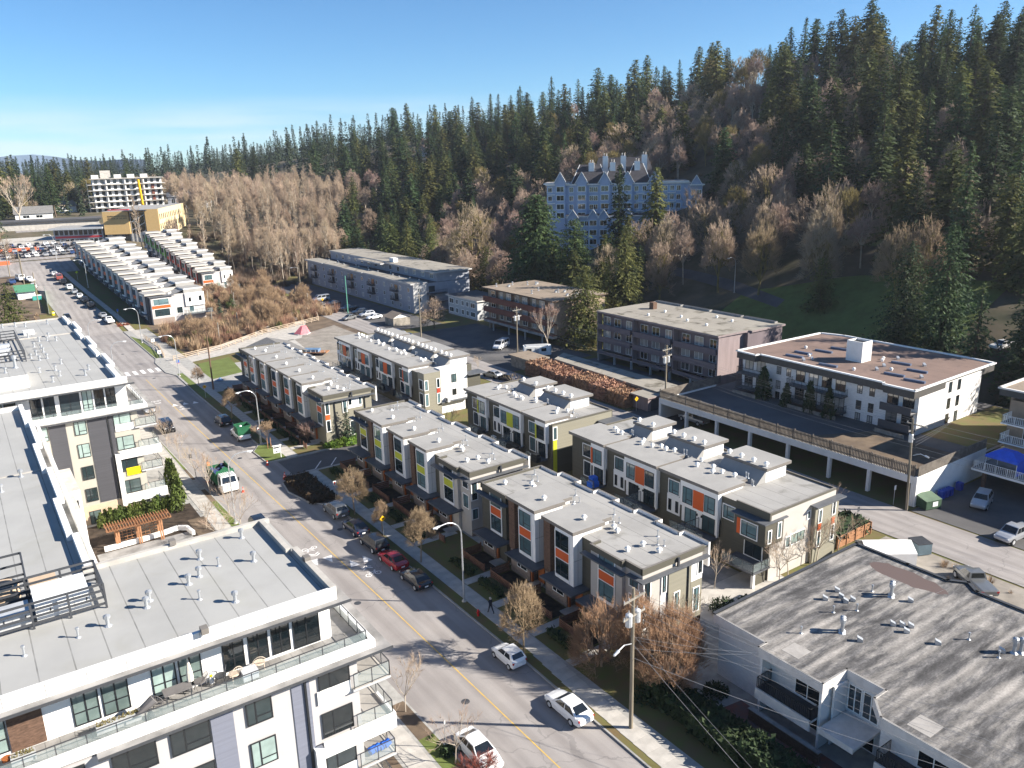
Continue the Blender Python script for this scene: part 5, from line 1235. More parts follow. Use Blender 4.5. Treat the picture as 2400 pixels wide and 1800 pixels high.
# long flat carport and garages behind the russet hedge
t = apt("long low grey carport roof beyond the russet hedge", "carport", "carport")
b = MB(); b.prism([(97.7, 97.6), (100.1, 95.7), (103.5, 98.2), (103.3, 131), (98.6, 128)], 2.5, 2.85, 0, 1); part("roof", b, [WOOD_G, ROOF_PU], t)
b = MB(); b.prism([(98.2, 98.6), (99, 98.0), (99.2, 128), (98.8, 127.6)], 0, 2.49); part("wall", b, WOOD_G, t)
b = MB(); b.prism([(97.9, 97.8), (100.1, 96.0), (103, 98.2), (102.8, 98.6), (100.1, 96.5), (98.2, 98.2)][::1], 0, 2.48); part("wall", b, WOOD_G, t)
rebase(t, (100, 113, 0))
t = apt("small mauve flat-roofed garage beside the yellow diamond sign", "garage", "garage")
bx(t, "wall", PURP_L, 94.7, 97.6, 96.6, 100.4, 0, 2.3); bx(t, "roof", [PURP_L, ROOF_PU], 94.3, 98.0, 96.2, 100.8, 2.31, 2.55, top=1); bx(t, "door", CHAR, 95.4, 97.2, 96.53, 96.59, 0, 1.9); rebase(t, (96, 98, 0))
t = apt("old garage with a brown flat roof at the head of the russet hedge", "garage", "garage")
bx(t, "wall", WOOD_G, 94.6, 99, 131, 138, 0, 2.3); bx(t, "roof", [WOOD_G, ROOF_B], 94.2, 99.4, 130.6, 138.4, 2.31, 2.6, top=1); rebase(t, (97, 135, 0))
t = apt("dark ivy-covered gabled shed beside the parking lot", "shed", "shed")
bx(t, "wall", WOOD_G, 94.5, 99.5, 193, 198, 0, 2.2); b = MB(); b.face([(94, 192.6, 2.2), (97, 192.6, 3.4), (97, 198.4, 3.4), (94, 198.4, 2.2)][::-1]); b.face([(100, 192.6, 2.2), (97, 192.6, 3.4), (97, 198.4, 3.4), (100, 198.4, 2.2)]); part("roof", b, ROOF_B, t)
b = MB(); b.face([(94.5, 193, 2.2), (99.5, 193, 2.2), (97, 193, 3.3)]); part("gable", b, WHITE_P, t); rebase(t, (97, 195, 0))
t = apt("grey shingled gable roof shed beyond the far street-side townhouses", "shed", "shed")
bx(t, "wall", WOOD_G, 54, 62, 173, 185, 0, 2.2); SHIN = mat("grey_shingle", (.17, .165, .16), .9, .15, 2)
b = MB(); b.face([(53, 172, 2.1), (58, 172, 3.6), (58, 186, 3.6), (53, 186, 2.1)][::-1]); b.face([(63, 172, 2.1), (58, 172, 3.6), (58, 186, 3.6), (63, 186, 2.1)]); part("roof", b, SHIN, t); rebase(t, (58, 179, 0))
# right-edge block with white balconies
RB = apt("beige apartment block with white railings at the right edge of the photo")
bx(RB, "wall", STUCCO_W, 113.8, 128, 20, 46, 0, 11); bx(RB, "recess_wall", BEI, 112.6, 113.79, 46.01, 50.4, 2.9, 10.4); bx(RB, "wall", BEI, 113.8, 128, 46.01, 51, 0, 10.4)
bx(RB, "roof", [mat("dark_fascia2", (.06, .06, .06), .7), ROOF_B], 111.6, 129, 19, 51.6, 10.41 if False else 11.01, 11.9, top=1); edge("roof_cap", [(111.6, 19), (111.6, 51.6), (129, 51.6)], .4, 11.901, 12.1, [EDGE_W, EDGE_W], RB)
for z in (8.0, 5.4):
 bx(RB, "balcony", [WHITE_P, CONC_D], 109.9, 112.59, 41, 50.2, z - .3, z - .1, top=1); railing(RB, [(112.5, 50.1), (110, 50.1), (110, 41.1)], z - .1, 1.0, False, WHITE_P, "railing", .22)
 window(RB, '-x', 46.6, 48.4, z, z + 2, 112.57, WHITE_P, GLASS_W, None, 2, "patio_door"); window(RB, '-x', 41, 43.4, z, z + 2, 113.77, WHITE_P, GLASS_W, None, 2, "patio_door")
bx(RB, "deck", [WHITE_P, CONC_D], 104.5, 113.79, 20, 50.6, 2.4, 2.7, top=1); railing(RB, [(113, 50.5), (104.6, 50.5), (104.6, 20)], 2.7, 1.05, False, WHITE_P, "railing", .22)
for y in (49, 43, 37, 31): bx(RB, "pillar", BRICK_B, 105, 105.4, y, y + .4, 0, 2.39)
for y in (47, 42): window(RB, '-x', y - .9, y + .9, 2.8, 4.7, 112.57 if y > 46 else 113.77, WHITE_P, GLASS_D, None, 2, "patio_door")
rebase(RB, (113, 36, 0)); RB.location.y -= 3.6
# pale blue gabled apartments on the hillside (facing the town)
BA = thing("apartment_building", "pale blue gabled apartment block with white chimneys on the wooded hill", "apartment building", (186, 208, 21.0), math.atan2(-.667, .745))
BLU = mat("blue_siding", (.38, .46, .60), .8, .06, 1); SLR = mat("dark_shingle", (.045, .043, .05), .85, .2, 1)
bx(BA, "wall", BLU, -22, 24, -6, 8, -8, 13.0); bx(BA, "wall", BLU, 24.01, 28, -9, 4, -12, 12.0)
bx(BA, "terrace_wall", BLU, -15, 20, -15, -6.01, -16, 3.0)
b = MB()
for (x0, x1, y0, y1, z, hh) in ((-14, -2, -6, 7, 13.05, 6), (-3.5, 5, -6, 7, 13.06, 6), (3.8, 12, -6, 7, 13.07, 6), (-8, 14, 2, 14, 13.08, 8)):
 xm = (x0 + x1) / 2; b.face([(x0, y0, z), (x1, y0, z), (x1 - 2.6, (y0 + y1) / 2, z + hh), (x0 + 2.6, (y0 + y1) / 2, z + hh)]); b.face([(x1, y1, z), (x0, y1, z), (x0 + 2.6, (y0 + y1) / 2, z + hh), (x1 - 2.6, (y0 + y1) / 2, z + hh)]); b.face([(x0, y1, z), (x0, y0, z), (x0 + 2.6, (y0 + y1) / 2, z + hh)]); b.face([(x1, y0, z), (x1, y1, z), (x1 - 2.6, (y0 + y1) / 2, z + hh)])
part("roof", b, SLR, BA)
b = MB()
for (x0, x1, y0, y1, z, hh) in ((-14, -2, -6, 7, 13.05, 6), (-3.5, 5, -6, 7, 13.06, 6), (3.8, 12, -6, 7, 13.07, 6)):
 ym = (y0 + y1) / 2; b.tube((x0, y0, z), (x0 + 2.6, ym, z + hh), .1, .1, 4); b.tube((x1, y0, z), (x1 - 2.6, ym, z + hh), .1, .1, 4)
part("hip_trim", b, WHITE_P, BA)
bx(BA, "flat_roof", [WHITE_P, CONC_D], -23, -14.5, -7, 8.5, 13.01, 13.4, top=1); bx(BA, "flat_roof", [WHITE_P, CONC_D], 12.6, 24, -7, 8.5, 13.01, 13.4, top=1); bx(BA, "flat_roof", [WHITE_P, CONC_D], 24.01, 28.6, -10, 5, 12.01, 12.4, top=1); bx(BA, "flat_roof", [WHITE_P, SLR], -15.5, 20.5, -15.6, -6.02, 3.01, 3.3, top=1)
for x, y, zz in ((-7.5, -1, 19.6), (-.5, -1, 19.6), (7.5, -1, 19.8), (-3, 5, 21.6), (3, 5, 21.6), (10, 5, 21.8)):
 c = bx(BA, "chimney", WHITE_P, x - .9, x + .9, y - .9, y + .9, 14, zz)
 for dx in (-.4, .4): k = MB(); k.tube((x + dx, y, zz), (x + dx, y, zz + .9), .18, .18, 6); part("flue", k, CONC, c)
def gable(t, x, y, z, w, hh, dep):
 g = MB(); g.face([(x - w / 2, y, z), (x + w / 2, y, z), (x, y, z + hh)]); part("gable", g, BLU, t)
 r = MB(); e = .3
 for s in (-1, 1):
  r.face([(x + s * (w / 2 + e), y - .3, z - .25), (x, y - .3, z + hh + .2), (x, y + dep, z + hh + .2), (x + s * (w / 2 + e), y + dep, z - .25)])
 part("gable_roof", r, SLR, t)
 tr = MB()
 for s in (-1, 1): tr.tube((x + s * (w / 2 + e), y - .35, z - .25), (x, y - .35, z + hh + .2), .14, .14, 4)
 part("gable_trim", tr, WHITE_P, t)
for i, x in enumerate((-17.5, -10.5, -3, 4.3, 13.0)):
 bx(BA, "bay", BLU, x - 1.7, x + 1.7, -7.2, -6.01, -4, 13.2); gable(BA, x, -7.25, 13.2, 4.0, 3.4, 5)
 for z in (10.6, 7.8, 5.0, 2.2): window(BA, '-y', x - 1.2, x + 1.2, z, z + 1.7, -7.22, WHITE_P, GLASS_D, WHITE_P, 2)
for z in (10.4, 7.6, 4.8, 2.0):
 for x in (-21, -14, -7.4, -6, .2, 1.8, 7.2, 9.8, 16.5, 18.6, 20.7): window(BA, '-y', x - .6, x + .7, z, z + 1.6, -6.03, WHITE_P, GLASS_D, WHITE_P, 2)
 for x in (1.0, 8.5, 18.5, -20.5):
  bx(BA, "balcony", WHITE_P, x - 1.3, x + 1.3, -7.3, -6.02, z - .8, z - .6); railing(BA, [(x - 1.25, -6.1), (x - 1.25, -7.2), (x + 1.25, -7.2), (x + 1.25, -6.1)], z - .6, .95, False, WHITE_P, "railing", .4)
bx(BA, "cornice", WHITE_P, -22.4, 24.4, -6.6, -6.01, 12.6, 12.99)
for z in (-1, -4, 9, 6, 3.2):
 for x in (25.2, 27): window(BA, '-y', x - .7, x + .7, z, z + 1.6, -9.03, WHITE_P, GLASS_D, WHITE_P, 2)
gable(BA, 26, -9.2, 12.0, 3.6, 3.0, 4)
for i, x in enumerate((-13, -6.5, -3.2, 4.5, 14.5)):
 bx(BA, "bay", BLU, x - 1.6, x + 1.6, -16.1, -15.01, -8, 2.9); gable(BA, x, -16.15, 2.9, 3.2, 2.3, 3)
 for z in (.3, -2.7, -5.6): window(BA, '-y', x - 1.1, x + 1.1, z, z + 1.7, -16.12, WHITE_P, GLASS_D, WHITE_P, 2)
for z in (.2, -2.8, -5.7):
 for x in (-10, -8.6, .2, 1.8, 8, 10, 18): window(BA, '-y', x - .6, x + .6, z, z + 1.5, -15.03, WHITE_P, GLASS_D, WHITE_P, 2)
# school of the arts
SH = thing("school", "tan school block with glazed stair hall at the top of the street", "school", (54.3, 372, 13), R_(-25))
SCH = mat("school_tan", (.56, .38, .17), .8, .04, 1); SCH_S = mat("school_cream", (.62, .50, .30), .8, .04, 1)
bx(SH, "wall", [SCH, ROOF_TOP], 0, 9.9, 0, 52, 3.2, 12.4, top=1); bx(SH, "wall", [SCH, ROOF_TOP], 16.4, 21.6, 0, 52, 1, 12.9, top=1); bx(SH, "wall", [SCH, ROOF_TOP], 9.91, 16.39, 2, 52, -6, 12.4, top=1)
bx(SH, "side_cladding", SCH_S, 21.61, 21.75, .2, 52, 2, 12.9); bx(SH, "side_base", STUCCO_W, 21.61, 21.78, .2, 52, -5, 1.99); bx(SH, "base", CONC, .5, 21.5, .8, 52, -8, 3.19)
bx(SH, "roof_edge", [mat("school_red", (.4, .04, .05), .6)], 0, 8, 8, 10, 12.41, 12.8)
window(SH, '-y', 10.1, 16.2, 1.0, 11.6, 1.97, METAL_L, GLASS_D, None, 2, "stair_glazing")
st = MB()
for k in range(3): st.tube((10.6, 1.2, 1.5 + k * 3.2), (15.8, 1.2, 4.4 + k * 3.2), .22, .22, 4)
for x in (10.4, 12, 13.5, 15.9): st.tube((x, .6, -4), (x, .6, 12.3), .1, .1, 5)
part("stair_frame", st, GALV, SH); bx(SH, "entrance_canopy", METAL_D, 8.4, 17.4, -2.4, 1.9, 12.42, 12.7)
window(SH, '-y', 2.5, 9.5, -2.6, 3.0, .77, METAL_D, GLASS_D, None, 2)
for z in (8.6, 4.6):
 for k in range(13): window(SH, '+x', 1.2 + k * 3.2, 2.3 + k * 3.2, z, z + 2.2, 21.77, BLACK, GLASS_D, None, 0)
for txt, z in (("ECOLE MOODY MIDDLE", 10.2), ("SCHOOL OF THE ARTS", 9.3)):
 cu = bpy.data.curves.new("lettering", 'FONT'); cu.body = txt; cu.size = .72; cu.extrude = .03
 o = bpy.data.objects.new("lettering", cu); COL.objects.link(o); o.parent = SH; o.location = (1.9, -.04, z); o.rotation_euler = (R_(90), 0, 0); cu.materials.append(BLACK); bpy.context.view_layer.update(); me = bpy.data.meshes.new_from_object(o.evaluated_get(bpy.context.evaluated_depsgraph_get())); n_ = put('lettering', me, SH, o.location.copy()); n_.rotation_euler = o.rotation_euler; bpy.data.objects.remove(o)
LW = thing("school_wing", "low glazed school wing with pale shed roof beside the tan block", "school", (53.6, 372.6, 12.4), R_(-25))
bx(LW, "wall", GBL, -19, -.1, .5, 14, -2, 6.4); bx(LW, "roof", [METAL_L, ROOF_TOP], -20, .4, -1.5, 15, 6.41, 7.1, top=1); bx(LW, "red_band", MATS["school_red"], -18.5, -.6, .4, .49, 2.9, 3.7)
for k in range(10): window(LW, '-y', -18.6 + k * 1.84, -17 + k * 1.84, 4.0, 6.1, .47, METAL_L, GLASS_D, None, 0); window(LW, '-y', -18.6 + k * 1.84, -17 + k * 1.84, -.3, 2.6, .47, METAL_L, GLASS_D, None, 0)
bx(LW, "court_wall", CONC, -34, -19.01, 0, 1, -2, 2.4)
DR = thing("drill_hall", "long low building with a dark roof behind the school wing", "building", (40, 424, 15.6), R_(-8)); bx(DR, "wall", CONC, -24, 20, 0, 14, -3, 4.2); bx(DR, "roof", [METAL_D, ASPHALT_D], -25, 21, -1, 15, 4.21, 5.0, top=1)
# white block under construction
CB = thing("apartment_building", "white six-storey block under construction with a yellow rubbish chute", "apartment building", (67.6, 486, 19.0), R_(-6))
bx(CB, "wall", STUCCO_W, 1, 35, 1.4, 16, -4, 17.8)
for f in range(7):
 z = f * 3.0; bx(CB, "floor_slab", CONC, -1.4 if f < 6 else 0, 36.6 if f < 6 else 36, -.4, 17, z - .16, z + .16)
for f in range(6):
 z = f * 3.0 + .5
 for k in range(11): window(CB, '-y', 1.9 + k * 3.05, 3.5 + k * 3.05, z + .1, z + 2.1, 1.37, BLACK, GLASS_D, None, 2)
 for k in (2, 5, 8): bx(CB, "wall_pier", STUCCO_W, 1.2 + k * 3.05, 1.8 + k * 3.05, .2, 1.39, z - .3, z + 2.3)
 if f in (2, 3, 4): bx(CB, "rust_panel", RUST, 29.6, 31, .9, 1.39, z - .3, z + 2.3)
for k, x in enumerate((1, 12, 18.5, 25)): bx(CB, "roof_box", STUCCO_W, x, x + 3.4, 3, 8, 18.2, 20.0)
bx(CB, "stair_tower", CONC, 5.5, 10.5, 6, 12, 18.2, 22.2)
b = MB(); b.tube((24, -.9, 0), (23.2, -.9, 17.2), .65, .65, 8); part("rubbish_chute", b, mat("chute_yellow", (.75, .42, .01), .5), CB)
b = MB()
for x in (-1.8, 1, 4): b.tube((x, -.9, -1), (x, -.9, 18), .06, .06, 4)
part("scaffold", b, GALV, CB)
# scattered houses on the far slope
def house(label, x, y, w, d, hh, rz, wall, roof):
 t = thing("house", label, "house", (x, y, hgt(x, y) - .3), rz, "houses on the far slope")
 bx(t, "wall", wall, -w / 2, w / 2, -d / 2, d / 2, -1.5, hh)
 b = MB(); e = .6; rh = w * .22
 b.face([(-w/2 - e, -d/2 - e, hh), (w/2 + e, -d/2 - e, hh), (w/2 + e, 0, hh + rh), (-w/2 - e, 0, hh + rh)]); b.face([(w/2 + e, d/2 + e, hh), (-w/2 - e, d/2 + e, hh), (-w/2 - e, 0, hh + rh), (w/2 + e, 0, hh + rh)])
 part("roof", b, roof, t)
 for s in (-1, 1): g = MB(); g.face([(s * w / 2, -d / 2, hh), (s * w / 2, d / 2, hh), (s * w / 2, 0, hh + rh * .9)]); part("gable", g, wall, t)
 for k in range(2): window(t, '-y', -w * .3 + k * w * .35, -w * .12 + k * w * .35, hh * .4, hh * .8, -d / 2 - .02, WHITE_P, GLASS_D, None, 2)
house("grey-roofed bungalow left of the block under construction", 38, 468, 16, 9, 3.2, -.1, STUCCO_W, SHIN)
house("pale house directly left of the construction site among bare trees", 54, 500, 12, 8, 3.4, .2, STUCCO_W, ROOF_B)
house("grey gabled house immediately right of the block under construction", 112, 492, 10, 14, 6.4, -.3, GBL, METAL_L)
house("second gabled house right of the construction block, by the bare trees", 124, 488, 9, 12, 6.0, -.3, STUCCO_W, ROOF_TOP)
house("white house high among bare trees above the poplar wood", 150, 600, 15, 9, 4.5, .3, STUCCO_W, ROOF_TOP)
house("pale house on the slope above the construction block roof", 109, 690, 16, 9, 4.5, 0, STUCCO_W, ROOF_TOP)
house("cream house further along the slope above the construction block", 135, 640, 15, 9, 4.5, .2, SCH_S, ROOF_B)
house("small white house just left of the hill crest", 62, 760, 14, 9, 5, 0, STUCCO_W, SHIN)
house("white house peeping out near the crest of the middle ridge", 262, 470, 14, 9, 6, .5, STUCCO_W, ROOF_TOP)
t = apt("small hut with ribbed green metal roof left of the street", "hut", "hut"); bx(t, "wall", STUCCO_W, 14.8, 19.4, 281, 287, 3, 7.6)
b = MB(); b.face([(14.3, 280.3, 7.6), (19.9, 280.3, 7.6), (19.9, 287.6, 9.0), (14.3, 287.6, 9.0)])
for k in range(12): b.box(14.4 + k * .46, 14.46 + k * .46, 280.3, 280.4, 7.6, 7.7)
part("roof", b, mat("green_metal", (.09, .25, .14), .5, .1, 2), t); rebase(t, (17, 284, 5))

# ---------------------------------------------------------------- vehicles
def paint(name, c, rough=.25, metal=0):
 if name in MATS: return MATS[name]
 mt = mat(name, c, rough, .02, .5, spec=.5, metal=metal)
 mt.node_tree.nodes["Principled BSDF"].inputs["Coat Weight"].default_value = .7
 return mt
PAINT = {"white": paint("paint_white", (.78, .78, .78)), "black": paint("paint_black", (.012, .013, .016)), "grey": paint("paint_grey", (.12, .125, .13)), "silver": paint("paint_silver", (.42, .43, .45), .3, .4),
         "red": paint("paint_red", (.30, .012, .016)), "blue": paint("paint_blue", (.03, .06, .16)), "navy": paint("paint_navy", (.012, .018, .04)), "green": paint("paint_green", (.02, .12, .05)), "brickred": paint("paint_maroon", (.25, .06, .05))}
CGLASS = mat("car_glass", (.012, .015, .018), .05, .1, 1, spec=.8)
LAMP_R = mat("tail_lamp", (.35, .01, .01), .3); LAMP_W = mat("head_lamp", (.75, .76, .78), .15)
KIND = {  # length, width, height, body stations (x, zb, zt, w), cabin (rear base, rear roof, front roof, front base, belt z, base w, roof w), wheel radius, axles
 "sedan": (4.6, 1.8, 1.45, [(-2.3,.42,.82,.66),(-2.15,.28,1.0,.82),(-1.4,.24,1.02,.90),(-.3,.22,.97,.90),(.9,.22,.95,.90),(1.6,.24,.85,.87),(2.12,.28,.70,.80),(2.3,.36,.58,.62)], (-1.95,-1.0,.25,1.05,.96,.83,.62), .33, (-1.35, 1.38)),
 "hatch": (3.6, 1.64, 1.5, [(-1.78,.4,.85,.62),(-1.66,.27,1.0,.76),(-1.1,.24,1.02,.82),(0,.22,1.0,.82),(.7,.22,.98,.82),(1.3,.25,.86,.78),(1.66,.3,.68,.68),(1.79,.4,.56,.5)], (-1.7,-1.2,.15,.85,.98,.76,.6), .30, (-1.15, 1.15)),
 "suv": (4.7, 1.88, 1.7, [(-2.34,.48,.95,.72),(-2.2,.32,1.12,.88),(-1.4,.28,1.15,.94),(0,.26,1.12,.94),(1.0,.26,1.1,.94),(1.7,.3,1.02,.91),(2.2,.34,.86,.84),(2.35,.45,.7,.66)], (-2.22,-1.75,.3,1.05,1.1,.87,.68), .37, (-1.4, 1.42)),
 "jeep": (4.3, 1.9, 1.85, [(-2.14,.5,1.1,.84),(-2.05,.4,1.22,.9),(-1,.36,1.22,.92),(.4,.36,1.2,.92),(.9,.36,1.2,.92),(1.7,.4,1.15,.82),(2.05,.45,1.1,.76),(2.14,.5,1.0,.7)], (-2.08,-1.98,.5,.8,1.2,.88,.82), .42, (-1.35, 1.4)),
 "pickup": (5.6, 1.95, 1.8, [(-2.8,.55,1.0,.85),(-2.7,.45,1.12,.93),(-1.5,.4,1.14,.96),(.2,.38,1.14,.96),(1.3,.38,1.13,.96),(2.1,.42,1.08,.93),(2.65,.45,.95,.86),(2.8,.55,.8,.7)], (-.55,-.35,.75,1.45,1.13,.88,.72), .40, (-1.75, 1.85)),
 "van": (5.6, 2.0, 2.1, [(-2.8,.45,1.2,.88),(-2.72,.36,1.3,.97),(-1,.32,1.3,.99),(.8,.32,1.28,.99),(1.6,.32,1.25,.98),(2.2,.35,1.1,.93),(2.65,.4,.9,.85),(2.8,.5,.72,.7)], (-2.75,-2.68,1.1,1.95,1.27,.95,.82), .36, (-1.7, 1.75)),
}
def car_parts(kind):
 key = ("car", kind)
 if key in CACHE: return CACHE[key]
 L, W, H, S, (rb, rr_, fr, fb, zb, bw, rw), wr, ax = KIND[kind]
 def build(b, mi, simple=False):
  rings = []
  for (x, z0, z1, w_) in S:
   zm = z0 + (z1 - z0) * .62
   half = [(0, z0), (w_ * .86, z0), (w_, z0 + .1), (w_ * 1.0, zm), (w_ * .93, z1 - .05), (w_ * .78, z1), (0, z1 + .025)]
   rings.append([(x, -y, z) for y, z in half] + [(x, y, z) for y, z in half[::-1][1:-1]])
  n = len(rings[0])
  for a, c in zip(rings, rings[1:]):
   for i in range(n): j = (i + 1) % n; b.face([a[i], a[j], c[j], c[i]], mi)
  b.face(rings[0], mi); b.face(rings[-1][::-1], mi)
  base = [(rb, -bw, zb - .03), (fb, -bw, zb - .03), (fb, bw, zb - .03), (rb, bw, zb - .03)]
  rf = [(rr_, -rw, H - .04), (fr, -rw, H - .06), (fr, rw, H - .06), (rr_, rw, H - .04)]
  for i in range(4): j = (i + 1) % 4; b.face([base[i], base[j], rf[j], rf[i]], mi)
  mid = ((rr_ + fr) / 2, 0, H)
  for i in range(4): b.face([rf[i], rf[(i + 1) % 4], mid], mi)
  return base, rf
 def pane(q, ins, off):
  q = [Vector(p) for p in q]; c = sum(q, Vector()) / 4; nrm = (q[1] - q[0]).cross(q[3] - q[0]).normalized()
  if nrm.dot(c - Vector((0, 0, .9))) < 0: nrm = -nrm
  def at(u, v): return q[0] * (1-u) * (1-v) + q[1] * u * (1-v) + q[2] * u * v + q[3] * (1-u) * v
  (u0, u1, v0, v1) = ins
  return [tuple(at(u, v) + nrm * off) for u, v in ((u0, v0), (u1, v0), (u1, v1), (u0, v1))]
 b = MB(); base, rf = build(b, 0)
 body = b
 ws = MB(); ws.face(pane((base[1], base[2], rf[2], rf[1]), (.05, .95, .1, .92), .012))
 rw_ = MB(); rw_.face(pane((base[3], base[0], rf[0], rf[3]), (.1, .9, .25, .9), .012))
 sw = []
 spl = [(.06, .48), (.52, .93)] if kind not in ("hatch", "pickup") else ([(.14, .5), (.54, .94)] if kind == "hatch" else [(.1, .5), (.55, .92)])
 if kind == "van": spl = [(.05, .3), (.33, .62), (.68, .95)]
 for side in ((base[0], base[1], rf[1], rf[0]), (base[2], base[3], rf[3], rf[2])):
  flip = side[0] is base[2]
  for a, c in spl:
   u0, u1 = (1 - c, 1 - a) if flip else (a, c)
   m_ = MB(); m_.face(pane(side, (u0, u1, .12, .88), .012)); sw.append(m_)
 whl = MB(); whl.tube((0, -.11, 0), (0, .11, 0), wr, wr, 14); rim = MB(); rim.tube((0, -.118, 0), (0, .118, 0), wr * .62, wr * .62, 10)
 for k in range(5):
  a = k * 2 * math.pi / 5
  for s in (-1, 1): rim.box(wr*.3*math.cos(a) - .03, wr*.3*math.cos(a) + .03, s * .12 - .006, s * .12 + .006, wr*.3*math.sin(a) - .03, wr*.3*math.sin(a) + .03)
 hl = MB(); zt = S[-2][2]; hl.box(-.06, .05, -.16, .16, -.07, .06); tl = MB(); tl.box(-.05, .06, -.13, .13, -.09, .09)
 pl = MB(); pl.box(-.02, .02, -.2, .2, -.07, .07)
 CACHE[key] = dict(body=body, ws=ws.mesh("windshield", [CGLASS]), rw=rw_.mesh("rear_window", [CGLASS]), sw=[m_.mesh("side_window", [CGLASS]) for m_ in sw], tyre=whl.mesh("wheel", [RUBBER]), rim=rim.mesh("rim", [METAL_L]), hl=hl.mesh("headlight", [LAMP_W]), tl=tl.mesh("tail_light", [LAMP_R]), pl=pl.mesh("number_plate", [WHITE_P]), by={}, S=S, ax=ax, wr=wr, W=W, simple={})
 return CACHE[key]
def car(kind, colour, x, y, heading, label, group=None, far=False, name="parked_car", cat="car", z=None):
 P = car_parts(kind); zz = (hgt(x, y) + .02) if z is None else z
 if far:
  key = colour
  if key not in P["simple"]:
   b = MB(); b.v = list(P["body"].v); b.f = list(P["body"].f); b.m = [0] * len(b.f)
   for me in [P["ws"], P["rw"]] + P["sw"]:
    i = len(b.v); b.v += [tuple(v.co) for v in me.vertices]
    for p in me.polygons: b.f.append(tuple(i + q for q in p.vertices)); b.m.append(1)
   for ax in P["ax"]:
    for s in (-1, 1): b.tube((ax, s * (P["W"] / 2 - .2), P["wr"]), (ax, s * (P["W"] / 2 + .01), P["wr"]), P["wr"], P["wr"], 8, 2)
   P["simple"][key] = b.mesh("car", [PAINT[colour], CGLASS, RUBBER])
  o = put(name, P["simple"][key], None, (x, y, zz), R_(heading)); return tag(o, label, cat, group)
 t = thing(name, label, cat, (x, y, zz), R_(heading), group)
 if colour not in P["by"]: P["by"][colour] = P["body"].mesh("body", [PAINT[colour]], True)
 put("body", P["by"][colour], t); put("windshield", P["ws"], t); put("rear_window", P["rw"], t)
 for s_ in P["sw"]: put("side_window", s_, t)
 for ax in P["ax"]:
  for s in (-1, 1):
   w_ = put("wheel", P["tyre"], t, (ax, s * (P["W"] / 2 - .09), P["wr"])); put("rim", P["rim"], w_)
 S = P["S"]
 for s in (-1, 1):
  put("headlight", P["hl"], t, (S[-2][0] + .02, s * S[-2][3] * .76, S[-2][2] - .1)); put("tail_light", P["tl"], t, (S[1][0] - .05, s * S[1][3] * .8, S[1][2] - .2))
 put("number_plate", P["pl"], t, (S[0][0] - .01, 0, .6))
 return t
KERB = "cars parked along the kerb"
car("hatch", "white", 34.55, 51.9, 90, "small rounded white hatchback with dark roof parked beside the bare street tree", KERB)
b = MB(); b.box(-.75, -.1 + .35, -.45, .45, 1.475, 1.512)
car("sedan", "white", 34.45, 43.3, 90, "white sedan parked nearest the utility pole on the right kerb", KERB)
car("sedan", "white", 26.0, 43.4, -90, "white car on the left kerb half behind red-twigged saplings", KERB)
car("sedan", "black", 34.45, 69.0, 91, "black sedan at the near end of the line of dark parked cars", KERB)
car("hatch" if False else "sedan", "red", 34.45, 74.2, 91, "dark red car parked between a black sedan and a black wagon", KERB)
car("suv", "black", 34.5, 79.2, 91, "black wagon parked in front of the red car", KERB)
car("sedan", "navy", 34.55, 84.4, 91, "dark blue sedan parked third from the planted kerb bulge", KERB)
car("suv", "grey", 34.6, 90.5, 91, "grey four-wheel drive parked next to the planted kerb bulge", KERB)
car("suv", "black", 33.7, 137.1, 91, "black crossover parked behind the pickup with the green box", KERB)
car("jeep", "black", 25.1, 139.4, -90, "boxy black off-roader parked on the left side of the street", KERB)
car("sedan", "silver", 24.9, 153.5, -90, "silver car on the left kerb half hidden by the condominium balcony", KERB)
car("suv", "black", 25.3, 91.2, -90, "black car behind the lamp post and bare tree on the left kerb", KERB)
car("sedan", "black", 25.3, 85.0, -90, "black car peeping over the roof edge of the near condominium", KERB)
for i, (y, k, c, lab) in enumerate(((246.2, "pickup", "white", "white pickup first in the long line below the stepped townhouses"), (252.5, "sedan", "silver", "silver car behind the first white pickup up the street"), (264.5, "suv", "black", "black car opposite the green mesh fence"), (270.5, "pickup", "black", "dark pickup further up the line of far parked cars"), (276.5, "sedan", "white", "white car in the middle of the far parked line"), (282.3, "sedan", "silver", "silver car just above the middle of the far parked line"), (288, "suv", "white", "white four-wheel drive near the yellow sign up the street"), (296, "suv", "black", "black car just before the maroon van"), (302, "van", "brickred", "maroon van near the top of the parked line"), (308.3, "sedan", "white", "white car at the very top of the parked line"))):
 car(k, c, interp(y, RCURB) - 1.15, y, 92, lab, "cars parked up the street", far=True)
car("sedan", "black", 24.2, 254.8, -90, "dark car left of the street near the condominium's far corner", far=True)
car("suv", "navy", 24.2, 236.6, -90, "dark blue car left of the street behind the roof upstand", far=True)
car("sedan", "white", 20.2, 294, -90, "white car beside the green-roofed hut", far=True)
car("van", "white", 17.6, 305.5, 100, "white van left of the street above the green-roofed hut", far=True, name="van", cat="van")
car("pickup", "white", 20.0, 302.5, 100, "white truck next to the white van above the hut", far=True, name="pickup_truck", cat="pickup truck")
car("suv", "blue", 14.8, 302.0, 100, "blue vehicle beside the white van above the hut", far=True)
rows_ = [(345, 8), (351, 9), (358, 9), (365, 9), (372, 8)]
COLS = ["white", "silver", "black", "grey", "white", "blue", "white", "black", "silver"]
where = ["front row", "second row", "middle row", "fourth row", "back row"]; colw = {"white": "white", "silver": "silver", "black": "black", "grey": "grey", "blue": "dark blue", "red": "red", "navy": "navy"}
pos = ["first", "second", "third", "fourth", "fifth", "sixth", "seventh", "eighth", "last"]
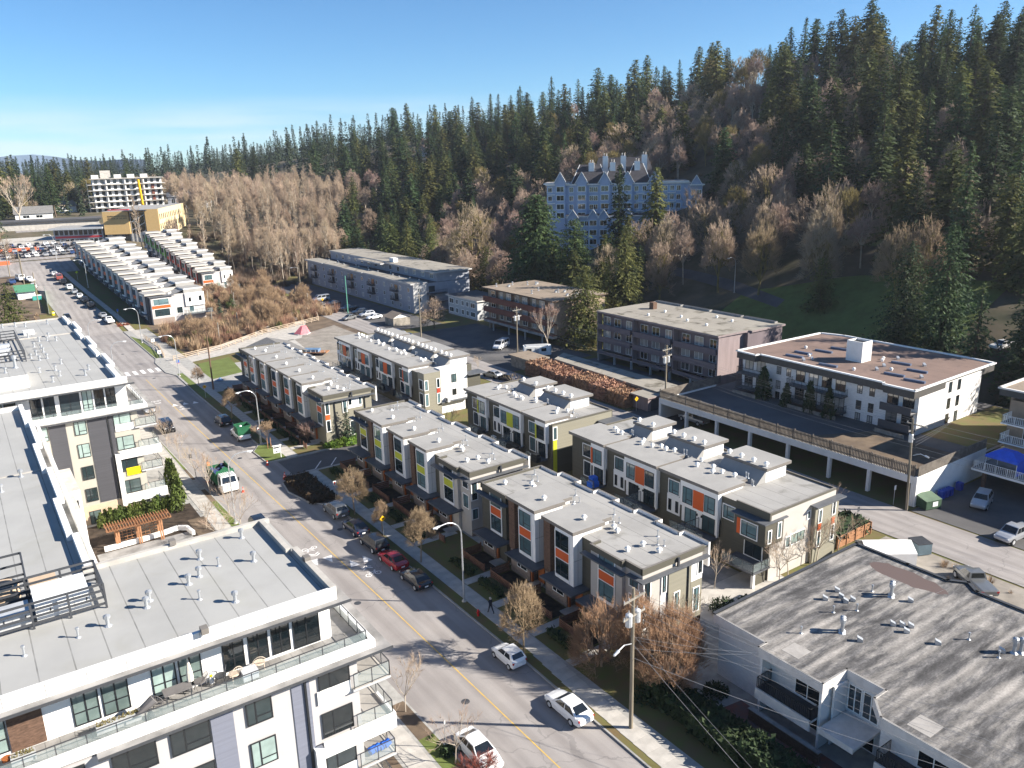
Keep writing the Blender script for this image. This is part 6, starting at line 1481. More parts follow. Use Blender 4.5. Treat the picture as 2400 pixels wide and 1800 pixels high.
for r, (y, n) in enumerate(rows_):
 for k in range(n):
  c = COLS[(k * 2 + r * 3) % 9]
  car(["sedan", "suv", "sedan", "hatch"][(k + r) % 4], c, 17.5 + k * 2.95, y + rng.uniform(-.3, .3), 90 + rng.uniform(-3, 3), "%s car in school car park, %s from street end, %s" % (colw[c], pos[k], where[r]), "cars in the school car park", far=True)
for k in range(9):
 c = ["white", "blue", "silver", "black", "white", "grey", "white", "black", "white"][k]
 car(["suv", "sedan"][k % 2], c, 30 + k * 3.2, 434 + k * .6, 85, "%s car in the upper lot below the construction site, %s in row" % (colw[c], pos[k]), "cars in the upper lot", far=True)
car("sedan", "red", 88.2, 357, 20, "red car at the edge of the poplar wood", far=True)
for i, (y, k, c, lab) in enumerate(((246, "van", "silver", "silver van at the far end of the apartment lot"), (236, "sedan", "black", "black car next along from the silver van"), (224, "pickup", "black", "black pickup by the green light pole"), (216.5, "suv", "black", "black four-wheel drive between the pickup and the silver car"), (211.6, "suv", "silver", "silver four-wheel drive parked in the apartment lot"), (206.8, "sedan", "white", "white car closest to the ivy-covered shed"))):
 car(k, c, 95.4, y, 182, lab, "cars in the apartment lot", far=True)
car("sedan", "grey", 89.4, 210.5, 200, "dark grey car standing in the lane by the apartment lot", far=True)
car("van", "white", 102.3, 153.2, -150, "white van parked on the dark lot below the rust-banded block", name="van", cat="van")
for i, y in enumerate((176, 179.2, 182.4)): car("suv", ["blue", "silver", "blue"][i], 88.8, y, 175, ["blue car nearest in the lane cluster behind the rear townhouses", "silver car in the middle of the lane cluster behind the rear townhouses", "blue car farthest in the lane cluster behind the rear townhouses"][i], "cars in the lane", far=True)
for i, y in enumerate((133.0, 129.0)): car("sedan", ["silver", "navy"][i], 86.5 + i, y, 100, ["silver car in the lane beside the bare shrub", "dark car in the lane nearer the lime townhouses"][i], "cars in the lane", far=True)
car("pickup", "silver", 96.4, 87.6, 90, "old silver pickup with canopy in the first podium bay", name="pickup_truck", cat="pickup truck")
bb = MB(); bb.box(-2.7, -.6, -.85, .85, 1.14, 1.75)
car("suv", "silver", 99.9, 43.2, 195, "silver four-wheel drive on the dark yard below the blue tent")
car("pickup", "silver", 93.6, 36.5, 175, "silver pickup cut by the right edge of the photo", name="pickup_truck", cat="pickup truck")
car("pickup", "grey", 79.4, 33.9, 55, "dark grey vehicle parked behind the weathered roof by the lane")
car("pickup", "white", 155.5, 67.2, 160, "white truck among dark trees behind the white apartment block", name="pickup_truck", cat="pickup truck")
for i, y in enumerate((104, 107.5, 115, 119)): car("sedan", ["silver", "black", "silver", "grey"][i], 116.5, y, 0, "%s car under the mauve apartment carport, %s along" % (["silver", "black", "pale silver", "grey"][i], pos[i]), "cars under the carport", far=True, z=0.02)
# covered boat behind the white block
t = thing("boat", "white covered boat on its trailer behind the white apartment block", "boat", (152.2, 62.5, hgt(152.2, 62.5)), R_(20)); b = MB()
b.prism([(-3, -1.2), (2, -1.2), (3.6, 0), (2, 1.2), (-3, 1.2)], .7, 1.6); part("hull", b, WHITE_P, t); b = MB(); b.prism([(-2.8, -1), (1.6, -1), (2.8, 0), (1.6, 1), (-2.8, 1)], 1.601, 2.2); part("cover", b, mat("boat_cover", (.55, .6, .68), .8), t); b = MB(); b.box(-2.5, 2.5, -.9, .9, .4, .69); b.tube((-1, -1.1, .4), (-1, 1.1, .4), .4, .4, 10); part("trailer", b, METAL_D, t)
# pickup with green waste box
def waste_pickup():
 t = car("pickup", "white", 33.95, 128.0, 90, "white pickup carrying a tall green waste box, parked at the kerb", KERB, name="pickup_truck", cat="pickup truck")
 G = mat("bin_green", (.018, .105, .05), .55, .15, 2)
 b = MB(); 
 b.face([(-2.5,-1,1.2),(-.65,-1,1.2),(-.65,-1.1,2.5),(-2.5,-1.1,2.5)]); b.face([(-.65,1,1.2),(-2.5,1,1.2),(-2.5,1.1,2.5),(-.65,1.1,2.5)]); b.face([(-2.5,1,1.2),(-2.5,-1,1.2),(-2.5,-1.1,2.5),(-2.5,1.1,2.5)]); b.face([(-.65,-1,1.2),(-.65,1,1.2),(-.65,1.1,2.7),(-.65,-1.1,2.7)])
 b.box(-2.5, -.65, -1, 1, 1.15, 1.22); b.box(-2.55, -2.4, -1.15, 1.15, 2.45, 2.6); b.box(-2.4, -.7, -1.16, -1.05, 2.45, 2.6); b.box(-2.4, -.7, 1.05, 1.16, 2.45, 2.6)
 part("waste_box", b, G, t)
 b = MB(); b.tube((-1.7, .2, 1.6), (-1.4, .3, 2.5), .28, .22, 8); b.box(-2.2, -1.4, -.7, -.1, 1.3, 2.0); part("load", b, METAL_L, t)
waste_pickup()
def garbage_truck():
 t = thing("garbage_truck", "white-cabbed truck with an open green tipper box at the left kerb", "truck", (25.75, 108.6, .02), R_(-90))
 G = MATS["bin_green"]
 b = MB(); b.prism([(1.5, -1.1), (3.3, -1.1), (3.45, -.9), (3.45, .9), (3.3, 1.1), (1.5, 1.1)], .5, 1.5); b.prism([(1.5, -1.1), (3.25, -1.08), (3.25, 1.08), (1.5, 1.1)], 1.5, 1.52)
 b.face([(1.5,-1.1,1.52),(3.25,-1.08,1.52),(2.95,-.98,2.5),(1.5,-1.0,2.55)]); b.face([(3.25,1.08,1.52),(1.5,1.1,1.52),(1.5,1.0,2.55),(2.95,.98,2.5)]); b.face([(3.25,-1.08,1.52),(3.25,1.08,1.52),(2.95,.98,2.5),(2.95,-.98,2.5)]); b.face([(1.5,-1,2.55),(2.95,-.98,2.5),(2.95,.98,2.5),(1.5,1,2.55)]); b.face([(1.5,1.1,.5),(1.5,-1.1,.5),(1.5,-1,2.55),(1.5,1,2.55)])
 part("cab", b, WHITE_P, t)
 g = MB(); g.face([(3.245,-.95,1.62),(3.245,.95,1.62),(2.985,.86,2.42),(2.985,-.86,2.42)]); part("windshield", g, CGLASS, t)
 for s in (-1, 1):
  g = MB(); g.face([(1.9, s*1.1, 1.6), (3.0, s*1.095, 1.6), (2.85, s*1.02, 2.35), (1.9, s*1.04, 2.38)]); part("side_window", g, CGLASS, t)
  m_ = MB(); m_.box(3.1, 3.2, s*1.25 - .1, s*1.25 + .1, 1.6, 2.1); m_.tube((3.1, s*1.05, 2.2), (3.15, s*1.25, 2.05), .02, .02, 4); part("mirror", m_, BLACK, t)
  h_ = MB(); h_.box(3.4, 3.47, s*.75 - .2, s*.75 + .2, .75, .95); part("headlight", h_, LAMP_W, t)
 r = MB(); 
 for k in range(7): r.box(1.55, 2.9, -.9 + k * .27, -.8 + k * .27, 2.56, 2.62)
 part("roof_rack", r, WHITE_P, t)
 b = MB(); th = .08
 b.box(-3.4, 1.4, -1.2, 1.2, .95, 1.05); b.box(-3.4, 1.4, -1.25, -1.17, 1.05, 2.5); b.box(-3.4, 1.4, 1.17, 1.25, 1.05, 2.5); b.box(1.32, 1.4, -1.169, 1.169, 1.05, 2.9); b.box(-3.4, -3.32, -1.169, 1.169, 1.05, 2.2)
 b.face([(1.32, -1.2, 2.5), (1.32, 1.2, 2.5), (1.4, 0, 3.4)])
 for k in range(6): b.box(-3.2 + k * .85, -3.1 + k * .85, -1.32, -1.251, 1.0, 2.5); b.box(-3.2 + k * .85, -3.1 + k * .85, 1.251, 1.32, 1.0, 2.5)
 part("tipper_box", b, G, t)
 b = MB(); r2 = random.Random(3)
 for k in range(40): x, y = r2.uniform(-3.2, 1.0), r2.uniform(-1, 1); s = r2.uniform(.15, .4); b.box(x - s, x + s, y - s * .7, y + s * .7, 1.1, 1.5 + r2.uniform(0, .8))
 part("load", b, mat("rubbish", (.10, .10, .13), .8, col2=(.02, .05, .2), scale=2), t)
 c = MB(); c.box(-3.4, 3.2, -.5, .5, .6, .94); part("chassis", c, METAL_D, t)
 for x in (-2.3, -1.3, 2.5):
  for s in (-1, 1):
   w_ = MB(); w_.tube((0, -.14, 0), (0, .14, 0), .46, .46, 14); q = part("wheel", w_, RUBBER, t, (x, s * 1.0, .46)); ri = MB(); ri.tube((0, -.15, 0), (0, .15, 0), .26, .26, 10); part("rim", ri, METAL_L, q)
garbage_truck()
# camper trailer in the yard lot
t = thing("camper_trailer", "white camper trailer beside the utility pole in the dark lot", "caravan", (104, 141.3, 0), R_(-28)); b = MB(); b.prism([(-3, -1.15), (2.6, -1.15), (3.1, -.7), (3.1, .7), (2.6, 1.15), (-3, 1.15)], .5, 2.5); part("body", b, WHITE_P, t)
for x0, x1 in ((-2.4, -1.4), (.8, 1.9)):
 window(t, '-y', x0, x1, 1.4, 2.1, -1.17, BLACK, GLASS_D, None, 2)
b = MB(); b.box(-.5, .2, -1.19, -1.155, .7, 2.2); part("door", b, METAL_L, t); b = MB(); b.box(-2.6, 2.4, -.9, .9, 2.501, 2.65); part("roof_unit", b, METAL_L, t); b = MB(); b.tube((-.8, -1.1, .35), (-.8, 1.1, .35), .35, .35, 10); part("wheel", b, RUBBER, t)

# ---------------------------------------------------------------- poles, wires, lamps, signs, fences and small things
def street_lamp(label, x, y, dx, h_=9.0, z=.13, arm=2.3, dy=0.0):
 t = thing("street_lamp", label, "street lamp", (x, y, z), 0, "curved street lamps")
 b = MB(); b.tube((0, 0, 0), (0, 0, h_ - 1.6), .1, .07, 8)
 pts = [(0, 0, h_ - 1.6)]
 for k in range(1, 9):
  a = k / 8 * math.pi * .55; r = arm * .72; pts.append((dx * r * (1 - math.cos(a)), dy * r * (1 - math.cos(a)), h_ - 1.6 + 1.6 * math.sin(a) / 1.0))
 last = pts[-1]; pts.append((last[0] + dx * arm * .22, last[1] + dy * arm * .22, last[2] - .06))
 for p, q in zip(pts, pts[1:]): b.tube(p, q, .06, .055, 7, cap=False)
 part("pole", b, GALV, t)
 q = pts[-1]; l = MB(); l.tube((q[0] - dx * .05, q[1], q[2]), (q[0] + dx * .65, q[1] + dy * .65, q[2] - .04), .12, .1, 8); l.tube((q[0] + dx * .3, q[1] + dy * .3, q[2] - .16), (q[0] + dx * .3, q[1] + dy * .3, q[2] - .05), .16, .14, 8); part("lamp_head", l, METAL_L, t)
 c = MB(); c.tube((0, 0, -.02), (0, 0, .18), .26, .22, 8); part("base", c, CONC, t)
street_lamp("curved street lamp beside the sidewalk near the walking person", 36.5, 62.6, -1)
street_lamp("curved street lamp by the pickup with the green waste box", 35.6, 122.6, -1)
street_lamp("curved street lamp beside the corner lawn and bus stop sign", 35.6, 175.9, -1)
street_lamp("curved street lamp at the foot of the stepped townhouse row", 36.2, 217, -1)
street_lamp("curved lamp on the left kerb in front of the garbage truck", 23.4, 95.3, 1)
street_lamp("slim curved lamp behind the condominium roof edge by the zebra crossing", 23.4, 176, 1)
street_lamp("slim curved lamp behind the farther condominium roof upstand", 23.4, 206, 1)
street_lamp("curved lamp up the street beside the shaded townhouses", 34.7, 287.6, -1, z=hgt(34.7, 287.6))
street_lamp("curved lamp at the top of the street near the school", 31.8, 335.5, -1, z=hgt(31.8, 335.5))
street_lamp("curved lamp beyond the mauve apartment block on the park path", 161.0, 134.5, -1, z=hgt(161, 134.5))
WIRES = MB()
def wire(a, b, sag=.5, r=.009, n=10):
 a, b = Vector(a), Vector(b); prev = a
 for i in range(1, n + 1):
  t = i / n; p = a.lerp(b, t); p.z -= 4 * sag * t * (1 - t)
  WIRES.tube(prev, p, r, r, 4, cap=False); prev = p
def utility_pole(label, x, y, h_, arms, cans=0, lamp=None, rz=0, mt=None, z=0.0, lean=(0, 0)):
 t = thing("utility_pole", label, "utility pole", (x, y, z), rz)
 b = MB(); b.tube((0, 0, 0), (lean[0], lean[1], h_), .17, .12, 10); part("pole", b, mt or WOOD_P, t)
 for zz in arms:
  a = MB(); a.box(-1.25, 1.25, -.16, -.05, zz, zz + .13); a.tube((-.7, -.1, zz), (0, -.1, zz - .7), .025, .025, 4); a.tube((.7, -.1, zz), (0, -.1, zz - .7), .025, .025, 4); part("crossarm", a, WOOD_G, t)
  for xx in (-1.15, -.6, .6, 1.15): q = MB(); q.tube((xx, -.1, zz + .13), (xx, -.1, zz + .33), .05, .03, 6); part("insulator", q, METAL_L, t)
 for k in range(cans):
  aa = k * math.pi; cx, cy = .48 * math.cos(aa), .48 * math.sin(aa); zz = h_ - 3.0
  q = MB(); q.tube((cx, cy, zz), (cx, cy, zz + .95), .27, .27, 10); q.dome(cx, cy, zz + .95, .27, .1, n=10); q.tube((cx, cy, zz + 1.0), (cx, cy, zz + 1.3), .05, .03, 6); q.box(min(cx, 0), max(cx, 0) + .01, cy * .4 - .04, cy * .4 + .04, zz + .4, zz + .5); part("transformer", q, METAL_L, t)
 if lamp:
  q = MB(); q.path([(0, 0, lamp[1]), (lamp[0] * .6, lamp[2] * .6, lamp[1] + .5), (lamp[0], lamp[2], lamp[1] + .45)], .04, 6); q.tube((lamp[0], lamp[2], lamp[1] + .45), (lamp[0] * 1.3, lamp[2] * 1.3, lamp[1] + .38), .13, .09, 8); part("street_light", q, GALV, t)
 return t
P0 = utility_pole("tall wooden utility pole with two transformers at the near right sidewalk", 37.1, 38.9, 12.3, (11.4, 10.0), 2, (-2.0, 7.6, -.3), R_(8))
utility_pole("dark wooden pole in front of the far orange townhouses", 38.4, 160.4, 11.5, (), mt=BRICK_B)
utility_pole("utility pole with transformers at the head of the russet hedge", 98.3, 140.8, 12.0, (11.2, 9.8), 2, None, R_(8))
utility_pole("utility pole with two transformers by the parking podium corner", 95.4, 93.2, 12.3, (11.5, 10.4), 2, None, R_(8))
utility_pole("leaning utility pole with lamp at the podium's near corner", 91.3, 47.9, 11.8, (11.0,), 1, (-1.6, 7.2, .2), R_(90), lean=(.5, .0))
utility_pole("bare wooden pole beside the bare red-twigged tree in the lane", 94.0, 176.8, 11.0, (10.4,))
utility_pole("green painted light pole in the apartment lot", 93.3, 220.2, 11.0, (), mt=mat("pole_green", (.10, .3, .22), .6))
utility_pole("thin pole with a lamp arm at the far end of the apartment lot", 93.5, 258.3, 10.5, (), 0, (-2.2, 9.5, 0))
for i, (x, y) in enumerate(((17.6, 290.2), (18.9, 269), (18.4, 306.5), (15.3, 312))): utility_pole(["wooden pole beside the green-roofed hut", "wooden pole at the edge of the bare soil left of the street", "tall pole above the white van left of the street", "dark pole by the orange sports court"][i], x, y, 10.5, (), z=hgt(x, y))
for i, (x, y, h_) in enumerate(((52, 205, 5), (60, 216, 5), (57, 230, 4.5), (66, 222, 5.5), (73, 232, 4.6), (68, 246, 5), (79, 250, 5), (62, 252, 4.5), (84, 262, 5), (72, 262, 4.5), (54, 241, 4.2), (88, 238, 4.4))):
 t = thing("timber_post", ["weathered post nearest the split rail fence in the brush field", "second weathered post in the brush field", "short weathered post in the brush field's middle", "tall weathered post above the fence bend", "weathered post near the scrubby thicket", "weathered post below the rear stepped row", "weathered post by the poplar trunks", "weathered post left of the small spruce", "weathered post at the wood's edge", "weathered post behind the orange brush", "weathered post next to the garden wall", "weathered post by the yellow diamond sign lot"][i], "post", (x, y, hgt(x, y) - .05), 0, "old posts in the brush field"); b = MB(); b.tube((0, 0, 0), (.1, 0, h_), .14, .12, 7); part("shaft", b, WOOD_G, t); b = MB(); b.tube((.1, 0, h_), (.1, 0, h_ + .06), .15, .1, 7); part("top", b, WOOD_G, t)
A = (37.1, 38.9)
for dx, zz in ((-.9, 11.7), (.1, 11.8), (.9, 11.7), (-.6, 10.3), (.6, 10.3)): wire((A[0] + dx * .5, A[1] + dx * .86, zz), (50 + dx, -20, zz + .5), .8)
wire((A[0], A[1], 8.4), (26, -8, 8.2), .7); wire((A[0], A[1], 7.6), (25.5, -8, 7.4), .7, .014)
wire((A[0], A[1], 8.2), (47.2, 34.0, 5.3), .25); wire((A[0], A[1], 7.2), (47.2, 34.1, 5.2), .2); wire((A[0], A[1], 8.0), (60, 6, 7.5), .6)
wire((A[0], A[1], 6.4), (49, 12, 5.9), .6, .016); wire((47.2, 34.1, 5.3), (66, 30, 6.4), .3)
B1, B2, B3, B4 = (91.6, 47.9), (95.4, 93.2), (98.3, 140.8), (94, 176.8)
for p, q in ((B1, B2), (B2, B3), (B3, B4)):
 for dx, zz in ((-1, 11.3), (0, 11.4), (1, 11.3), (0, 8.6), (.2, 8.0)): wire((p[0] + dx, p[1], zz), (q[0] + dx, q[1], zz), .7)
for dx, zz in ((-1, 11.2), (1, 11.2), (0, 8.2), (.2, 7.4)): wire((B1[0] + dx, B1[1], zz), (102 + dx, -8, zz - .3), .7, .012)
for zz in (9.2, 8.8, 8.4): wire((B1[0], B1[1], zz), (113, 52, 8.2), .4)
o = struct("overhead_wires", WIRES, mat("wire", (.22, .22, .23), .6), "stuff"); tag(o, "thin overhead power wires strung between the utility poles", "wires")
# signs
def sign(name, label, x, y, h_, face, mt, z=.13, rz=0, post=GALV, group=None, marks_=()):
 t = thing(name, label, "sign", (x, y, z), rz, group); b = MB(); b.tube((0, 0, 0), (0, 0, h_), .035, .035, 6); part("post", b, post, t)
 w_, hh, dia = face; f = MB()
 pts = [(0, -.05, -w_ / 2), (w_ / 2, -.05, 0), (0, -.05, w_ / 2), (-w_ / 2, -.05, 0)] if dia else [(-w_ / 2, -.05, -hh / 2), (w_ / 2, -.05, -hh / 2), (w_ / 2, -.05, hh / 2), (-w_ / 2, -.05, hh / 2)]
 f.face(pts); f.face([(p[0], -.03, p[2]) for p in pts][::-1])
 for p, q in zip(pts, pts[1:] + pts[:1]): f.face([(p[0], -.03, p[2]), (q[0], -.03, q[2]), q, p])
 pl = part("sign_face", f, mt, t, (0, 0, h_ - (w_ / 2 if dia else hh / 2)))
 for (x0, x1, z0, z1, mm) in marks_: k = MB(); k.box(x0, x1, -.056, -.051, z0, z1); part("symbol", k, mm, pl)
 return t
SY = mat("sign_yellow", (.75, .42, .01), .5, .03); SW_ = WHITE_P; SBLUE = mat("sign_blue", (.03, .11, .4), .5)
HUMP = ((-.18, .18, -.08, -.03, BLACK), (-.1, .1, -.03, .06, BLACK))
sign("road_sign", "yellow diamond hump sign beside the dark parked cars", 36.6, 81.0, 2.6, (.8, 0, True), SY, marks_=HUMP)
sign("road_sign", "yellow diamond hump sign by the far orange townhouses", 35.6, 155.3, 2.6, (.8, 0, True), SY, marks_=HUMP)
sign("road_sign", "yellow diamond sign by the small mauve garage", 93.3, 98, 2.7, (.9, 0, True), SY, 0, marks_=HUMP)
sign("road_sign", "yellow diamond sign at the corner of the apartment lot", 92, 236, 2.7, (.9, 0, True), SY, 0, marks_=HUMP)
sign("road_sign", "yellow-green school sign up the street by the shaded trees", 33.4, 299, 3.0, (.9, 0, True), mat("sign_lime", (.6, .65, .01), .5), hgt(33, 299), marks_=HUMP)
sign("road_sign", "white parking sign at the planted kerb bulge", 36.4, 94.8, 2.5, (.4, .6, False), SW_, marks_=((-.1, .1, -.2, .2, mat("sign_red", (.5, .02, .02), .5)),))
sign("road_sign", "small white sign beside the lamp post near the green box pickup", 35.5, 123.0, 2.6, (.4, .6, False), SW_, marks_=((-.12, .12, -.1, .1, MATS["sign_red"]),))
sign("road_sign", "white square crosswalk sign on the left side of the zebra crossing", 24.3, 182.8, 3.0, (.75, .75, False), SW_, marks_=((-.1, .1, -.2, .2, BLACK),))
sign("road_sign", "white square crosswalk sign on the right side of the zebra crossing", 35.0, 190.5, 3.0, (.75, .75, False), SW_, marks_=((-.1, .1, -.2, .2, BLACK),))
sign("road_sign", "white crosswalk sign by the brush field boardwalk", 36.6, 205, 3.0, (.75, .75, False), SW_, marks_=((-.1, .1, -.2, .2, BLACK),))
sign("bus_stop_sign", "blue and red bus stop sign by the corner lawn", 36.2, 178.5, 2.9, (.55, .75, False), SBLUE, marks_=((-.27, .27, -.37, -.25, MATS["sign_red"]),))
sign("road_sign", "blue sign post by the first parked pickup up the street", 36.4, 249, 2.8, (.45, .7, False), SBLUE, hgt(36, 249))
sign("road_sign", "grey-backed sign at the lane corner by the cedar planter", 82.6, 49.0, 2.5, (.45, .6, False), METAL_D, 0)
sign("road_sign", "white sign post at the podium's near pillar", 91.6, 49.8, 2.6, (.4, .6, False), SW_, 0)
sign("road_sign", "grey double-faced sign by the left verge near the garbage truck", 23.7, 117.5, 2.5, (.4, .6, False), METAL_D)
sign("road_sign", "white sign post in the left verge by the nearest sapling", 24.4, 45.6, 2.4, (.1, .3, False), SW_)
t = thing("sale_sign", "white real estate sign hanging from its post on the grass island", "sign", (36.0, 114.6, .14), R_(-8)); b = MB(); b.box(-.05, .05, -.05, .05, 0, 2.1); b.box(-1.2, .2, -.04, .04, 1.9, 2.0); part("post", b, WHITE_P, t); b = MB(); b.box(-1.05, -.15, -.02, .02, .75, 1.8); q = part("board", b, WHITE_P, t)
for (x0, x1, z0, z1, mm) in ((-1.0, -.2, 1.5, 1.72, METAL_D), (-.95, -.3, 1.25, 1.32, METAL_D), (-.75, -.45, .95, 1.1, METAL_D)): k = MB(); k.box(x0, x1, -.026, -.021, z0, z1); part("lettering", k, mm, q)
# cones, hydrant, bins
CONE = mat("cone_orange", (.75, .055, .02), .6)
for x, y, lab in ((33.75, 106.8, "orange traffic cone at the driveway mouth, taller of the pair"), (33.4, 106.0, "orange traffic cone beside its taller twin at the driveway mouth"), (27.3, 105.0, "orange traffic cone in the road in front of the garbage truck"), (33.3, 112.9, "orange traffic cone at the edge of the grass island"), (24.4, 111.8, "orange traffic cone behind the garbage truck by the verge")):
 t = thing("traffic_cone", lab, "traffic cone", (x, y, .02), 0, "orange traffic cones"); b = MB(); b.box(-.2, .2, -.2, .2, 0, .05); part("base", b, CONE, t); b = MB(); b.tube((0, 0, .05), (0, 0, .75), .15, .035, 10); part("body", b, CONE, t); b = MB(); b.tube((0, 0, .38), (0, 0, .5), .103, .085, 10); part("band", b, WHITE_P, t)
t = thing("fire_hydrant", "red fire hydrant on the verge near the walking person", "hydrant", (36.2, 59.5, .14)); b = MB(); b.tube((0, 0, 0), (0, 0, .55), .12, .11, 10); b.dome(0, 0, .55, .13, .14, n=10); part("body", b, MATS["sign_red"], t); b = MB(); b.tube((-.22, 0, .4), (.22, 0, .4), .05, .05, 8); part("outlets", b, MATS["sign_red"], t)
t = thing("dumpster", "large dark green dumpster at the podium's near corner", "dumpster", (94.3, 46.9, 0), R_(-15)); b = MB(); b.prism([(-1.2, -.9), (1.2, -.9), (1.2, .9), (-1.2, .9)], .1, 1.2); part("bin", b, mat("dumpster_green", (.045, .085, .05), .7), t); b = MB(); b.face([(-1.25, -.95, 1.2), (1.25, -.95, 1.2), (1.25, .95, 1.6), (-1.25, .95, 1.6)]); b.face([(-1.2, -.9, 1.2), (-1.2, .9, 1.2), (-1.2, .9, 1.58)]); b.face([(1.2, -.9, 1.2), (1.2, .9, 1.58), (1.2, .9, 1.2)]); b.face([(-1.2, .9, 1.2), (1.2, .9, 1.2), (1.2, .9, 1.58), (-1.2, .9, 1.58)]); part("lid", b, mat("lid_green", (.10, .15, .10), .6), t); b = MB(); b.box(-.2, .6, -.93, -.905, .4, 1.0); part("notice", b, WHITE_P, t)
t = thing("dumpster", "grey-blue dumpster with ribbed lid beside the white shelter", "dumpster", (82.2, 41.2, 0), R_(65)); b = MB(); b.box(-.95, .95, -.8, .8, .1, 1.3); part("bin", b, mat("bin_blue", (.12, .17, .2), .6), t)
for k in range(8): b = MB(); b.box(-.95 + k * .24, -.78 + k * .24, -.85, .85, 1.31, 1.42); part("lid_slat", b, METAL_D, t)
for i, (x, y) in enumerate(((98.0, 47.2), (98.9, 47.15), (99.8, 47.1), (102.4, 47.2))):
 t = thing("wheelie_bin", ["blue wheelie bin closest to the green dumpster", "blue wheelie bin second along the podium wall", "blue wheelie bin third along the podium wall", "dark blue wheelie bin standing apart by the podium wall"][i], "bin", (x, y, 0), 0, "blue bins by the podium wall"); b = MB(); b.prism([(-.33, -.35), (.33, -.35), (.33, .35), (-.33, .35)], .05, 1.0); part("bin", b, mat("bin_bright_blue", (.015, .05, .32), .5), t); b = MB(); b.box(-.36, .36, -.4, .38, 1.0, 1.08); part("lid", b, MATS["bin_bright_blue"], t)
# blue gazebo tent on the right deck
t = thing("gazebo_tent", "bright blue gazebo tent on the white-railed deck", "tent", (106.3, 43.6, 2.75), R_(-3)); TB = mat("tent_blue", (.03, .11, .62), .6, .1, 1)
for x in (-1.5, 1.5):
 for y in (-1.9, 1.9): b = MB(); b.tube((x, y, 0), (x, y, 2.1), .04, .04, 6); part("leg", b, WHITE_P, t)
b = MB(); q = [(-1.6, -2, 2.1), (1.6, -2, 2.1), (1.6, 2, 2.1), (-1.6, 2, 2.1)]; tp_ = [(-.5, -.8, 2.9), (.5, -.8, 2.9), (.5, .8, 2.9), (-.5, .8, 2.9)]
for i in range(4): b.face([q[i], q[(i+1) % 4], tp_[(i+1) % 4], tp_[i]]); b.face([(q[i][0], q[i][1], 1.8), (q[(i+1) % 4][0], q[(i+1) % 4][1], 1.8), q[(i+1) % 4], q[i]])
b.face(tp_); part("canopy", b, TB, t); b = MB(); b.face([(-1.5, -1.95, .2), (1.5, -1.95, .2), (1.5, -1.95, 1.8), (-1.5, -1.95, 1.8)]); part("side_curtain", b, TB, t)
# white fabric shelter by the lane
t = thing("storage_shelter", "white peaked fabric shelter behind the weathered roof", "shelter", (77.3, 42.3, 0), R_(-36)); b = MB()
pr = [(-1.7, 0), (-1.7, 1.7), (0, 2.5), (1.7, 1.7), (1.7, 0)]
for p, q in zip(pr, pr[1:]): b.face([(-2.6, p[0], p[1]), (2.6, p[0], p[1]), (2.6, q[0], q[1]), (-2.6, q[0], q[1])])
part("cover", b, mat("shelter_white", (.78, .77, .75), .6, .04, 1), t); b = MB(); b.face([(2.59, p[0], p[1]) for p in pr]); part("end_panel", b, MATS["shelter_white"], t)
b = MB()
for x in (-2.5, 0, 2.5):
 for s in (-1.65, 1.65): b.tube((x, s, 0), (x, s, 1.7), .03, .03, 5)
part("frame", b, GALV, t)
# pink play tent and stored things in the yard beyond
t = thing("play_tent", "pink play tent beside the split rail fence", "tent", (72, 201, 0)); b = MB(); PK = mat("tent_pink", (.62, .18, .20), .7)
for k in range(6):
 a0, a1 = k * math.pi / 3, (k + 1) * math.pi / 3; b.face([(2.2 * math.cos(a0), 2.2 * math.sin(a0), .2), (2.2 * math.cos(a1), 2.2 * math.sin(a1), .2), (.8 * math.cos(a1) + .5, .6 * math.sin(a1), 2.0), (.8 * math.cos(a0) + .5, .6 * math.sin(a0), 2.0)])
b.face([(.8 * math.cos(k * math.pi / 3) + .5, .6 * math.sin(k * math.pi / 3), 2.0) for k in range(6)]); part("canopy", b, PK, t); b = MB(); b.tube((0, 0, 0), (0, 0, .21), 2.25, 2.25, 6); part("floor", b, METAL_L, t)
t = thing("flatbed_trailer", "flat trailer with a blue load behind the far townhouses", "trailer", (65.8, 176, 0), R_(-40)); b = MB(); b.box(-3, 3, -1.2, 1.2, .6, .8); part("bed", b, WOOD_C, t); b = MB(); b.box(-2.8, 1, -1, 1, .801, 1.4); part("load", b, mat("tarp_slate", (.12, .2, .32), .6), t); b = MB(); b.tube((-.5, -1.2, .4), (-.5, 1.2, .4), .4, .4, 10); part("wheel", b, RUBBER, t)
for k in range(6): b = MB(); b.box(-2.9 + k * 1.1, -2.8 + k * 1.1, -1.25, -1.201, .8, 1.3); part("stake", b, WHITE_P, t)
t = thing("blue_tarp_cover", "crumpled blue tarp beside the corner lawn wall", "tarp", (41.5, 166.6, .14)); b = MB()
for k in range(9): a = random.uniform(0, 6.28); r = random.uniform(.5, 1.6); b.face([(0, 0, random.uniform(.4, .8)), (r * math.cos(a), r * .8 * math.sin(a), .05), (r * math.cos(a + .9), r * .8 * math.sin(a + .9), .1)])
part("sheet", b, mat("tarp_pale", (.13, .22, .36), .5), t)
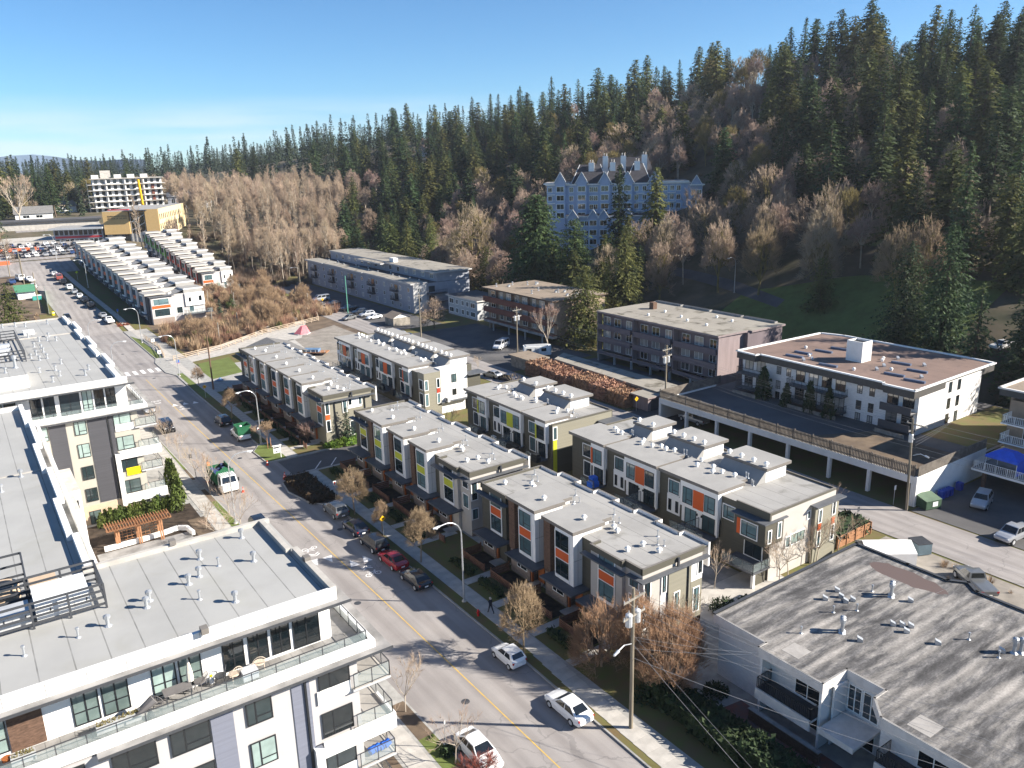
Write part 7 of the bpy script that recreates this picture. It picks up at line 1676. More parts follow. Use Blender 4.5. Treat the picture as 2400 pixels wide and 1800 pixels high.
# split-rail fence along the brush field
def split_rail(label, pts, h_=1.25, rails=(.35, .75, 1.15), mt=None, gap=2.6):
 t = thing("rail_fence", label, "fence", (pts[0][0], pts[0][1], 0)); ox, oy = pts[0]; mt = mt or mat("pale_rail", (.45, .36, .27), .85, .2, 1.5)
 for p, q in zip(pts, pts[1:]):
  L = math.hypot(q[0] - p[0], q[1] - p[1]); n = max(1, int(L / gap))
  for i in range(n):
   a, c = i / n, (i + 1) / n; A_ = (p[0] + (q[0] - p[0]) * a - ox, p[1] + (q[1] - p[1]) * a - oy); B_ = (p[0] + (q[0] - p[0]) * c - ox, p[1] + (q[1] - p[1]) * c - oy)
   b = MB(); b.box(A_[0] - .09, A_[0] + .09, A_[1] - .09, A_[1] + .09, 0, h_); part("post", b, mt, t)
   for z in rails: b = MB(); b.tube((A_[0], A_[1], z), (B_[0], B_[1], z + .03), .075, .075, 4); part("rail", b, mt, t)
split_rail("pale split-rail fence running along the brush field", [(38, 191.5), (50, 196.2), (63.5, 207), (82.2, 215), (84.5, 222), (85.5, 239)])
split_rail("pale rail fence curving along the boardwalk beside the brush", [(36.9, 196), (38.2, 208), (37.6, 222)])
# white railing boards of the boardwalk
bwk = MB()
for k in range(16): bwk.box(37.0, 38.9, 196.4 + k * 1.5, 197.7 + k * 1.5, .16, .24)
struct("boardwalk", bwk, CONC)
# low garden fences, gates and paths in front of the street rows
def yard_fence(label, x, y0, y1, gaps):
 t = thing("yard_fence", label, "fence", (x, y0, .13)); y = y0
 edges_ = [y0] + [g for gp in gaps for g in gp] + [y1]
 for a, c in zip(edges_[::2], edges_[1::2]):
  for z in (.12, .34, .56, .78): b = MB(); b.box(-.025, .025, a - y0, c - y0, z, z + .16); part("board", b, WOOD_F, t)
  n = max(1, int((c - a) / 1.8))
  for i in range(n + 1): yy = a - y0 + (c - a) * i / n; b = MB(); b.box(.03, .12, yy - .05, yy + .05, 0, 1.0); part("post", b, WOOD_F, t)
def yards(ox, oy, L, units, lab, fx=41.3):
 yard_fence("low brown slatted fence in front of the %s" % lab, fx, oy + .5, oy + L - .5, [(oy + u - .2, oy + u + 1.1) for u in units])
 pm = MB()
 for u in units: pm.box(38.45, ox, oy + u - .1, oy + u + 1.0, .1, .165)
 struct("garden_path", pm, CONC)
 for i, u in enumerate(units):
  y0 = oy + u + 1.3; y1 = (oy + units[i + 1] - .4) if i + 1 < len(units) else oy + L - .6
  h_ = thing("clipped_hedge", "low clipped hedge, %s along the yards of the %s" % (pos[min(8, i)], lab), "hedge", (39.9, (y0 + y1) / 2, .13), 0, "low front hedges"); leafy(h_, "leaves", -.35, .35, -(y1 - y0) / 2, (y1 - y0) / 2, .05, .6, HEDGE, 260)
  bd = MB(); bd.face([(41.5, y0, .142), (ox - .05, y0, .142), (ox - .05, y1, .142), (41.5, y1, .142)]); struct("flower_bed", bd, MULCH)
  w_ = thing("yard_divider", "timber yard divider, %s along the %s" % (pos[min(8, i)], lab), "fence", (42.3, y1 + .15, .13), 0, "yard dividers"); b = MB()
  for z in (.05, .3, .55, .8): b.box(-.9, 1.3, -.03, .03, z, z + .2)
  part("boards", b, WOOD_F, w_); b = MB(); b.box(-1.0, -.9, -.06, .06, 0, 1.15); b.box(1.3, 1.4, -.06, .06, 0, 1.15); part("posts", b, WOOD_F, w_)
def leafy(t, name, x0, x1, y0, y1, z0, z1, mt, n, s=.13, seed=None):
 r = np.random.default_rng(seed or int(abs(x0 * 7 + y1 * 13) * 10) + n)
 P = np.stack([r.uniform(x0, x1, n), r.uniform(y0, y1, n), r.uniform(z0, z1, n)], 1)
 # push the leaves outward so that the box reads as a clipped shape
 ax = r.integers(0, 5, n); P[ax == 0, 0] = x0; P[ax == 1, 0] = x1; P[ax == 2, 2] = z1; P[ax == 3, 1] = y0; P[ax == 4, 2] = z1
 P += r.normal(0, s * .35, P.shape)
 V = (P[:, None, :] + r.normal(0, s, (n, 3, 3))).reshape(-1, 3)
 core = MB(); core.box(x0 + .05, x1 - .05, y0 + .05, y1 - .05, z0, z1 - .05)
 me = bpy.data.meshes.new(name); cv = np.array(core.v); nv = len(V)
 me.from_pydata(np.concatenate([V, cv]).tolist(), [], [(3*i, 3*i+1, 3*i+2) for i in range(n)] + [tuple(q + nv for q in f) for f in core.f]); me.materials.append(mt); me.update()
 return put(name, me, t)
HEDGE = mat("hedge_leaf", (.035, .06, .018), .8, col2=(.018, .03, .012), scale=3, rnd=.15)
SHRUB = mat("bright_shrub", (.11, .19, .02), .8, col2=(.05, .09, .015), scale=3, rnd=.2)
RUSSET = mat("russet_leaf", (.36, .21, .13), .85, col2=(.22, .125, .085), scale=1.2, rnd=.1)
CEDARH = mat("cedar_hedge_leaf", (.10, .14, .025), .8, col2=(.045, .06, .015), scale=2, rnd=.2)
yards(43.9, 45.85, 25.2, [1.9, 7.6, 13.8, 19.4], "near orange-panelled row", 41.3)
yards(43.9, 74.3, 30.8, [1.9, 7.6, 13.7, 19.8, 25.4], "lime-panelled row", 41.3)
yards(43.1, 115.0, 42.6, [1.9, 6.6, 12.6, 18.9, 25.1, 31.4, 36.9], "far orange-panelled row", 40.3)
t = thing("evergreen_hedge", "dark unclipped evergreen hedge between the near sidewalk and the brick walk", "hedge", (41.6, 31, .1))
for k in range(4): leafy(t, "foliage", -1.3 + .2 * (k % 2), 1.3, -9 + k * 4.6, -9 + (k + 1) * 4.6 + .3, 0, 1.3 + .35 * (k * 3 % 4) / 2, HEDGE, 900, .2, 150 + k)
# russet hedge by the long carport
t = thing("beech_hedge", "long russet-leaved hedge along the carport wall", "hedge", (95.4, 114, 0))
for k in range(6): leafy(t, "foliage", -2.6, 2.0 - .0 * k, -13.5 + k * 4.9, -13.5 + (k + 1) * 4.9 + .3, 0, 2.3 + .5 * ((k * 37) % 3) / 2, RUSSET, 1500, .2, 50 + k)
t = thing("red_shrub_bed", "low rust-red shrub bed on the corner by the first parked pickup", "shrub", (36.0, 243.5, .13)); leafy(t, "foliage", -1.0, 1.6, -2, 2, 0, .8, mat("rust_shrub", (.28, .08, .04), .9, col2=(.13, .05, .03), scale=2), 420, .18)
t = thing("heather_bed", "dark heather planting filling the kerb bulge", "shrub", (34.9, 100.3, .13)); leafy(t, "foliage", -1.6, 1.6, -5.2, 5.2, 0, .45, mat("heather", (.035, .03, .018), .9, col2=(.06, .035, .02), scale=1.2), 1500, .16)
for i, (x, y, s) in enumerate(((44.2, 113.9, .55), (45.3, 113.8, .7), (46.6, 113.6, .8), (48.0, 113.9, .7), (43.3, 114.2, .45), (50.2, 113.9, .75), (51.2, 114.0, .6))):
 t = thing("round_shrub", ["round bright green shrub, smallest but one beside the driveway", "round bright green shrub in front of the taller spruce", "largest round bright green shrub by the driveway", "round bright green shrub right of the largest one", "tiny bright shrub at the brown fence corner", "bright shrub under the shorter spruce", "bright shrub nearest the shared court"][i], "shrub", (x, y, .1), 0, "bright green shrubs by the driveway"); leafy(t, "foliage", -s, s, -s, s, 0, s * 1.3, SHRUB, 300, .14)
# cedar columns along the courtyard
def cone_tree_leaves(n, h_, r0, mt, seed, s=.12, name="crown"):
 r = np.random.default_rng(seed); tt = r.random(n) ** .8; a = r.random(n) * 6.283; rad = r0 * (1 - tt ** 1.6) * (.75 + .3 * r.random(n)) + .04
 P = np.stack([rad * np.cos(a), rad * np.sin(a), tt * h_], 1); V = (P[:, None, :] + r.normal(0, s, (n, 3, 3)) * np.array([1, 1, 1.5])).reshape(-1, 3)
 me = bpy.data.meshes.new(name); me.from_pydata(V.tolist(), [], [(3*i, 3*i+1, 3*i+2) for i in range(n)]); me.materials.append(mt); me.update(); return me
stem = MB(); stem.tube((0, 0, 0), (0, 0, 1.6), .06, .03, 6); stemm = stem.mesh("trunk", [WOOD_P])
CM = [cone_tree_leaves(420, 2.2, .5, CEDARH, 70 + k) for k in range(3)]
for i in range(16):
 x = 9.8 + i * .56; y = 104.6 + .25 * math.sin(i * 1.7)
 t = thing("hedge_cedar", "small columnar cedar behind the courtyard pergola, %s of sixteen from the wall end" % ["first", "second", "third", "fourth", "fifth", "sixth", "seventh", "eighth", "ninth", "tenth", "eleventh", "twelfth", "thirteenth", "fourteenth", "fifteenth", "last"][i], "cedar", (x, y, .13), i * 1.1, "columnar cedars in the courtyard"); put("crown", CM[i % 3], t, scale=(1, 1, .8 + .05 * (i * 7 % 5))); put("trunk", stemm, t)
for i, (x, y, h_) in enumerate(((18.5, 104, 1.2), (19.3, 106, 1.4), (19.6, 108.5, 1.5), (19.8, 111, 1.6), (19.9, 113.5, 1.4))):
 t = thing("hedge_cedar", "taller cedar along the sidewalk beside the condominium, %s from the pergola" % pos[i], "cedar", (x, y, .13), i, "sidewalk cedars"); put("crown", CM[i % 3], t, scale=(1.5, 1.5, h_ * 1.2)); put("trunk", stemm, t)
for i, (x, y, h_) in enumerate(((107.2, 82.4, 2.3), (106.6, 77.5, 1.6), (106.3, 73.0, 2.2), (106.2, 69.5, 2.1))):
 t = thing("columnar_cedar", ["broad dark cedar at the white block's left balcony", "short dark cedar by the white block windows", "tall dark cedar left of the centre balconies", "tall dark cedar right of the centre balconies"][i], "cedar", (x, y, 3.3), i, "dark cedars on the podium deck"); o = put("crown", cone_tree_leaves(420, 2.2, .55, HEDGE, 90 + i), t, scale=(1.5 if i else 2.2, 1.5 if i else 2.2, h_)); put("trunk", stemm, t)
for i, (x, y) in enumerate(((93.8, 93.4),)): pass
# cedar planter boxes at the lane corner
t = thing("planter_box", "cedar-slatted planter box full of shrubs at the lane corner", "planter", (79.5, 48.5, 0))
for k in range(6): b = MB(); b.box(-4.0, 2.6, -1.6, -1.52, .1 + k * .24, .31 + k * .24); part("slat", b, WOOD_C, t)
for k in range(6): b = MB(); b.box(2.6, 2.68, -1.5, 2.2, .1 + k * .24, .31 + k * .24); part("slat", b, WOOD_C, t)
leafy(t, "shrubs", -3.8, 2.4, -1.4, 2.0, .6, 1.7, HEDGE, 600, .2)
for x in (-3.9, -2.2, -.5, 1.2, 2.5): b = MB(); b.box(x - .05, x + .05, -1.68, -1.601, 0, 1.55); part("post", b, WOOD_C, t)
for i, (x, y, s, lab, mt) in enumerate(((41.0, 40.5, 1.3, "dark green bush below the pruned bare trees by the pole", HEDGE), (44.4, 44.4, .9, "dark bush at the corner of the near orange row", HEDGE), (55.8, 45.8, 1.3, "dark laurel bush beside the end court", HEDGE), (58.3, 44.8, 1.2, "dark laurel bush at the weathered roof corner", HEDGE), (41.5, 29.5, 1.6, "dark shrub mass on the near right verge", HEDGE), (42.8, 26.5, 1.5, "bush flowering white on the near right verge", mat("flower_bush", (.55, .56, .45), .8, col2=(.04, .07, .025), scale=6, thr=(.45, .55))), (44.6, 24.0, 1.2, "small white-flowered bush beside the brick walk", MATS["flower_bush"]), (47.0, 22.4, 1.3, "leafy green bush at the bottom edge by the brick walk", SHRUB), (45.6, 37.9, .9, "round dark shrub against the white brick wall", HEDGE), (24.2, 45.0, .5, "dark round shrub in the left verge by the white car", HEDGE), (42.5, 35, 1.5, "dark evergreen mass beside the utility pole", HEDGE), (46.4, 45.0, .8, "green laurel at the end wall of the near orange row", SHRUB))):
 t = thing("bush", lab, "bush", (x, y, .1)); n = int(500 * s); r = np.random.default_rng(200 + i); D = r.normal(0, 1, (n, 3)); D /= np.linalg.norm(D, axis=1)[:, None]; D[:, 2] = np.abs(D[:, 2]); P = D * s * (r.random((n, 1)) ** .25) * np.array([1.2, 1.2, 1.0]); V = (P[:, None, :] + r.normal(0, .12, (n, 3, 3))).reshape(-1, 3)
 me = bpy.data.meshes.new("foliage"); me.from_pydata(V.tolist(), [], [(3*k, 3*k+1, 3*k+2) for k in range(n)]); me.materials.append(mt); put("foliage", me, t)
 b = MB(); b.tube((0, 0, 0), (0, 0, s * .6), .06, .03, 5); part("stems", b, WOOD_P, t)
# bench in the shared court
t = thing("court_bench", "pale timber bench in the court between the townhouse rows", "bench", (60.6, 106.8, .02), R_(15))
for k in range(4): b = MB(); b.box(-.9, .9, -.3 + k * .14, -.2 + k * .14, .42, .46); part("seat_slat", b, WOOD_C, t)
for k in range(3): b = MB(); b.box(-.9, .9, .26, .3, .55 + k * .13, .65 + k * .13); part("back_slat", b, WOOD_C, t)
for x in (-.75, .75): b = MB(); b.box(x - .04, x + .04, -.28, .3, 0, .42); part("leg", b, METAL_D, t)
t = thing("tarp_bundle", "blue tarp bundle on the patio of the near rear townhouses", "tarp", (62.4, 73.2, 2.3)); b = MB(); b.box(-.6, .6, -.5, .5, 0, .7); b.prism([(-.5, -.45), (.4, -.5), (.55, .3), (-.3, .5)], .7, 1.35); part("sheet", b, MATS["blue_tarp"], t)
for i, (x, y, z) in enumerate(((61.6, 98.2, 2.3), (61.7, 90.6, 2.3), (61.6, 89.3, 2.3), (61.9, 84.8, 2.3), (61.2, 131.5, 2.3), (61.3, 127.2, 2.3))):
 t = thing("barbecue", "covered black barbecue on the rear patios, %s from the near rear row" % ["fifth", "fourth", "third", "nearest", "farthest", "second farthest"][i], "barbecue", (x, y, z), 0, "covered barbecues"); b = MB(); b.box(-.35, .35, -.7, .7, 0, .75); b.prism([(-.3, -.6), (.3, -.6), (.3, .6), (-.3, .6)], .75, 1.1); part("cover", b, BLACK, t)
for i, (x, y, z) in enumerate(((62.0, 95.5, 2.3), (62.1, 85.7, 2.3), (66.9, 117.3, 2.3))):
 t = thing("heat_pump", ["white heat pump between the lime patios", "white heat pump at the lime row's end", "white heat pump on the stair block ledge"][i], "heat pump", (x, y, z)); b = MB(); b.box(-.2, .2, -.45, .45, 0, .75); part("casing", b, WHITE_P, t); b = MB(); b.tube((-.21, 0, .38), (-.205, 0, .38), .28, .28, 12); part("fan_grille", b, METAL_D, t)
t = thing("compost_bin", "teal container beside the green-roofed hut", "container", (19.5, 279, hgt(19.5, 279))); b = MB(); b.box(-1.2, 1.2, -.8, .8, 0, 1.3); part("bin", b, mat("teal", (.05, .3, .25), .6), t); b = MB(); b.box(-1.25, 1.25, -.85, .85, 1.3, 1.4); part("lid", b, WHITE_P, t)
t = thing("mesh_fence", "green mesh construction fence along the left side of the street", "fence", (20.6, 262, 0)); b = MB(); m_ = mat("green_mesh", (.06, .32, .16), .8, .2, 2)
for k in range(14): y = k * 1.9; z0, z1 = hgt(20.6, 262 + y), hgt(20.6, 264 + y); b.face([(0 + .3 * k / 2, y, z0), (.3 * (k + 1) / 2 - .1, y + 1.85, z1), (.3 * (k + 1) / 2 - .1, y + 1.85, z1 + 1.5), (.3 * k / 2, y, z0 + 1.5)])
part("mesh", b, m_, t); b = MB()
for k in range(15): b.tube((.15 * k, k * 1.9, hgt(20.6, 262 + k * 1.9)), (.15 * k, k * 1.9, hgt(20.6, 262 + k * 1.9) + 1.6), .04, .04, 5)
part("posts", b, GALV, t)
t = thing("warning_barrel", "yellow barrel at the end of the green mesh fence", "barrel", (21.4, 260.5, hgt(21, 260))); b = MB(); b.tube((0, 0, 0), (0, 0, 1.0), .45, .4, 10); part("body", b, YELLOW, t); b = MB(); b.tube((0, 0, .6), (0, 0, .75), .46, .45, 10); part("band", b, WHITE_P, t)
for i, (x, y, w_, d_) in enumerate(((11, 332, 12, 5), (22, 360, 12, 4))):
 t = thing("safety_fence", ["orange safety fence round the dig by the side street", "orange safety fence at the edge of the school car park"][i], "fence", (x, y, hgt(x, y))); b = MB(); b.face([(-w_ / 2, 0, -.2), (w_ / 2, 0, -.2), (w_ / 2, 0, 1.3), (-w_ / 2, 0, 1.3)]); b.face([(w_ / 2, 0, -.2), (w_ / 2, d_, -.2), (w_ / 2, d_, 1.3), (w_ / 2, 0, 1.3)]); part("netting", b, mat("orange_net", (.62, .13, .05), .8), t); b = MB()
 for k in range(7): b.tube((-w_ / 2 + k * w_ / 6, .05, -.3), (-w_ / 2 + k * w_ / 6, .05, 1.4), .04, .04, 5)
 part("posts", b, GALV, t)
# people
def person(label, x, y, z, rz, coat, legs_, hair, walking=True, cat="person"):
 t = thing("person", label, cat, (x, y, z), rz)
 V = [(0, 0, .93), (0, 0, 1.15), (.01, 0, 1.42), (.03, 0, 1.52), (.05, 0, 1.64)]; RR = [.15, .14, .15, .055, .10]; E_ = [(0, 1), (1, 2), (2, 3), (3, 4)]
 for s in (-1, 1):
  st = .26 * s if walking else .03
  i = len(V); V += [(.02, s * .09, .88), (st * .55, s * .095, .48), (st - (.1 if s < 0 and walking else 0), s * .095, .08), (st + .14 - (.1 if s < 0 and walking else 0), s * .1, .045)]; RR += [.10, .07, .05, .045]; E_ += [(0, i), (i, i + 1), (i + 1, i + 2), (i + 2, i + 3)]
  i = len(V); V += [(.01, s * .19, 1.38), (-st * .45, s * .235, 1.1), (-st * .8 + .08, s * .22, .86), (-st * .9 + .11, s * .21, .78)]; RR += [.065, .052, .038, .04]; E_ += [(2, i), (i, i + 1), (i + 1, i + 2), (i + 2, i + 3)]
 me = bpy.data.meshes.new("body"); me.from_pydata(V, E_, []); o = put("body", me, t)
 sk = o.modifiers.new("skin", 'SKIN'); 
 for k, r in enumerate(RR): me.skin_vertices[0].data[k].radius = (r, r)
 me.skin_vertices[0].data[0].use_root = True
 o.modifiers.new("sub", 'SUBSURF').levels = 1; o.modifiers["sub"].render_levels = 2
 mt = bpy.data.materials.new("clothes_" + label[:8]); mt.use_nodes = True; n_ = mt.node_tree; bs = n_.nodes["Principled BSDF"]; bs.inputs["Roughness"].default_value = .85
 tc_ = n_.nodes.new("ShaderNodeTexCoord"); sp_ = n_.nodes.new("ShaderNodeSeparateXYZ"); n_.links.new(tc_.outputs["Object"], sp_.inputs[0]); mr = n_.nodes.new("ShaderNodeMapRange"); mr.inputs[1].default_value = 0; mr.inputs[2].default_value = 1.8; n_.links.new(sp_.outputs[2], mr.inputs[0])
 rp = n_.nodes.new("ShaderNodeValToRGB"); rp.color_ramp.interpolation = 'CONSTANT'; e_ = rp.color_ramp.elements; e_[0].position, e_[0].color = 0, (.02, .02, .02, 1); e_[1].position, e_[1].color = .06, (*legs_, 1)
 q = e_.new(.47); q.color = (*coat, 1); q = e_.new(.84); q.color = (.42, .26, .19, 1); n_.links.new(mr.outputs[0], rp.inputs[0]); n_.links.new(rp.outputs[0], bs.inputs["Base Color"]); me.materials.append(mt)
 b = MB(); b.dome(.035, 0, 1.63, .115, .125, n=10, k=4); b.tube((-.02, 0, 1.54), (-.01, 0, 1.65), .10, .112, 8); part("hair", b, hair, t)
 b = MB(); b.box(.14, .165, -.015, .015, 1.6, 1.64); part("nose", b, mat("skin_tone", (.42, .26, .19), .6), t)
 return t
person("person with pale hair in a dark coat walking along the sidewalk", 37.4, 59.1, .165, R_(100), (.012, .014, .025), (.03, .03, .04), mat("pale_hair", (.55, .48, .4), .7))
person("worker in an orange vest standing at the tipper box of the green truck", 24.9, 112.6, 1.2, R_(-60), (.75, .2, .03), (.03, .04, .07), mat("dark_hair", (.03, .02, .015), .7), False)

# ---------------------------------------------------------------- trees
BARK = mat("bark_brown", (.13, .095, .07), .9, .3, 1.5)
NEEDLE = mat("fir_needles", (.080, .118, .042), .75, col2=(.032, .056, .026), scale=.35, rnd=.35, trans=.35)
NEEDLE_G = mat("cedar_sprays", (.17, .175, .05), .75, col2=(.055, .075, .026), scale=.3, rnd=.3, trans=.35)
FIRG = mat("green_fir", (.105, .155, .05), .75, col2=(.035, .065, .026), scale=.3, rnd=.1, trans=.35)
TWIG_T = mat("tan_twigs", (.44, .34, .245), .9, col2=(.28, .215, .155), scale=.2, rnd=.22)
TWIG_R = mat("reddish_twigs", (.42, .30, .235), .9, col2=(.26, .19, .15), scale=.2, rnd=.22)
TWIG_P = mat("poplar_twigs", (.42, .32, .225), .9, col2=(.30, .23, .165), scale=.2, rnd=.15)
TWIG_S = mat("street_tree_twigs", (.36, .265, .165), .85, col2=(.25, .18, .115), scale=.6, rnd=.1)
TWIG_M = mat("mossy_limbs", (.24, .19, .06), .9, col2=(.15, .12, .05), scale=.5)
BARK_P = mat("poplar_bark", (.42, .36, .29), .9, .25, .8)
def tri_mesh(name, V, mt, extra=None):
 """V: (n,3,3) triangles"""
 n = len(V); me = bpy.data.meshes.new(name)
 me.vertices.add(n * 3); me.vertices.foreach_set("co", V.reshape(-1).astype(np.float32))
 me.loops.add(n * 3); me.loops.foreach_set("vertex_index", np.arange(n * 3, dtype=np.int32))
 me.polygons.add(n); me.polygons.foreach_set("loop_start", np.arange(0, n * 3, 3, dtype=np.int32)); me.polygons.foreach_set("loop_total", np.full(n, 3, dtype=np.int32))
 me.materials.append(mt); me.update(calc_edges=True); return me
def conifer_tris(H, R, seed, base=.12, gap=.55, nb=7, droop=.35, spray=.55, dens=1.0, power=.85):
 r = np.random.default_rng(seed); T = []
 z = base * H; k = 0
 while z < H * .985:
  t = (z / H - base) / (1 - base)
  Lm = R * (1 - t) ** power * (1 - .35 * max(0, (.12 - t) / .12)) + .15
  a0 = r.random() * 6.283; nbk = max(3, int(nb * (1 - .45 * t)))
  for b in range(nbk):
   L = Lm * r.uniform(.55, 1.12)
   a = a0 + b * 6.283 / nbk + r.normal(0, .25); up = r.uniform(-.1, .18) + .35 * t
   n = max(2, int(L / (.42 / dens)))
   s = (np.arange(n) + r.random(n)) / n
   s = np.maximum(s, .12)
   rad = s * L; zz = z + up * rad - droop * rad * s * (1 - .5 * t) + r.normal(0, .08, n)
   da = r.normal(0, .13, n) * (1.1 - s * .5)
   C = np.stack([rad * np.cos(a + da), rad * np.sin(a + da), zz], 1)
   d = np.stack([np.cos(a + da * 2.5), np.sin(a + da * 2.5), -.45 + r.normal(0, .25, n)], 1)
   w = spray * r.uniform(.6, 1.25, (n, 1)) * (.55 + .45 * (1 - t))
   sd_ = np.stack([-np.sin(a + da), np.cos(a + da), r.normal(0, .4, n)], 1)
   T.append(np.stack([C - d * w * .35 + sd_ * w * .5, C - d * w * .35 - sd_ * w * .5, C + d * w * 1.05 + r.normal(0, .08, (n, 3))], 1))
   m_ = r.random(n) < .55
   if m_.any(): T.append(np.stack([C[m_] + sd_[m_] * w[m_] * .2, C[m_] - np.array([0, 0, 1]) * w[m_] * .9, C[m_] + d[m_] * w[m_] * .8 + np.array([0, 0, .15])], 1))
  z += gap * (.65 + .6 * r.random()) * (1 - .35 * t); k += 1
 top = np.array([[[-.1, 0, H - 1.6], [.1, 0, H - 1.6], [0, 0, H]], [[0, -.1, H - 1.6], [0, .1, H - 1.6], [0, 0, H]]]); T.append(top)
 return np.concatenate(T)
def trunk_mesh(H, r0, mt=BARK, name="trunk"):
 b = MB(); n = 4; prev = (0, 0, -1.5)
 for i in range(1, n + 1):
  p = (.1 * math.sin(i * 2.1), .1 * math.cos(i * 1.7), -1.5 + (H + 1.0) * i / n); b.tube(prev, p, r0 * (1 - (i - 1) / n) + .03, r0 * (1 - i / n) + .03, 6, cap=False); prev = p
 return b.mesh(name, [mt])
def bare(seed, H, trunk_h, spread, levels, kids, r0, twig_r, twig_len, up=.5, wob=.25, n_twig=4, lead=False):
 """returns (branch segments, twig segments) as arrays p0,p1,r0,r1"""
 r = random.Random(seed); BR = []; TW = []
 def perp(d):
  v = Vector((r.gauss(0, 1), r.gauss(0, 1), r.gauss(0, 1))); v -= d * v.dot(d); return v.normalized()
 def grow(p, d, L, rad, lv):
  n = 3 if lv < 2 else 2; q = p
  for i in range(n):
   d = (d + perp(d) * wob * r.random() + Vector((0, 0, up * .12))).normalized(); e = q + d * (L / n); ra = rad * (1 - .35 * (i + 1) / n)
   BR.append((q, e, rad * (1 - .35 * i / n), ra)); q = e
   if lv >= 1 and i < n - 1 or lv == levels:
    for k in range(1 if lv < levels else n_twig): twig(q, d, lv)
  if lv < levels:
   m_ = kids[min(lv, len(kids) - 1)]
   for k in range(m_):
    dd = (d * r.uniform(.5, 1.0) + perp(d) * spread * r.uniform(.5, 1.2) + Vector((0, 0, up * .35))).normalized()
    grow(q - d * L * r.uniform(0, .45) * (1 if k else 0), dd, L * r.uniform(.58, .82), rad * .58, lv + 1)
  else:
   for k in range(n_twig + 1): twig(q, d, lv)
 def twig(q, d, lv):
  dd = (d + perp(d) * .8 * r.random() + Vector((0, 0, up * .4))).normalized(); L = twig_len * r.uniform(.5, 1.2); e = q + dd * L * .5; d2 = (dd + perp(dd) * .3 + Vector((0, 0, up * .25))).normalized()
  TW.append((q, e, twig_r, twig_r * .8)); TW.append((e, e + d2 * L * .5, twig_r * .8, twig_r * .3))
  if r.random() < .6: TW.append((e, e + (dd + perp(dd) * .7).normalized() * L * .4, twig_r * .7, twig_r * .3))
 top = Vector((r.gauss(0, .2), r.gauss(0, .2), trunk_h)); BR.append((Vector((0, 0, -1.0)), top * .5, r0 * 1.15, r0)); BR.append((top * .5, top, r0, r0 * .85))
 if lead:                                       # one straight leader with short upright side limbs
  q = top; n = int((H - trunk_h) / 1.1)
  for i in range(n):
   e = q + Vector((r.gauss(0, .1), r.gauss(0, .1), (H - trunk_h) / n)); t = i / n; BR.append((q, e, r0 * .85 * (1 - t) + .03, r0 * .85 * (1 - (i + 1) / n) + .03))
   for k in range(r.randint(2, 3)):
    a = r.random() * 6.283; dd = Vector((math.cos(a), math.sin(a), r.uniform(.9, 1.9))).normalized(); grow(q, dd, spread * (1.15 - .75 * t) * r.uniform(.6, 1.15), r0 * .3 * (1 - t) + .02, levels)
   q = e
 else:
  for k in range(kids[0] + 1):
   a = 6.283 * k / (kids[0] + 1) + r.gauss(0, .3); dd = Vector((math.cos(a) * spread, math.sin(a) * spread, r.uniform(.6, 1.1) if k else 1.6)).normalized(); grow(top - Vector((0, 0, trunk_h * .2 * r.random())), dd, (H - trunk_h) * .36, r0 * .62, 1)
 return BR, TW
def seg_mesh(name, segs, mt, sides=3):
 P0 = np.array([s[0] for s in segs]); P1 = np.array([s[1] for s in segs]); r0 = np.array([s[2] for s in segs]); r1 = np.array([s[3] for s in segs]); n = len(segs)
 D = P1 - P0; D /= np.maximum(np.linalg.norm(D, axis=1), 1e-6)[:, None]
 ref = np.where(np.abs(D[:, 2:3]) > .9, np.array([[1., 0, 0]]), np.array([[0, 0, 1.]])); A = np.cross(D, ref); A /= np.linalg.norm(A, axis=1)[:, None]; B = np.cross(D, A)
 V = np.empty((n, 2, sides, 3))
 for k in range(sides):
  c, s = math.cos(2 * math.pi * k / sides), math.sin(2 * math.pi * k / sides); o = A * c + B * s; V[:, 0, k] = P0 + o * r0[:, None]; V[:, 1, k] = P1 + o * r1[:, None]
 base = np.arange(n)[:, None] * 2 * sides; F = []
 for k in range(sides):
  j = (k + 1) % sides; F.append(np.concatenate([base + k, base + j, base + sides + j, base + sides + k], 1))
 F = np.stack(F, 1).reshape(-1, 4).astype(np.int32)
 me = bpy.data.meshes.new(name); me.vertices.add(n * 2 * sides); me.vertices.foreach_set("co", V.reshape(-1).astype(np.float32)); me.loops.add(F.size); me.loops.foreach_set("vertex_index", F.reshape(-1)); me.polygons.add(len(F)); me.polygons.foreach_set("loop_start", np.arange(0, F.size, 4, dtype=np.int32)); me.polygons.foreach_set("loop_total", np.full(len(F), 4, dtype=np.int32))
 me.materials.append(mt); me.update(calc_edges=True); return me
def two_mat(name, m1, m2):
 """join trunk+crown meshes for trees too far away to show their parts"""
 bm = bmesh.new(); bm.from_mesh(m1); n = len(bm.faces); bm.from_mesh(m2); bm.faces.ensure_lookup_table()
 for f in bm.faces[n:]: f.material_index = 1
 me = bpy.data.meshes.new(name); bm.to_mesh(me); bm.free(); me.materials.append(m1.materials[0]); me.materials.append(m2.materials[0]); return me
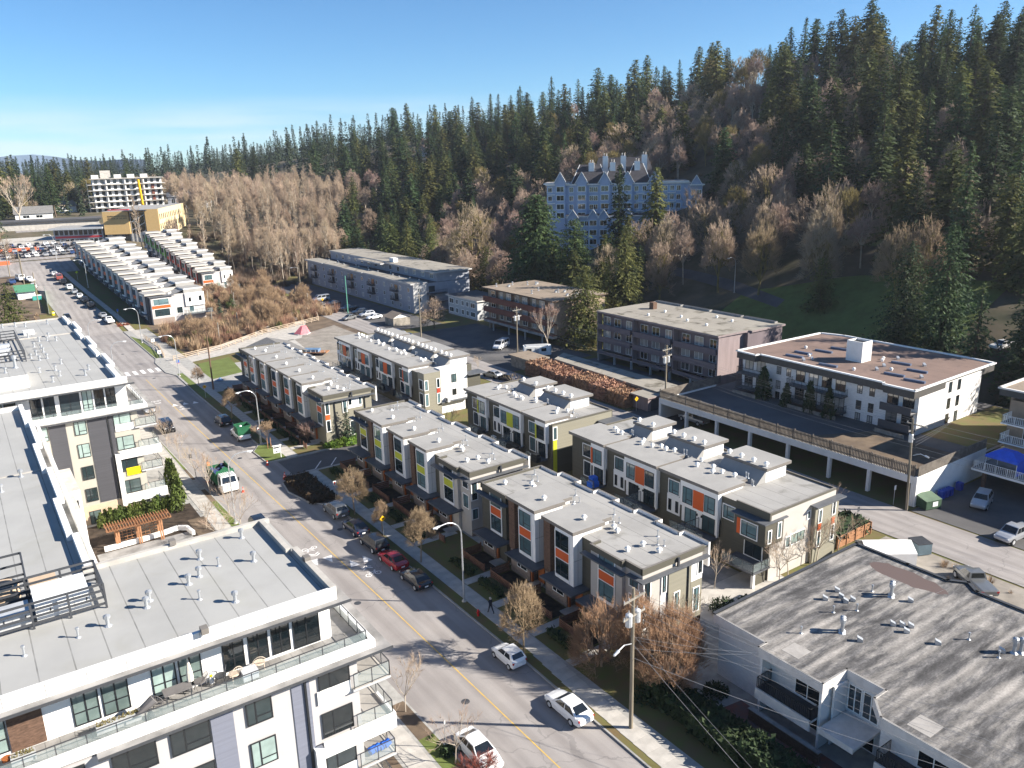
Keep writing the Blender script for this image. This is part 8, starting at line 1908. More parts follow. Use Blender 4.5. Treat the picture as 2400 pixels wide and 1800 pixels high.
# prototypes: each (trunk mesh, crown mesh, joined mesh, nominal height)
PROTO = {"C": [], "G": [], "B": [], "R": [], "P": []}
for k in range(5):
 tr = trunk_mesh(27, .38); cr = tri_mesh("crown", conifer_tris(28, (4.0, 5.0, 4.4, 5.6, 3.6)[k], 300 + k, base=(.08, .2, .05, .14, .3)[k], nb=(7, 8, 7, 9, 6)[k], gap=(.55, .7, .6, .65, .8)[k], droop=.25 + .08 * k, spray=(.75, .95, .8, 1.0, .8)[k], power=(.8, .6, .7, .55, .65)[k]), NEEDLE); PROTO["C"].append((tr, cr, two_mat("conifer", tr, cr), 28.0))
for k in range(4):
 tr = trunk_mesh(24, .4); cr = tri_mesh("crown", conifer_tris(26, 4.2 + .5 * k, 340 + k, base=.05, nb=8, gap=.6, droop=.62, spray=.9, power=.62 - .05 * k), NEEDLE_G); PROTO["G"].append((tr, cr, two_mat("conifer", tr, cr), 26.0))
def dome(seed, H, th, R, n1=6, n2=5, n3=5, nt=8, r0=.25, tr=.03, tl=1.3, upr=.35, cone=1.05, lean=0):
 """winter crown: limbs fan out to an uneven dome and end in fine twigs; returns (limbs, twigs)"""
 r = random.Random(seed); BR = []; TW = []; g = lambda s_: Vector((r.gauss(0, s_), r.gauss(0, s_), r.gauss(0, s_)))
 top = Vector((r.gauss(0, .02 * H), r.gauss(0, .02 * H), th)); BR.append((Vector((0, 0, -1.2)), top, r0, r0 * .8))
 def P(d, f):
  L = 1 / math.sqrt((d.x * d.x + d.y * d.y) / R ** 2 + d.z * d.z / (H - th) ** 2); p = d * L * f; c = (1 - f) * .35; return top + Vector((p.x * (1 - c), p.y * (1 - c), p.z + c * L * .4 * f))
 for a in range(n1):
  an = 6.283 * a / n1 + r.gauss(0, .3); tilt = cone * (r.random() ** .7 if a else 0); d1 = Vector((math.sin(tilt) * math.cos(an), math.sin(tilt) * math.sin(an), math.cos(tilt))); f1 = r.uniform(.3, .42); p1 = P(d1, f1); BR.append((top - Vector((0, 0, th * .12 * r.random())), p1, r0 * .5, r0 * .34))
  for b_ in range(n2):
   d2 = (d1 + g(.30)).normalized(); d2.z = max(d2.z, -.05); f2 = r.uniform(.55, .7); p2 = P(d2.normalized(), f2); BR.append((p1, p2, r0 * .3, r0 * .17))
   for c_ in range(n3):
    d3 = (d2 + g(.2)).normalized(); d3.z = max(d3.z, -.12); f3 = r.uniform(.74, .92); p3 = P(d3.normalized(), f3); BR.append((p2, p3, r0 * .15, r0 * .07))
    for t_ in range(nt):
     q = p2.lerp(p3, r.uniform(.35, 1.0)); dd = (d3 + g(.45) + Vector((0, 0, upr))).normalized(); e = q + dd * tl * r.uniform(.5, 1.1); TW.append((q, e, tr, tr * .6)); TW.append((q.lerp(e, .5), q.lerp(e, .5) + (dd + g(.5)).normalized() * tl * .45, tr * .7, tr * .35))
 return BR, TW
def two(BT, mb_, mt_, sides=3): return seg_mesh("trunk", BT[0], mb_, sides), seg_mesh("crown", BT[1], mt_)
for k, (H, th, R, c, mb_, mt_) in enumerate(((16, 3.5, 5.6, 1.1, BARK, TWIG_T), (17, 6.5, 4.0, .8, BARK_P, TWIG_R), (15, 3.0, 6.2, 1.25, TWIG_M, TWIG_T), (18, 7.5, 3.4, .7, BARK_P, TWIG_R), (16, 4.5, 5.0, 1.0, TWIG_M, TWIG_M), (16, 5, 4.4, .95, BARK, TWIG_R))):
 tr, cr = two(dome(400 + k, H, th, R, cone=c, tr=.033, nt=9), mb_, mt_); PROTO["B"].append((tr, cr, two_mat("bare_tree", tr, cr), float(H)))
for k in range(6):
 BT = bare(430 + k, 20, 5, 2.2, 1, [2, 2], .19, .034, 1.5, .8, .25, 2, lead=True) if k % 3 == 0 else dome(430 + k, 20, 5 + k % 2 * 2, 2.6 + .3 * k, 6, 5, 5, 8, .2, .034, 1.5, .7, .55)
 tr, cr = two(BT, BARK_P, TWIG_P); PROTO["P"].append((tr, cr, two_mat("poplar", tr, cr), 20.0))
LETTER = {"C": ("conifer_tree", "conifer"), "B": ("bare_tree", "bare tree"), "P": ("poplar_tree", "poplar")}
# standing positions (metres) of the forest trees
DATA = {"C": "179,80;139,57;188,83;174,97;138,64;192,99;194,85;217,100;182,94;209,93;179,103;219,125;244,111;204,98;237,116;198,93;263,136;233,104;138,152;215,147;278,143;247,145;197,142;299,139;247,117;248,133;146,167;211,111;254,139;216,155;292,148;222,115;258,179;242,126;209,159;293,179;142,186;304,154;279,153;267,144;320,154;201,133;245,178;312,152;266,123;253,194;278,160;175,87;242,191;270,136;215,119;258,187;275,174;164,181;209,126;138,170;314,196;139,160;174,74;227,135;292,204;233,143;276,125;172,174;287,165;273,212;239,148;206,179;245,156;241,135;213,273;289,196;255,247;163,313;290,215;286,180;230,290;146,339;191,274;162,305;165,328;292,256;148,155;157,179;283,222;214,315;328,248;182,293;229,110;260,277;159,334;286,139;139,285;315,167;188,338;257,168;170,295;253,153;270,153;174,279;284,301;231,174;245,263;154,187;288,276;296,190;309,176;293,307;292,157;192,322;253,255;282,322;210,305;266,289;278,201;218,362;310,299;302,146;259,203;216,351;132,296;305,306;294,316;152,164;200,122;190,355;280,313;238,185;165,382;268,299;202,385;228,300;168,355;302,218;177,350;228,218;249,184;298,197;327,308;315,319;169,346;157,298;153,172;214,340;251,297;216,288;225,317;224,379;257,365;278,243;296,166;193,132;164,371;143,197;254,285;214,400;294,356;148,284;282,192;183,318;216,259;152,313;49,492;60,473;197,370;247,249;328,326;314,249;248,374;260,147;253,381;265,315;298,381;267,360;298,230;294,223;342,311;247,278;239,254;316,285;63,529;306,343;139,312;344,372;293,289;267,369;277,395;42,530;141,322;249,395;265,421;49,538;210,280;32,492;308,290;243,356;215,461;150,292;179,328;301,399;177,336;205,353;278,368;284,253;310,218;44,482;212,369;137,277;334,384;251,414;159,321;321,363;208,414;344,320;48,474;228,448;36,523;314,378;70,522;30,540;138,268;38,512;275,304;227,340;242,414;146,274;217,497;198,360;244,472;300,422;238,456;320,415;303,316;39,555;255,340;284,354;130,304;215,433;199,338;145,178;300,455;259,297;276,411;239,437;139,302;297,346;253,330;265,346;239,292;225,147;39,589;276,252;223,423;240,319;226,354;242,505;282,267;231,408;225,520;71,568;288,394;230,398;220,309;214,331;61,514;243,388;221,407;48,586;225,534;232,500;286,482;25,478;91,613;285,291;142,293;39,499;61,569;259,443;21,470;188,375;78,599;229,473;226,437;265,409;231,510;238,480;261,378;306,521;278,502;62,488;258,453;307,447;330,490;238,564;257,356;221,511;303,531;54,480;318,388;280,185;248,405;194,608;326,450;317,515;251,433;321,399;263,485;180,404;202,581;220,392;196,551;193,389;234,354;199,407;243,346;271,379;198,480;204,270;314,407;239,364;212,472;304,361;228,365;282,432;274,488;27,500;150,193;204,462;288,419;249,444;309,489;268,574;305,542;89,580;274,426;300,588;190,585;290,364;27,530;255,636;315,440;293,561;275,582;264,307;194,628;183,610;272,167;59,540;210,509;240,603;206,549;181,592;178,622;280,382;262,328;270,453;238,622;277,460;274,513;205,452;196,509;317,296;269,401;278,615;223,564;88,639;258,577;98,560;318,459;308,278;255,315;297,486;237,328;292,596;212,538;240,493;281,552;213,519;79,537;251,496;203,517;240,577;199,528;268,466;282,442;303,569;289,341;275,565;188,565;209,566;296,550;239,531;268,609;225,458;213,485;224,552;49,565;204,622;220,605;69,598", "B": "176,110;195,110;188,105;189,125;182,88;182,137;189,116;174,118;177,143;204,142;206,106;159,161;193,151;181,160;182,118;174,132;190,144;180,152;231,152;196,164;161,167;234,123;231,161;139,206;160,151;232,181;180,127;168,164;140,230;208,134;204,150;209,167;214,173;240,201;283,173;142,238;147,221;166,157;172,154;234,212;244,164;181,169;270,194;227,201;186,156;226,185;216,208;229,207;247,171;215,139;157,227;149,262;168,257;235,220;184,258;185,237;223,178;162,276;199,158;291,172;260,230;236,168;206,240;202,254;222,214;214,183;202,170;266,182;242,243;246,206;224,155;263,172;158,282;160,256;194,231;191,254;221,166;235,193;237,158;215,232;198,273;258,161;180,242;266,162;247,218;168,240;160,290;202,230;215,216;252,162;157,250;158,234;214,225;293,239;186,248;220,222;275,236;141,248;190,290;175,263;202,279;262,253;184,285;265,224;167,284;265,235;237,261;256,209;226,234;266,245;235,235;136,222;222,191;309,202;141,216;240,215;290,229;158,264;288,188;300,255;149,230;201,297;274,222;149,248;163,246;250,231;225,227;191,243;143,258;280,231;253,238;244,303;232,250;200,245;261,261;228,258;211,249;182,278;307,256;151,240;159,344;225,250;242,311;256,220;272,204;176,300;156,271;215,241;200,236;198,264;246,237;199,222;208,323;305,264;176,287;233,227;208,217;235,243;206,316;283,212;249,308;264,213;174,249;239,270;260,195;223,242;210,262;184,302;182,268;196,310;254,268;188,311;166,268;230,275;294,248;300,245;222,274;180,310;160,360;189,265;169,307;173,272;193,298;244,226;303,272;317,327;315,259;276,275;218,251;240,282;179,391;286,241;218,268;270,331;277,260;273,282;36,475;224,283;193,282;204,289;267,269;79,509;199,328;184,414;290,377;280,285;209,361;233,421;110,499;61,504;79,522;197,442;98,539;301,371;119,554;70,508;92,506;97,570;257,465;102,512;181,382;207,443;121,596;88,558;202,426;110,569;111,512;97,521;112,607;116,628;119,615;112,597;132,600;88,516;198,416;190,421;124,606;121,574;120,565;112,534", "P": "102,299;107,297;101,320;102,313;72,337;114,299;62,340;101,307;106,333;116,312;114,319;128,314;116,351;124,345;120,324;126,338;137,341;114,363;123,353;112,305;103,338;122,331;128,363;110,328;128,330;132,318;108,380;108,338;85,340;132,325;119,339;124,299;135,368;110,367;136,375;109,321;122,315;103,404;111,355;122,377;113,377;115,329;97,391;136,359;121,369;102,366;102,326;106,361;132,334;148,359;108,387;122,394;98,372;126,321;98,352;117,399;127,390;121,304;96,340;92,335;146,400;147,387;108,347;135,409;132,394;108,309;79,338;124,383;109,314;105,355;101,333;125,309;126,401;103,413;117,344;98,400;97,360;126,419;141,420;151,368;115,370;112,424;130,358;102,344;123,360;136,389;142,351;114,340;97,424;126,447;155,416;167,392;150,410;141,336;159,409;118,459;143,345;124,427;134,415;110,445;138,328;108,437;118,441;104,468;96,381;129,380;117,357;163,398;141,372;110,397;152,452;154,385;136,348;117,447;128,372;102,395;114,393;114,465;161,388;178,434;162,422;148,458;116,487;105,374;124,437;171,413;136,455;130,342;113,384;159,454;158,374;152,470;108,420;145,406;122,414;97,415;154,404;113,505;157,432;131,351;140,364;146,367;114,417;108,429;152,444;162,404;140,379;129,411;170,401;146,378;96,407;139,488;135,383;195,461;117,494;152,378;142,357;110,408;130,512;155,364;109,489;180,443;158,393;173,407;150,420;124,460;111,474;130,406;119,388;135,423;119,431;149,483;193,453;185,461;142,393;119,522;108,462;155,426;143,432;191,485;132,518;128,432;186,479;148,428;152,398;156,511;136,505;179,451;141,474;144,412;159,466;124,547;110,482;136,430;117,406;106,451;118,474;186,439;148,518;169,483;132,473;138,402;180,498;178,487;164,472;153,462;122,453;159,480;136,478;157,537;158,439;167,499;144,503;126,470;184,517;145,448;164,459;142,440;168,444;155,504;172,439;176,511;182,473;120,420;144,468;162,547;125,505;161,445;113,453;136,447;143,495;177,461;132,496;169,423;139,568;171,466;133,437;193,496;167,409;130,552;172,534;124,516;118,511;151,437;162,416;152,551;185,453;191,503;171,490;159,518;172,504;188,512;123,488;139,515;167,558;129,456;151,497;170,549;134,560;146,569;119,501;176,418;137,461;195,471;158,556;151,476;183,548;157,589;180,428;163,510"}
def px_of(X, Y, Z):
 d = Vector((X, Y, Z - CAM_H)); return d.dot(rx) / d.dot(fw) * 1892 + 1200
def zone(X, Y):
 """which landmark a tree stands by (used for its label)"""
 b = math.degrees(math.atan2(X, Y)); r0 = interp(b, [(q[0], q[1]) for q in HILL]); r1 = interp(b, [(q[0], q[2]) for q in HILL]); xs = (math.hypot(X, Y) - r0) / (r1 - r0)
 band = "at hill foot" if xs < .04 else "low on slope" if xs < .25 else "mid slope" if xs < .5 else "high on slope" if xs < .75 else "on ridge"
 for lim, w_ in ((3, "far left of street"), (6.5, "above the bungalow"), (10, "behind the construction block"), (13, "right of construction block"), (17, "by poplar wood's left edge"), (21, "by poplar wood's middle"), (25, "by poplar wood's right edge"), (29, "left of grey-blue block"), (33, "above the grey-blue block"), (37, "left of blue gabled block"), (40, "by blue block's left wing"), (43, "behind blue block's chimneys"), (46, "by blue block's right wing"), (50, "right of blue gabled block"), (54, "above the mauve block"), (58, "between mauve and white blocks"), (62, "above the brown flat roof"), (66, "beyond white block's right end"), (91, "at far right edge")):
  if b < lim: return w_, band
NEAR_D = 300
def plant(kind, X, Y, H, idx, seen):
 P = PROTO[kind] if kind != "C" else (PROTO["G"] if (idx * 7 + int(X)) % 5 < 2 else PROTO["C"])
 tr, cr, jn, h0 = P[(idx * 5 + int(X * 3)) % len(P)]
 s = H / h0; sx = s * rng.uniform(.85, 1.15) * {"C": 1.42, "B": 1.15, "P": 1.0}[kind]; z = hgt(X, Y) - .1; d = math.hypot(X, Y); nm, cat = LETTER[kind]
 where, band = zone(X, Y)
 look = {"C": ("golden green cedar" if P is PROTO["G"] else "dark green fir"), "B": "bare brown tree", "P": "leafless pale-trunked poplar"}[kind]
 size = ("slim " if sx / s < {"C": 1.29, "B": 1.05, "P": .92}[kind] else "broad " if sx / s > {"C": 1.55, "B": 1.24, "P": 1.08}[kind] else "") + ("low" if H < {"C": 18, "B": 14.5, "P": 17.5}[kind] else "tall" if H > {"C": 26, "B": 17, "P": 19.8}[kind] else "medium-high")
 lab = "%s %s %s, %s" % (size, look, band, where)
 grp = {"C": "conifers on the wooded hill", "B": "bare trees on the wooded hill", "P": "poplars of the leafless wood"}[kind]
 rz = rng.uniform(0, 6.28)
 if d < NEAR_D:
  t = thing(nm, lab, cat, (X, Y, z), rz, grp); t.scale = (sx, sx, s); put("trunk", tr, t); put("crown", cr, t)
 else:
  o = put(nm, jn, None, (X, Y, z), rz, scale=(sx, sx, s)); o.rotation_euler = (rng.normal(0, .03), rng.normal(0, .03), rz); tag(o, lab, cat, grp); t = o
 seen.setdefault(lab, []).append((math.atan2(X, Y), t))
seen = {}
REST = []
for kind in "CBP":
 L = []
 for w_ in DATA[kind].split(";"):
  X, Y = map(float, w_.split(",")); H = {"C": rng.uniform(18, 29) if rng.random() < .8 else rng.uniform(12, 18), "B": rng.uniform(13, 18), "P": rng.uniform(16, 21)}[kind]
  L.append((X, Y, H * (.8 if kind == "C" and X < 160 and Y < 330 else 1)))
 L.sort(key=lambda q: math.hypot(q[0], q[1]) / q[2])
 for i, (X, Y, H) in enumerate(L[:298]): plant(kind, X, Y, H, i, seen)
 REST += [(kind, X, Y, H) for X, Y, H in L[298:]]
ORD = ["", "second", "third", "fourth", "fifth", "sixth", "seventh", "eighth", "ninth", "tenth", "eleventh", "twelfth", "thirteenth", "fourteenth", "fifteenth", "sixteenth", "seventeenth", "eighteenth", "nineteenth", "twentieth"]
for lab, L in seen.items():
 if len(L) < 2: continue
 L.sort(key=lambda q: q[0])
 for i, (_, t) in enumerate(L):
  t["label"] = lab + (", leftmost" if i == 0 else ", rightmost" if i == len(L) - 1 else ", %s from left" % ORD[min(i, 19)])
# the far woods: what is left, plus the wood going on to the horizon, as one mass
lo = conifer_tris(28, 4.8, 900, base=.06, gap=1.5, nb=5, droop=.4, spray=1.5, dens=.5); lo2 = conifer_tris(26, 4.6, 901, base=.05, gap=1.6, nb=5, droop=.5, spray=1.6, dens=.5, power=.7)
V = []
for i in range(1000):
 Y = rng.uniform(600, 1500); X = rng.uniform(-260, 520)
 if X / Y < -.05: continue
 REST.append(("C", X, Y, rng.uniform(20, 32)))
for kind, X, Y, H in REST:
 src = lo if rng.random() < .6 else lo2; a = rng.uniform(0, 6.28); c, s_ = math.cos(a), math.sin(a); M_ = np.array([[c, s_, 0], [-s_, c, 0], [0, 0, 1]]); V.append((src @ M_) * np.array([H / 27] * 3) + np.array([X, Y, hgt(X, Y) - .5]))
o = put("far_forest", tri_mesh("far_forest", np.concatenate(V), mat("far_needles", (.042, .058, .028), .8, col2=(.02, .034, .018), scale=.03))); o["kind"] = "stuff"; o["label"] = "far conifer woods running to the horizon"
def bare_hero(label, X, Y, BRTW, mt_b, mt_t, nm="bare_tree", cat="bare tree", z=None, group=None, rz=0, meshes=None, s=1):
 t = thing(nm, label, cat, (X, Y, hgt(X, Y) if z is None else z), rz, group); t.scale = (s, s, s)
 if meshes is None: meshes = (seg_mesh("trunk", BRTW[0], mt_b, 5), seg_mesh("crown", BRTW[1], mt_t))
 put("trunk", meshes[0], t); put("crown", meshes[1], t); return meshes
# undergrowth on the hill and brush in the field
def bush_tris(seed, n, R, hh, s):
 r = np.random.default_rng(seed); a = r.random(n) * 6.283; rad = R * np.sqrt(r.random(n)); base = np.stack([rad * .35 * np.cos(a), rad * .35 * np.sin(a), np.zeros(n)], 1); tip = np.stack([rad * np.cos(a), rad * np.sin(a), hh * (.5 + .5 * r.random(n)) * (1 - .35 * (rad / R) ** 2)], 1); side = np.stack([-np.sin(a), np.cos(a), np.zeros(n)], 1) * s
 return np.stack([base + side, base - side, tip], 1)
def brush(name, pts, seed, n, mt, label, R=1.6, hh=2.9, s=.04):
 tm = [bush_tris(seed + k, n, R, hh, s) for k in range(4)]; V = []
 for i, (x, y, sc) in enumerate(pts):
  a = i * 2.4; c, s_ = math.cos(a), math.sin(a); V.append((tm[i % 4] @ np.array([[c, s_, 0], [-s_, c, 0], [0, 0, 1]])) * sc + np.array([x, y, hgt(x, y) - .1]))
 o = put(name, tri_mesh(name, np.concatenate(V), mt)); o["kind"] = "stuff"; o["label"] = label
P_ = []
while len(P_) < 620:
 x, y = rng.uniform(41, 93), rng.uniform(194, 335)
 if y < 191 + (x - 38) * .52 + 4 or (x < 60 and y > 233) or (x < 83 and y > 276) or x > 92 + 0 * y: continue
 P_.append((x, y, rng.uniform(.6, 1.5)))
brush("field_brush", P_[:330], 500, 130, mat("tan_brush", (.44, .31, .19), .9, col2=(.28, .195, .125), scale=.15), "tan leafless brush covering the empty lot")
brush("field_brush", P_[330:560], 510, 130, mat("red_brush", (.32, .18, .12), .9, col2=(.2, .115, .08), scale=.2), "russet brush and brambles in the empty lot")
brush("field_brush", [(x, y, s * .7) for x, y, s in P_[560:]], 520, 150, mat("green_brush", (.10, .125, .03), .9, .3, .5), "green patches of bramble in the empty lot", s=.09)
SPL = [two(dome(520 + k, 6.5, .6, 2.6, 7, 4, 4, 7, .09, .022, 1.1, .7, .9), BARK, MATS["tan_brush"]) for k in range(3)]
where_ = ["by the rail fence bend", "in the middle of the brush lot", "along the poplar wood's edge", "behind the rear stepped row's end", "near the apartment lot's yellow sign"]
k_ = 0; SB = {}
while k_ < 30:
 x, y = rng.uniform(45, 92), rng.uniform(203, 300)
 if y < 200 + (x - 38) * .52 or (x < 66 and y > 232) or (x < 84 and y > 274): continue
 w_ = where_[0] if y < 216 else where_[4] if x > 82 and y < 255 else where_[3] if x < 74 and y > 240 else where_[2] if y > 270 else where_[1]
 t_ = bare_hero("tan multi-stemmed sapling %s" % w_, x, y, None, None, None, "sapling", "sapling", None, "saplings in the brush lot", k_ * 1.7, SPL[k_ % 3], rng.uniform(.7, 1.25)); k_ += 1; SB.setdefault(w_, []).append((x / y, COL.objects[-1].parent))
for w_, L in SB.items():
 for i, (_, t) in enumerate(sorted(L, key=lambda q: q[0])): t["label"] = "tan multi-stemmed sapling %s, %s" % (w_, "leftmost" if i == 0 else "rightmost" if i == len(L) - 1 else ORD[i] + " from left")
P_ = [(rng.uniform(80, 140), rng.uniform(285, 380), rng.uniform(1, 1.9)) for k in range(330)]
brush("wood_undergrowth", P_, 530, 110, mat("wood_brush", (.21, .15, .11), .9, col2=(.12, .09, .065), scale=.1), "brown undergrowth below the poplars", 1.8, 2.6, .06)
P_ = []
while len(P_) < 900:
 x, y = rng.uniform(136, 300), rng.uniform(40, 520)
 if 138 < x < 176 and 72 < y < 172: continue
 P_.append((x, y, rng.uniform(.6, 1.2)))
brush("hill_undergrowth", P_, 540, 90, mat("hill_brush", (.30, .225, .165), .9, col2=(.16, .13, .085), scale=.05), "brown undergrowth between the trees on the hill", 2.2, 2.6, .09)
P_ = [(rng.uniform(2, 20), rng.uniform(212, 262), rng.uniform(.3, .7)) for k in range(120)] + [(rng.uniform(69, 82), rng.uniform(22, 40), rng.uniform(.2, .45)) for k in range(60)]
brush("verge_weeds", P_, 550, 90, MATS["tan_brush"], "dry weeds on the bare soil and the lane verge")
# individual trees that stand out
def hero(kind, label, X, Y, H, mt=None, R=1.0, seed=1, nm=None, cat=None, group=None, dens=1.0, base=.06, droop=.55, power=.75, spray=.55):
 z = hgt(X, Y) - .1
 t = thing(nm or LETTER[kind][0], label, cat or LETTER[kind][1], (X, Y, z), seed * 1.3, group)
 put("trunk", trunk_mesh(H * .95, .016 * H), t); put("crown", tri_mesh("crown", conifer_tris(H, R, seed + 700, base=base, gap=.42, nb=10, droop=droop, spray=spray, dens=dens, power=power), mt), t)
hero("C", "huge bright green fir behind the rust-banded apartment block", 139, 188, 33, FIRG, 12.5, 1, power=.5, dens=1.0, spray=.95, droop=.4)
hero("C", "broad green fir leaning against the huge one on its right side", 143, 176, 25, FIRG, 9.5, 2, power=.5, dens=1.0, spray=.7, droop=.4)
hero("C", "dense golden cedar rising beside the mauve block's left wall", 119.0, 142.5, 19, NEEDLE_G, 7.5, 3, dens=1.3, power=.5)
hero("C", "tall golden-green cedar behind the mauve apartment block", 138, 150, 26.5, NEEDLE_G, 7.2, 4, dens=1.2, power=.55)
hero("C", "slender yellow-green cedar next to the tall one behind the mauve block", 134, 152, 19, NEEDLE_G, 3.6, 5, power=.6)
hero("C", "bright conifer pair behind the grey-blue block, left one", 141, 272, 22, NEEDLE_G, 5.2, 6, power=.6)
hero("C", "bright conifer pair behind the grey-blue block, right one", 141, 254, 25, NEEDLE_G, 5.4, 7, power=.6)
hero("C", "dark cedar growing below the big bare maple by the grey-blue end", 137, 212, 17, NEEDLE_G, 6.5, 8, power=.5)
hero("C", "rounded dark cedar in the little park above the white block", 160.5, 109.5, 12, NEEDLE_G, 4.4, 9, power=.5)
hero("C", "golden conifer cut by the photo's left edge beyond the condominium roof", 9.0, 212, 19, NEEDLE_G, 6.4, 10, power=.55)
hero("C", "dark spruce standing at the far left edge past the car park", 16, 395, 26, NEEDLE, 6, 11)
hero("C", "blue-green spruce at the end wall of the far orange row, taller one", 46.6, 113.95, 6.3, mat("spruce_blue", (.045, .075, .04), .8, col2=(.02, .035, .02), scale=1, rnd=.1), 1.35, 12, dens=2.2, spray=.3)
hero("C", "blue-green spruce at the end wall of the far orange row, shorter one", 50.2, 114.1, 4.8, MATS["spruce_blue"], 1.1, 13, dens=2.2, spray=.3)
hero("C", "small grey-green spruce in the brush below the stepped row", 61, 236, 6, MATS["spruce_blue"], 1.5, 14, dens=2, spray=.35)
hero("C", "young green fir near the lower balcony of the stepped row", 66.5, 243, 5.5, FIRG, 1.8, 15, dens=2, spray=.35)
for i, (x, y, H, lab) in enumerate(((151, 84, 22, "dark fir behind the white block's far corner"), (147, 58, 27, "dark fir mass behind the white block's right end"), (152, 48, 29, "dark spreading fir above the right-edge block"), (143, 44, 22, "dark fir closest to the right edge of the photo"), (150, 76, 26, "dark fir between the park lawn and the covered boat"), (157, 58, 30, "tall dark fir behind the covered boat"), (163, 46, 31, "tall dark fir at the right edge of the hill foot"))):
 hero("C", lab, x, y, H, NEEDLE, 7.5, 20 + i, power=.6, group="dark firs at the right edge")
bare_hero("big moss-trunked bare maple behind the grey-blue block's near end", 143, 230, dome(801, 31, 9, 10, 7, 6, 6, 9, .55, .03, 1.8, .3, 1.15), TWIG_M, TWIG_T)
for i, (x, y, H, R, lab) in enumerate(((162, 128, 17.5, 5.2, "upright bare tree by the park path behind the mauve block"), (166, 114, 17, 4.6, "fan-shaped bare tree between the mauve and white blocks"), (162.5, 93, 17.5, 5.6, "mossy bare tree with pale lit trunk above the white block, left of two"), (165.5, 89, 17, 5.2, "mossy bare tree with pale lit trunk above the white block, right of two"), (160, 139, 19, 4.4, "bare tree at the park path's far bend"), (150, 150, 16, 4.2, "bare tree right of the tall cedar behind the mauve block"), (158, 156, 18, 4.4, "slender bare tree uphill of the mauve block's chimney"), (172, 134, 18, 4.6, "bare tree above the park path lamp"), (146, 166, 15, 4.6, "bare tree between the green fir and the golden cedars"), (176, 120, 19, 4.4, "pale bare tree uphill of the fan-shaped one"), (178, 104, 18, 4.0, "bare tree uphill of the two mossy ones"))):
 bare_hero(lab, x, y, dome(810 + i, H * 1.12, H * .2, R * 1.1, 7, 6, 5, 10, .32, .034, 1.7, .6, .9), TWIG_M, TWIG_S if i in (2, 3, 0) else TWIG_T, group="bare trees in the little park")
bare_hero("pinkish round bare tree beside the apartment lot's wooden pole", 102, 184, dome(820, 8.5, 1.6, 4.2, 7, 6, 5, 7, .2, .018, .9, .2, 1.35), BARK, TWIG_R)
bare_hero("slim bare tree standing behind the camper trailer", 108.8, 143.5, bare(821, 11, 3, .35, 4, [4, 3, 2, 2], .16, .02, 1.4, .9, .2, 2), BARK_P, TWIG_R)
bare_hero("wide grey bare tree at the photo's left edge by the car park", 11, 320, dome(822, 17, 4, 8, 7, 6, 5, 9, .4, .03, 1.4, .2, 1.2), BARK, TWIG_T)
bare_hero("tall bare tree left of the bungalow far up the street", 30, 440, bare(823, 26, 6, .5, 4, [4, 3, 3, 2], .4, .05, 2.2, .6, .3, 2), BARK_P, TWIG_T)
# street trees: dense little fans of twigs on a clean stem
SM = []
for k in range(3):
 BR, TW = dome(840 + k, 5.6, 1.9, 1.75, 7, 6, 5, 9, .085, .0085, .55, .5, 1.25); SM.append((seg_mesh("trunk", BR, TWIG_S, 4), seg_mesh("crown", TW, TWIG_S)))
for i, (x, y, s, lab) in enumerate(((36.1, 51.7, 1.3, "golden-lit bare street tree between the walking person and the white hatchback"), (36.9, 72.5, 1.22, "twiggy bare street tree beside the red car and curved lamp"), (36.4, 88.6, 1.25, "twiggy bare street tree by the planted kerb bulge"), (36.9, 82.0, .75, "small bare street tree next to the yellow hump sign"), (35.9, 139.4, 1.0, "bare street tree by the dark crossover up the street"), (36.8, 164.8, .85, "greenish bare street tree near the dark wooden pole"))):
 bare_hero(lab, x, y, None, None, None, "street_tree", "street tree", .13, "bare street trees on the right verge", i * 1.9, SM[i % 3], s)
bare_hero("pink-twigged little tree inside the far row's brown fence corner", 41.3, 117.8, bare(850, 4.2, .9, .7, 4, [5, 4, 3, 2], .06, .011, .45, .5, .3, 3), BARK, TWIG_R, "street_tree", "small tree", .13)
bare_hero("staked young tree on the grass island by the sale sign", 35.9, 120.0, bare(851, 4.6, 1.4, .45, 4, [4, 3, 3, 2], .05, .011, .5, .5, .3, 3), BARK, TWIG_S, "street_tree", "small tree", .13)
t = thing("tree_stakes", "pair of orange timber stakes around the young tree on the island", "stakes", (35.9, 119.6, .13)); b = MB()
for dx in (-.25, .25): b.box(dx - .04, dx + .04, -.04, .04, 0, 1.7)
part("stakes", b, WOOD_C, t)
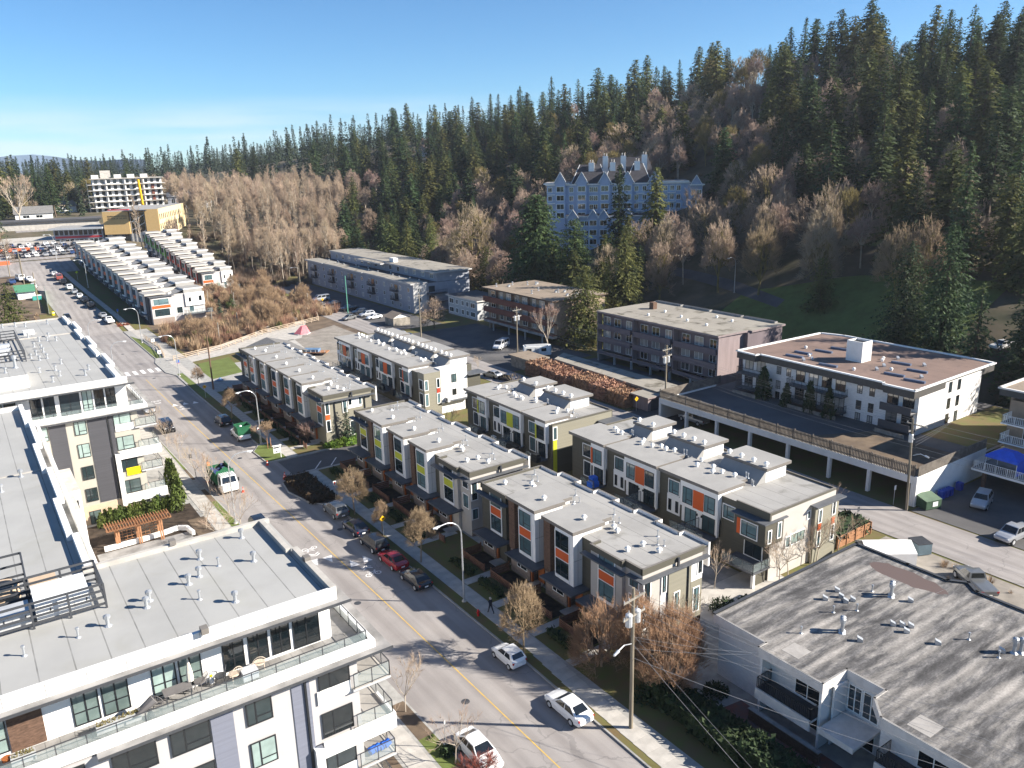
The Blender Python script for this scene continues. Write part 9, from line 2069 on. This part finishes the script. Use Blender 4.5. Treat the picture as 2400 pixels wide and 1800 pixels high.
# saplings on the left verge
SP = []
for k in range(3):
 BR, TW = bare(860 + k, 5.4, 1.5, .5, 3, [4, 3, 2], .05, .010, .7, .6, .3, 2); SP.append((seg_mesh("trunk", BR, BARK_P, 4), seg_mesh("crown", TW, TWIG_T)))
for i, (x, y, s, lab) in enumerate(((23.8, 51.0, 1.0, "thin bare sapling on the left verge beyond the condominium corner"), (24.1, 43.7, .95, "thin bare sapling beside the white car on the left kerb"), (23.45, 140.9, .9, "thin bare sapling behind the boxy black off-roader"), (23.2, 131, 1.0, "thin bare sapling in front of the boxy black off-roader"), (23.4, 123.7, .9, "thin bare sapling in the middle of the left verge"), (23.4, 113.8, 1.0, "thin bare sapling by the grey double-faced sign"), (23.5, 106.6, 1.15, "bare sapling right beside the garbage truck"), (23.6, 98.4, .9, "thin bare sapling by the lamp in front of the garbage truck"), (23.3, 92.5, 1.1, "bare sapling screening the black car on the left kerb"), (20.0, 96, .8, "multi-stemmed bare shrub tree beside the pergola"), (20.2, 91, .85, "bare shrub tree at the courtyard corner near the roof edge"), (20.4, 48, .8, "bare sapling tight against the near condominium balcony"))):
 bare_hero(lab, x, y, None, None, None, "sapling", "sapling", .13, "bare saplings on the left verge", i * 1.3, SP[i % 3], s)
# slim young trees by the near rows' end walls, and bare shrubs by the lane
for i, (x, y, s, lab) in enumerate(((47.0, 45.0, 1.0, "slim bare tree before the greige end wall of the near orange row"), (49.6, 45.1, 1.0, "slim bare tree before the olive end wall of the near orange row"), (58.5, 49.5, 1.0, "reddish bare tree in the end court between the near rows"), (64.8, 46.3, 1.05, "slim bare tree, first along the greige end wall of the rear row"), (66.4, 46.4, 1.1, "slim bare tree, second along the greige end wall of the rear row"), (70.2, 46.5, 1.1, "slim bare tree, third along the rear row's end wall"), (71.2, 46.5, 1.15, "slim bare tree, fourth along the rear row's end wall"), (75.0, 46.5, 1.1, "slim bare tree by the cedar planter corner"), (82.0, 52.6, .95, "bare spreading tree beside the lane in front of the podium"), (86.5, 138, .7, "bare shrub by the parked silver car in the lane"), (84, 122, .75, "bare shrub behind the rear lime row"), (62.0, 108.5, .9, "slim bare tree by the white stair block"))):
 bare_hero(lab, x, y, None, None, None, "slender_tree", "small tree", .05, "slim bare trees by the end walls", i * .9, SP[i % 3], s)
# the three pollarded trees behind the utility pole
for i, (x, y, H, lab) in enumerate(((40.4, 46.2, 5.6, "orange-twigged pruned tree nearest the townhouses behind the utility pole"), (42.6, 44.0, 6.2, "tallest orange-twigged pruned tree behind the utility pole"), (42.4, 40.6, 5.4, "orange-twigged pruned tree nearest the camera behind the utility pole"), (44.8, 41.6, 5.6, "orange-twigged pruned tree closest to the white brick wall"))):
 bare_hero(lab, x, y, dome(880 + i, H * 1.25, .9, 3.1, 8, 6, 6, 10, .13, .010, 1.0, 1.1, 1.2), mat("pruned_bark", (.26, .19, .13), .9, .3, 2), mat("orange_twigs", (.42, .25, .145), .85, col2=(.27, .17, .11), scale=.8), "pruned_tree", "bare tree", .1, "pruned trees behind the utility pole")
bare_hero("red-twigged dogwood shrub at the bottom edge by the white car", 24.6, 41.3, bare(890, 2.4, .2, 1.0, 4, [7, 4, 3, 2], .05, .010, .5, .3, .3, 2), BARK, mat("red_dogwood", (.26, .08, .06), .85), "dogwood_shrub", "shrub", .13)
# ---------------------------------------------------------------- air
hz = MB(); hz.box(-640, 1320, -230, 2580, -1.2, 175)
hzm = bpy.data.materials.new("haze"); hzm.use_nodes = True; n_ = hzm.node_tree
for q in list(n_.nodes): n_.nodes.remove(q)
om_ = n_.nodes.new("ShaderNodeOutputMaterial"); pv_ = n_.nodes.new("ShaderNodeVolumePrincipled"); pv_.inputs["Color"].default_value = (.82, .88, 1, 1); pv_.inputs["Density"].default_value = .0001; pv_.inputs["Anisotropy"].default_value = .3
n_.links.new(pv_.outputs[0], om_.inputs["Volume"])
o = struct("haze", hz, hzm, "stuff")
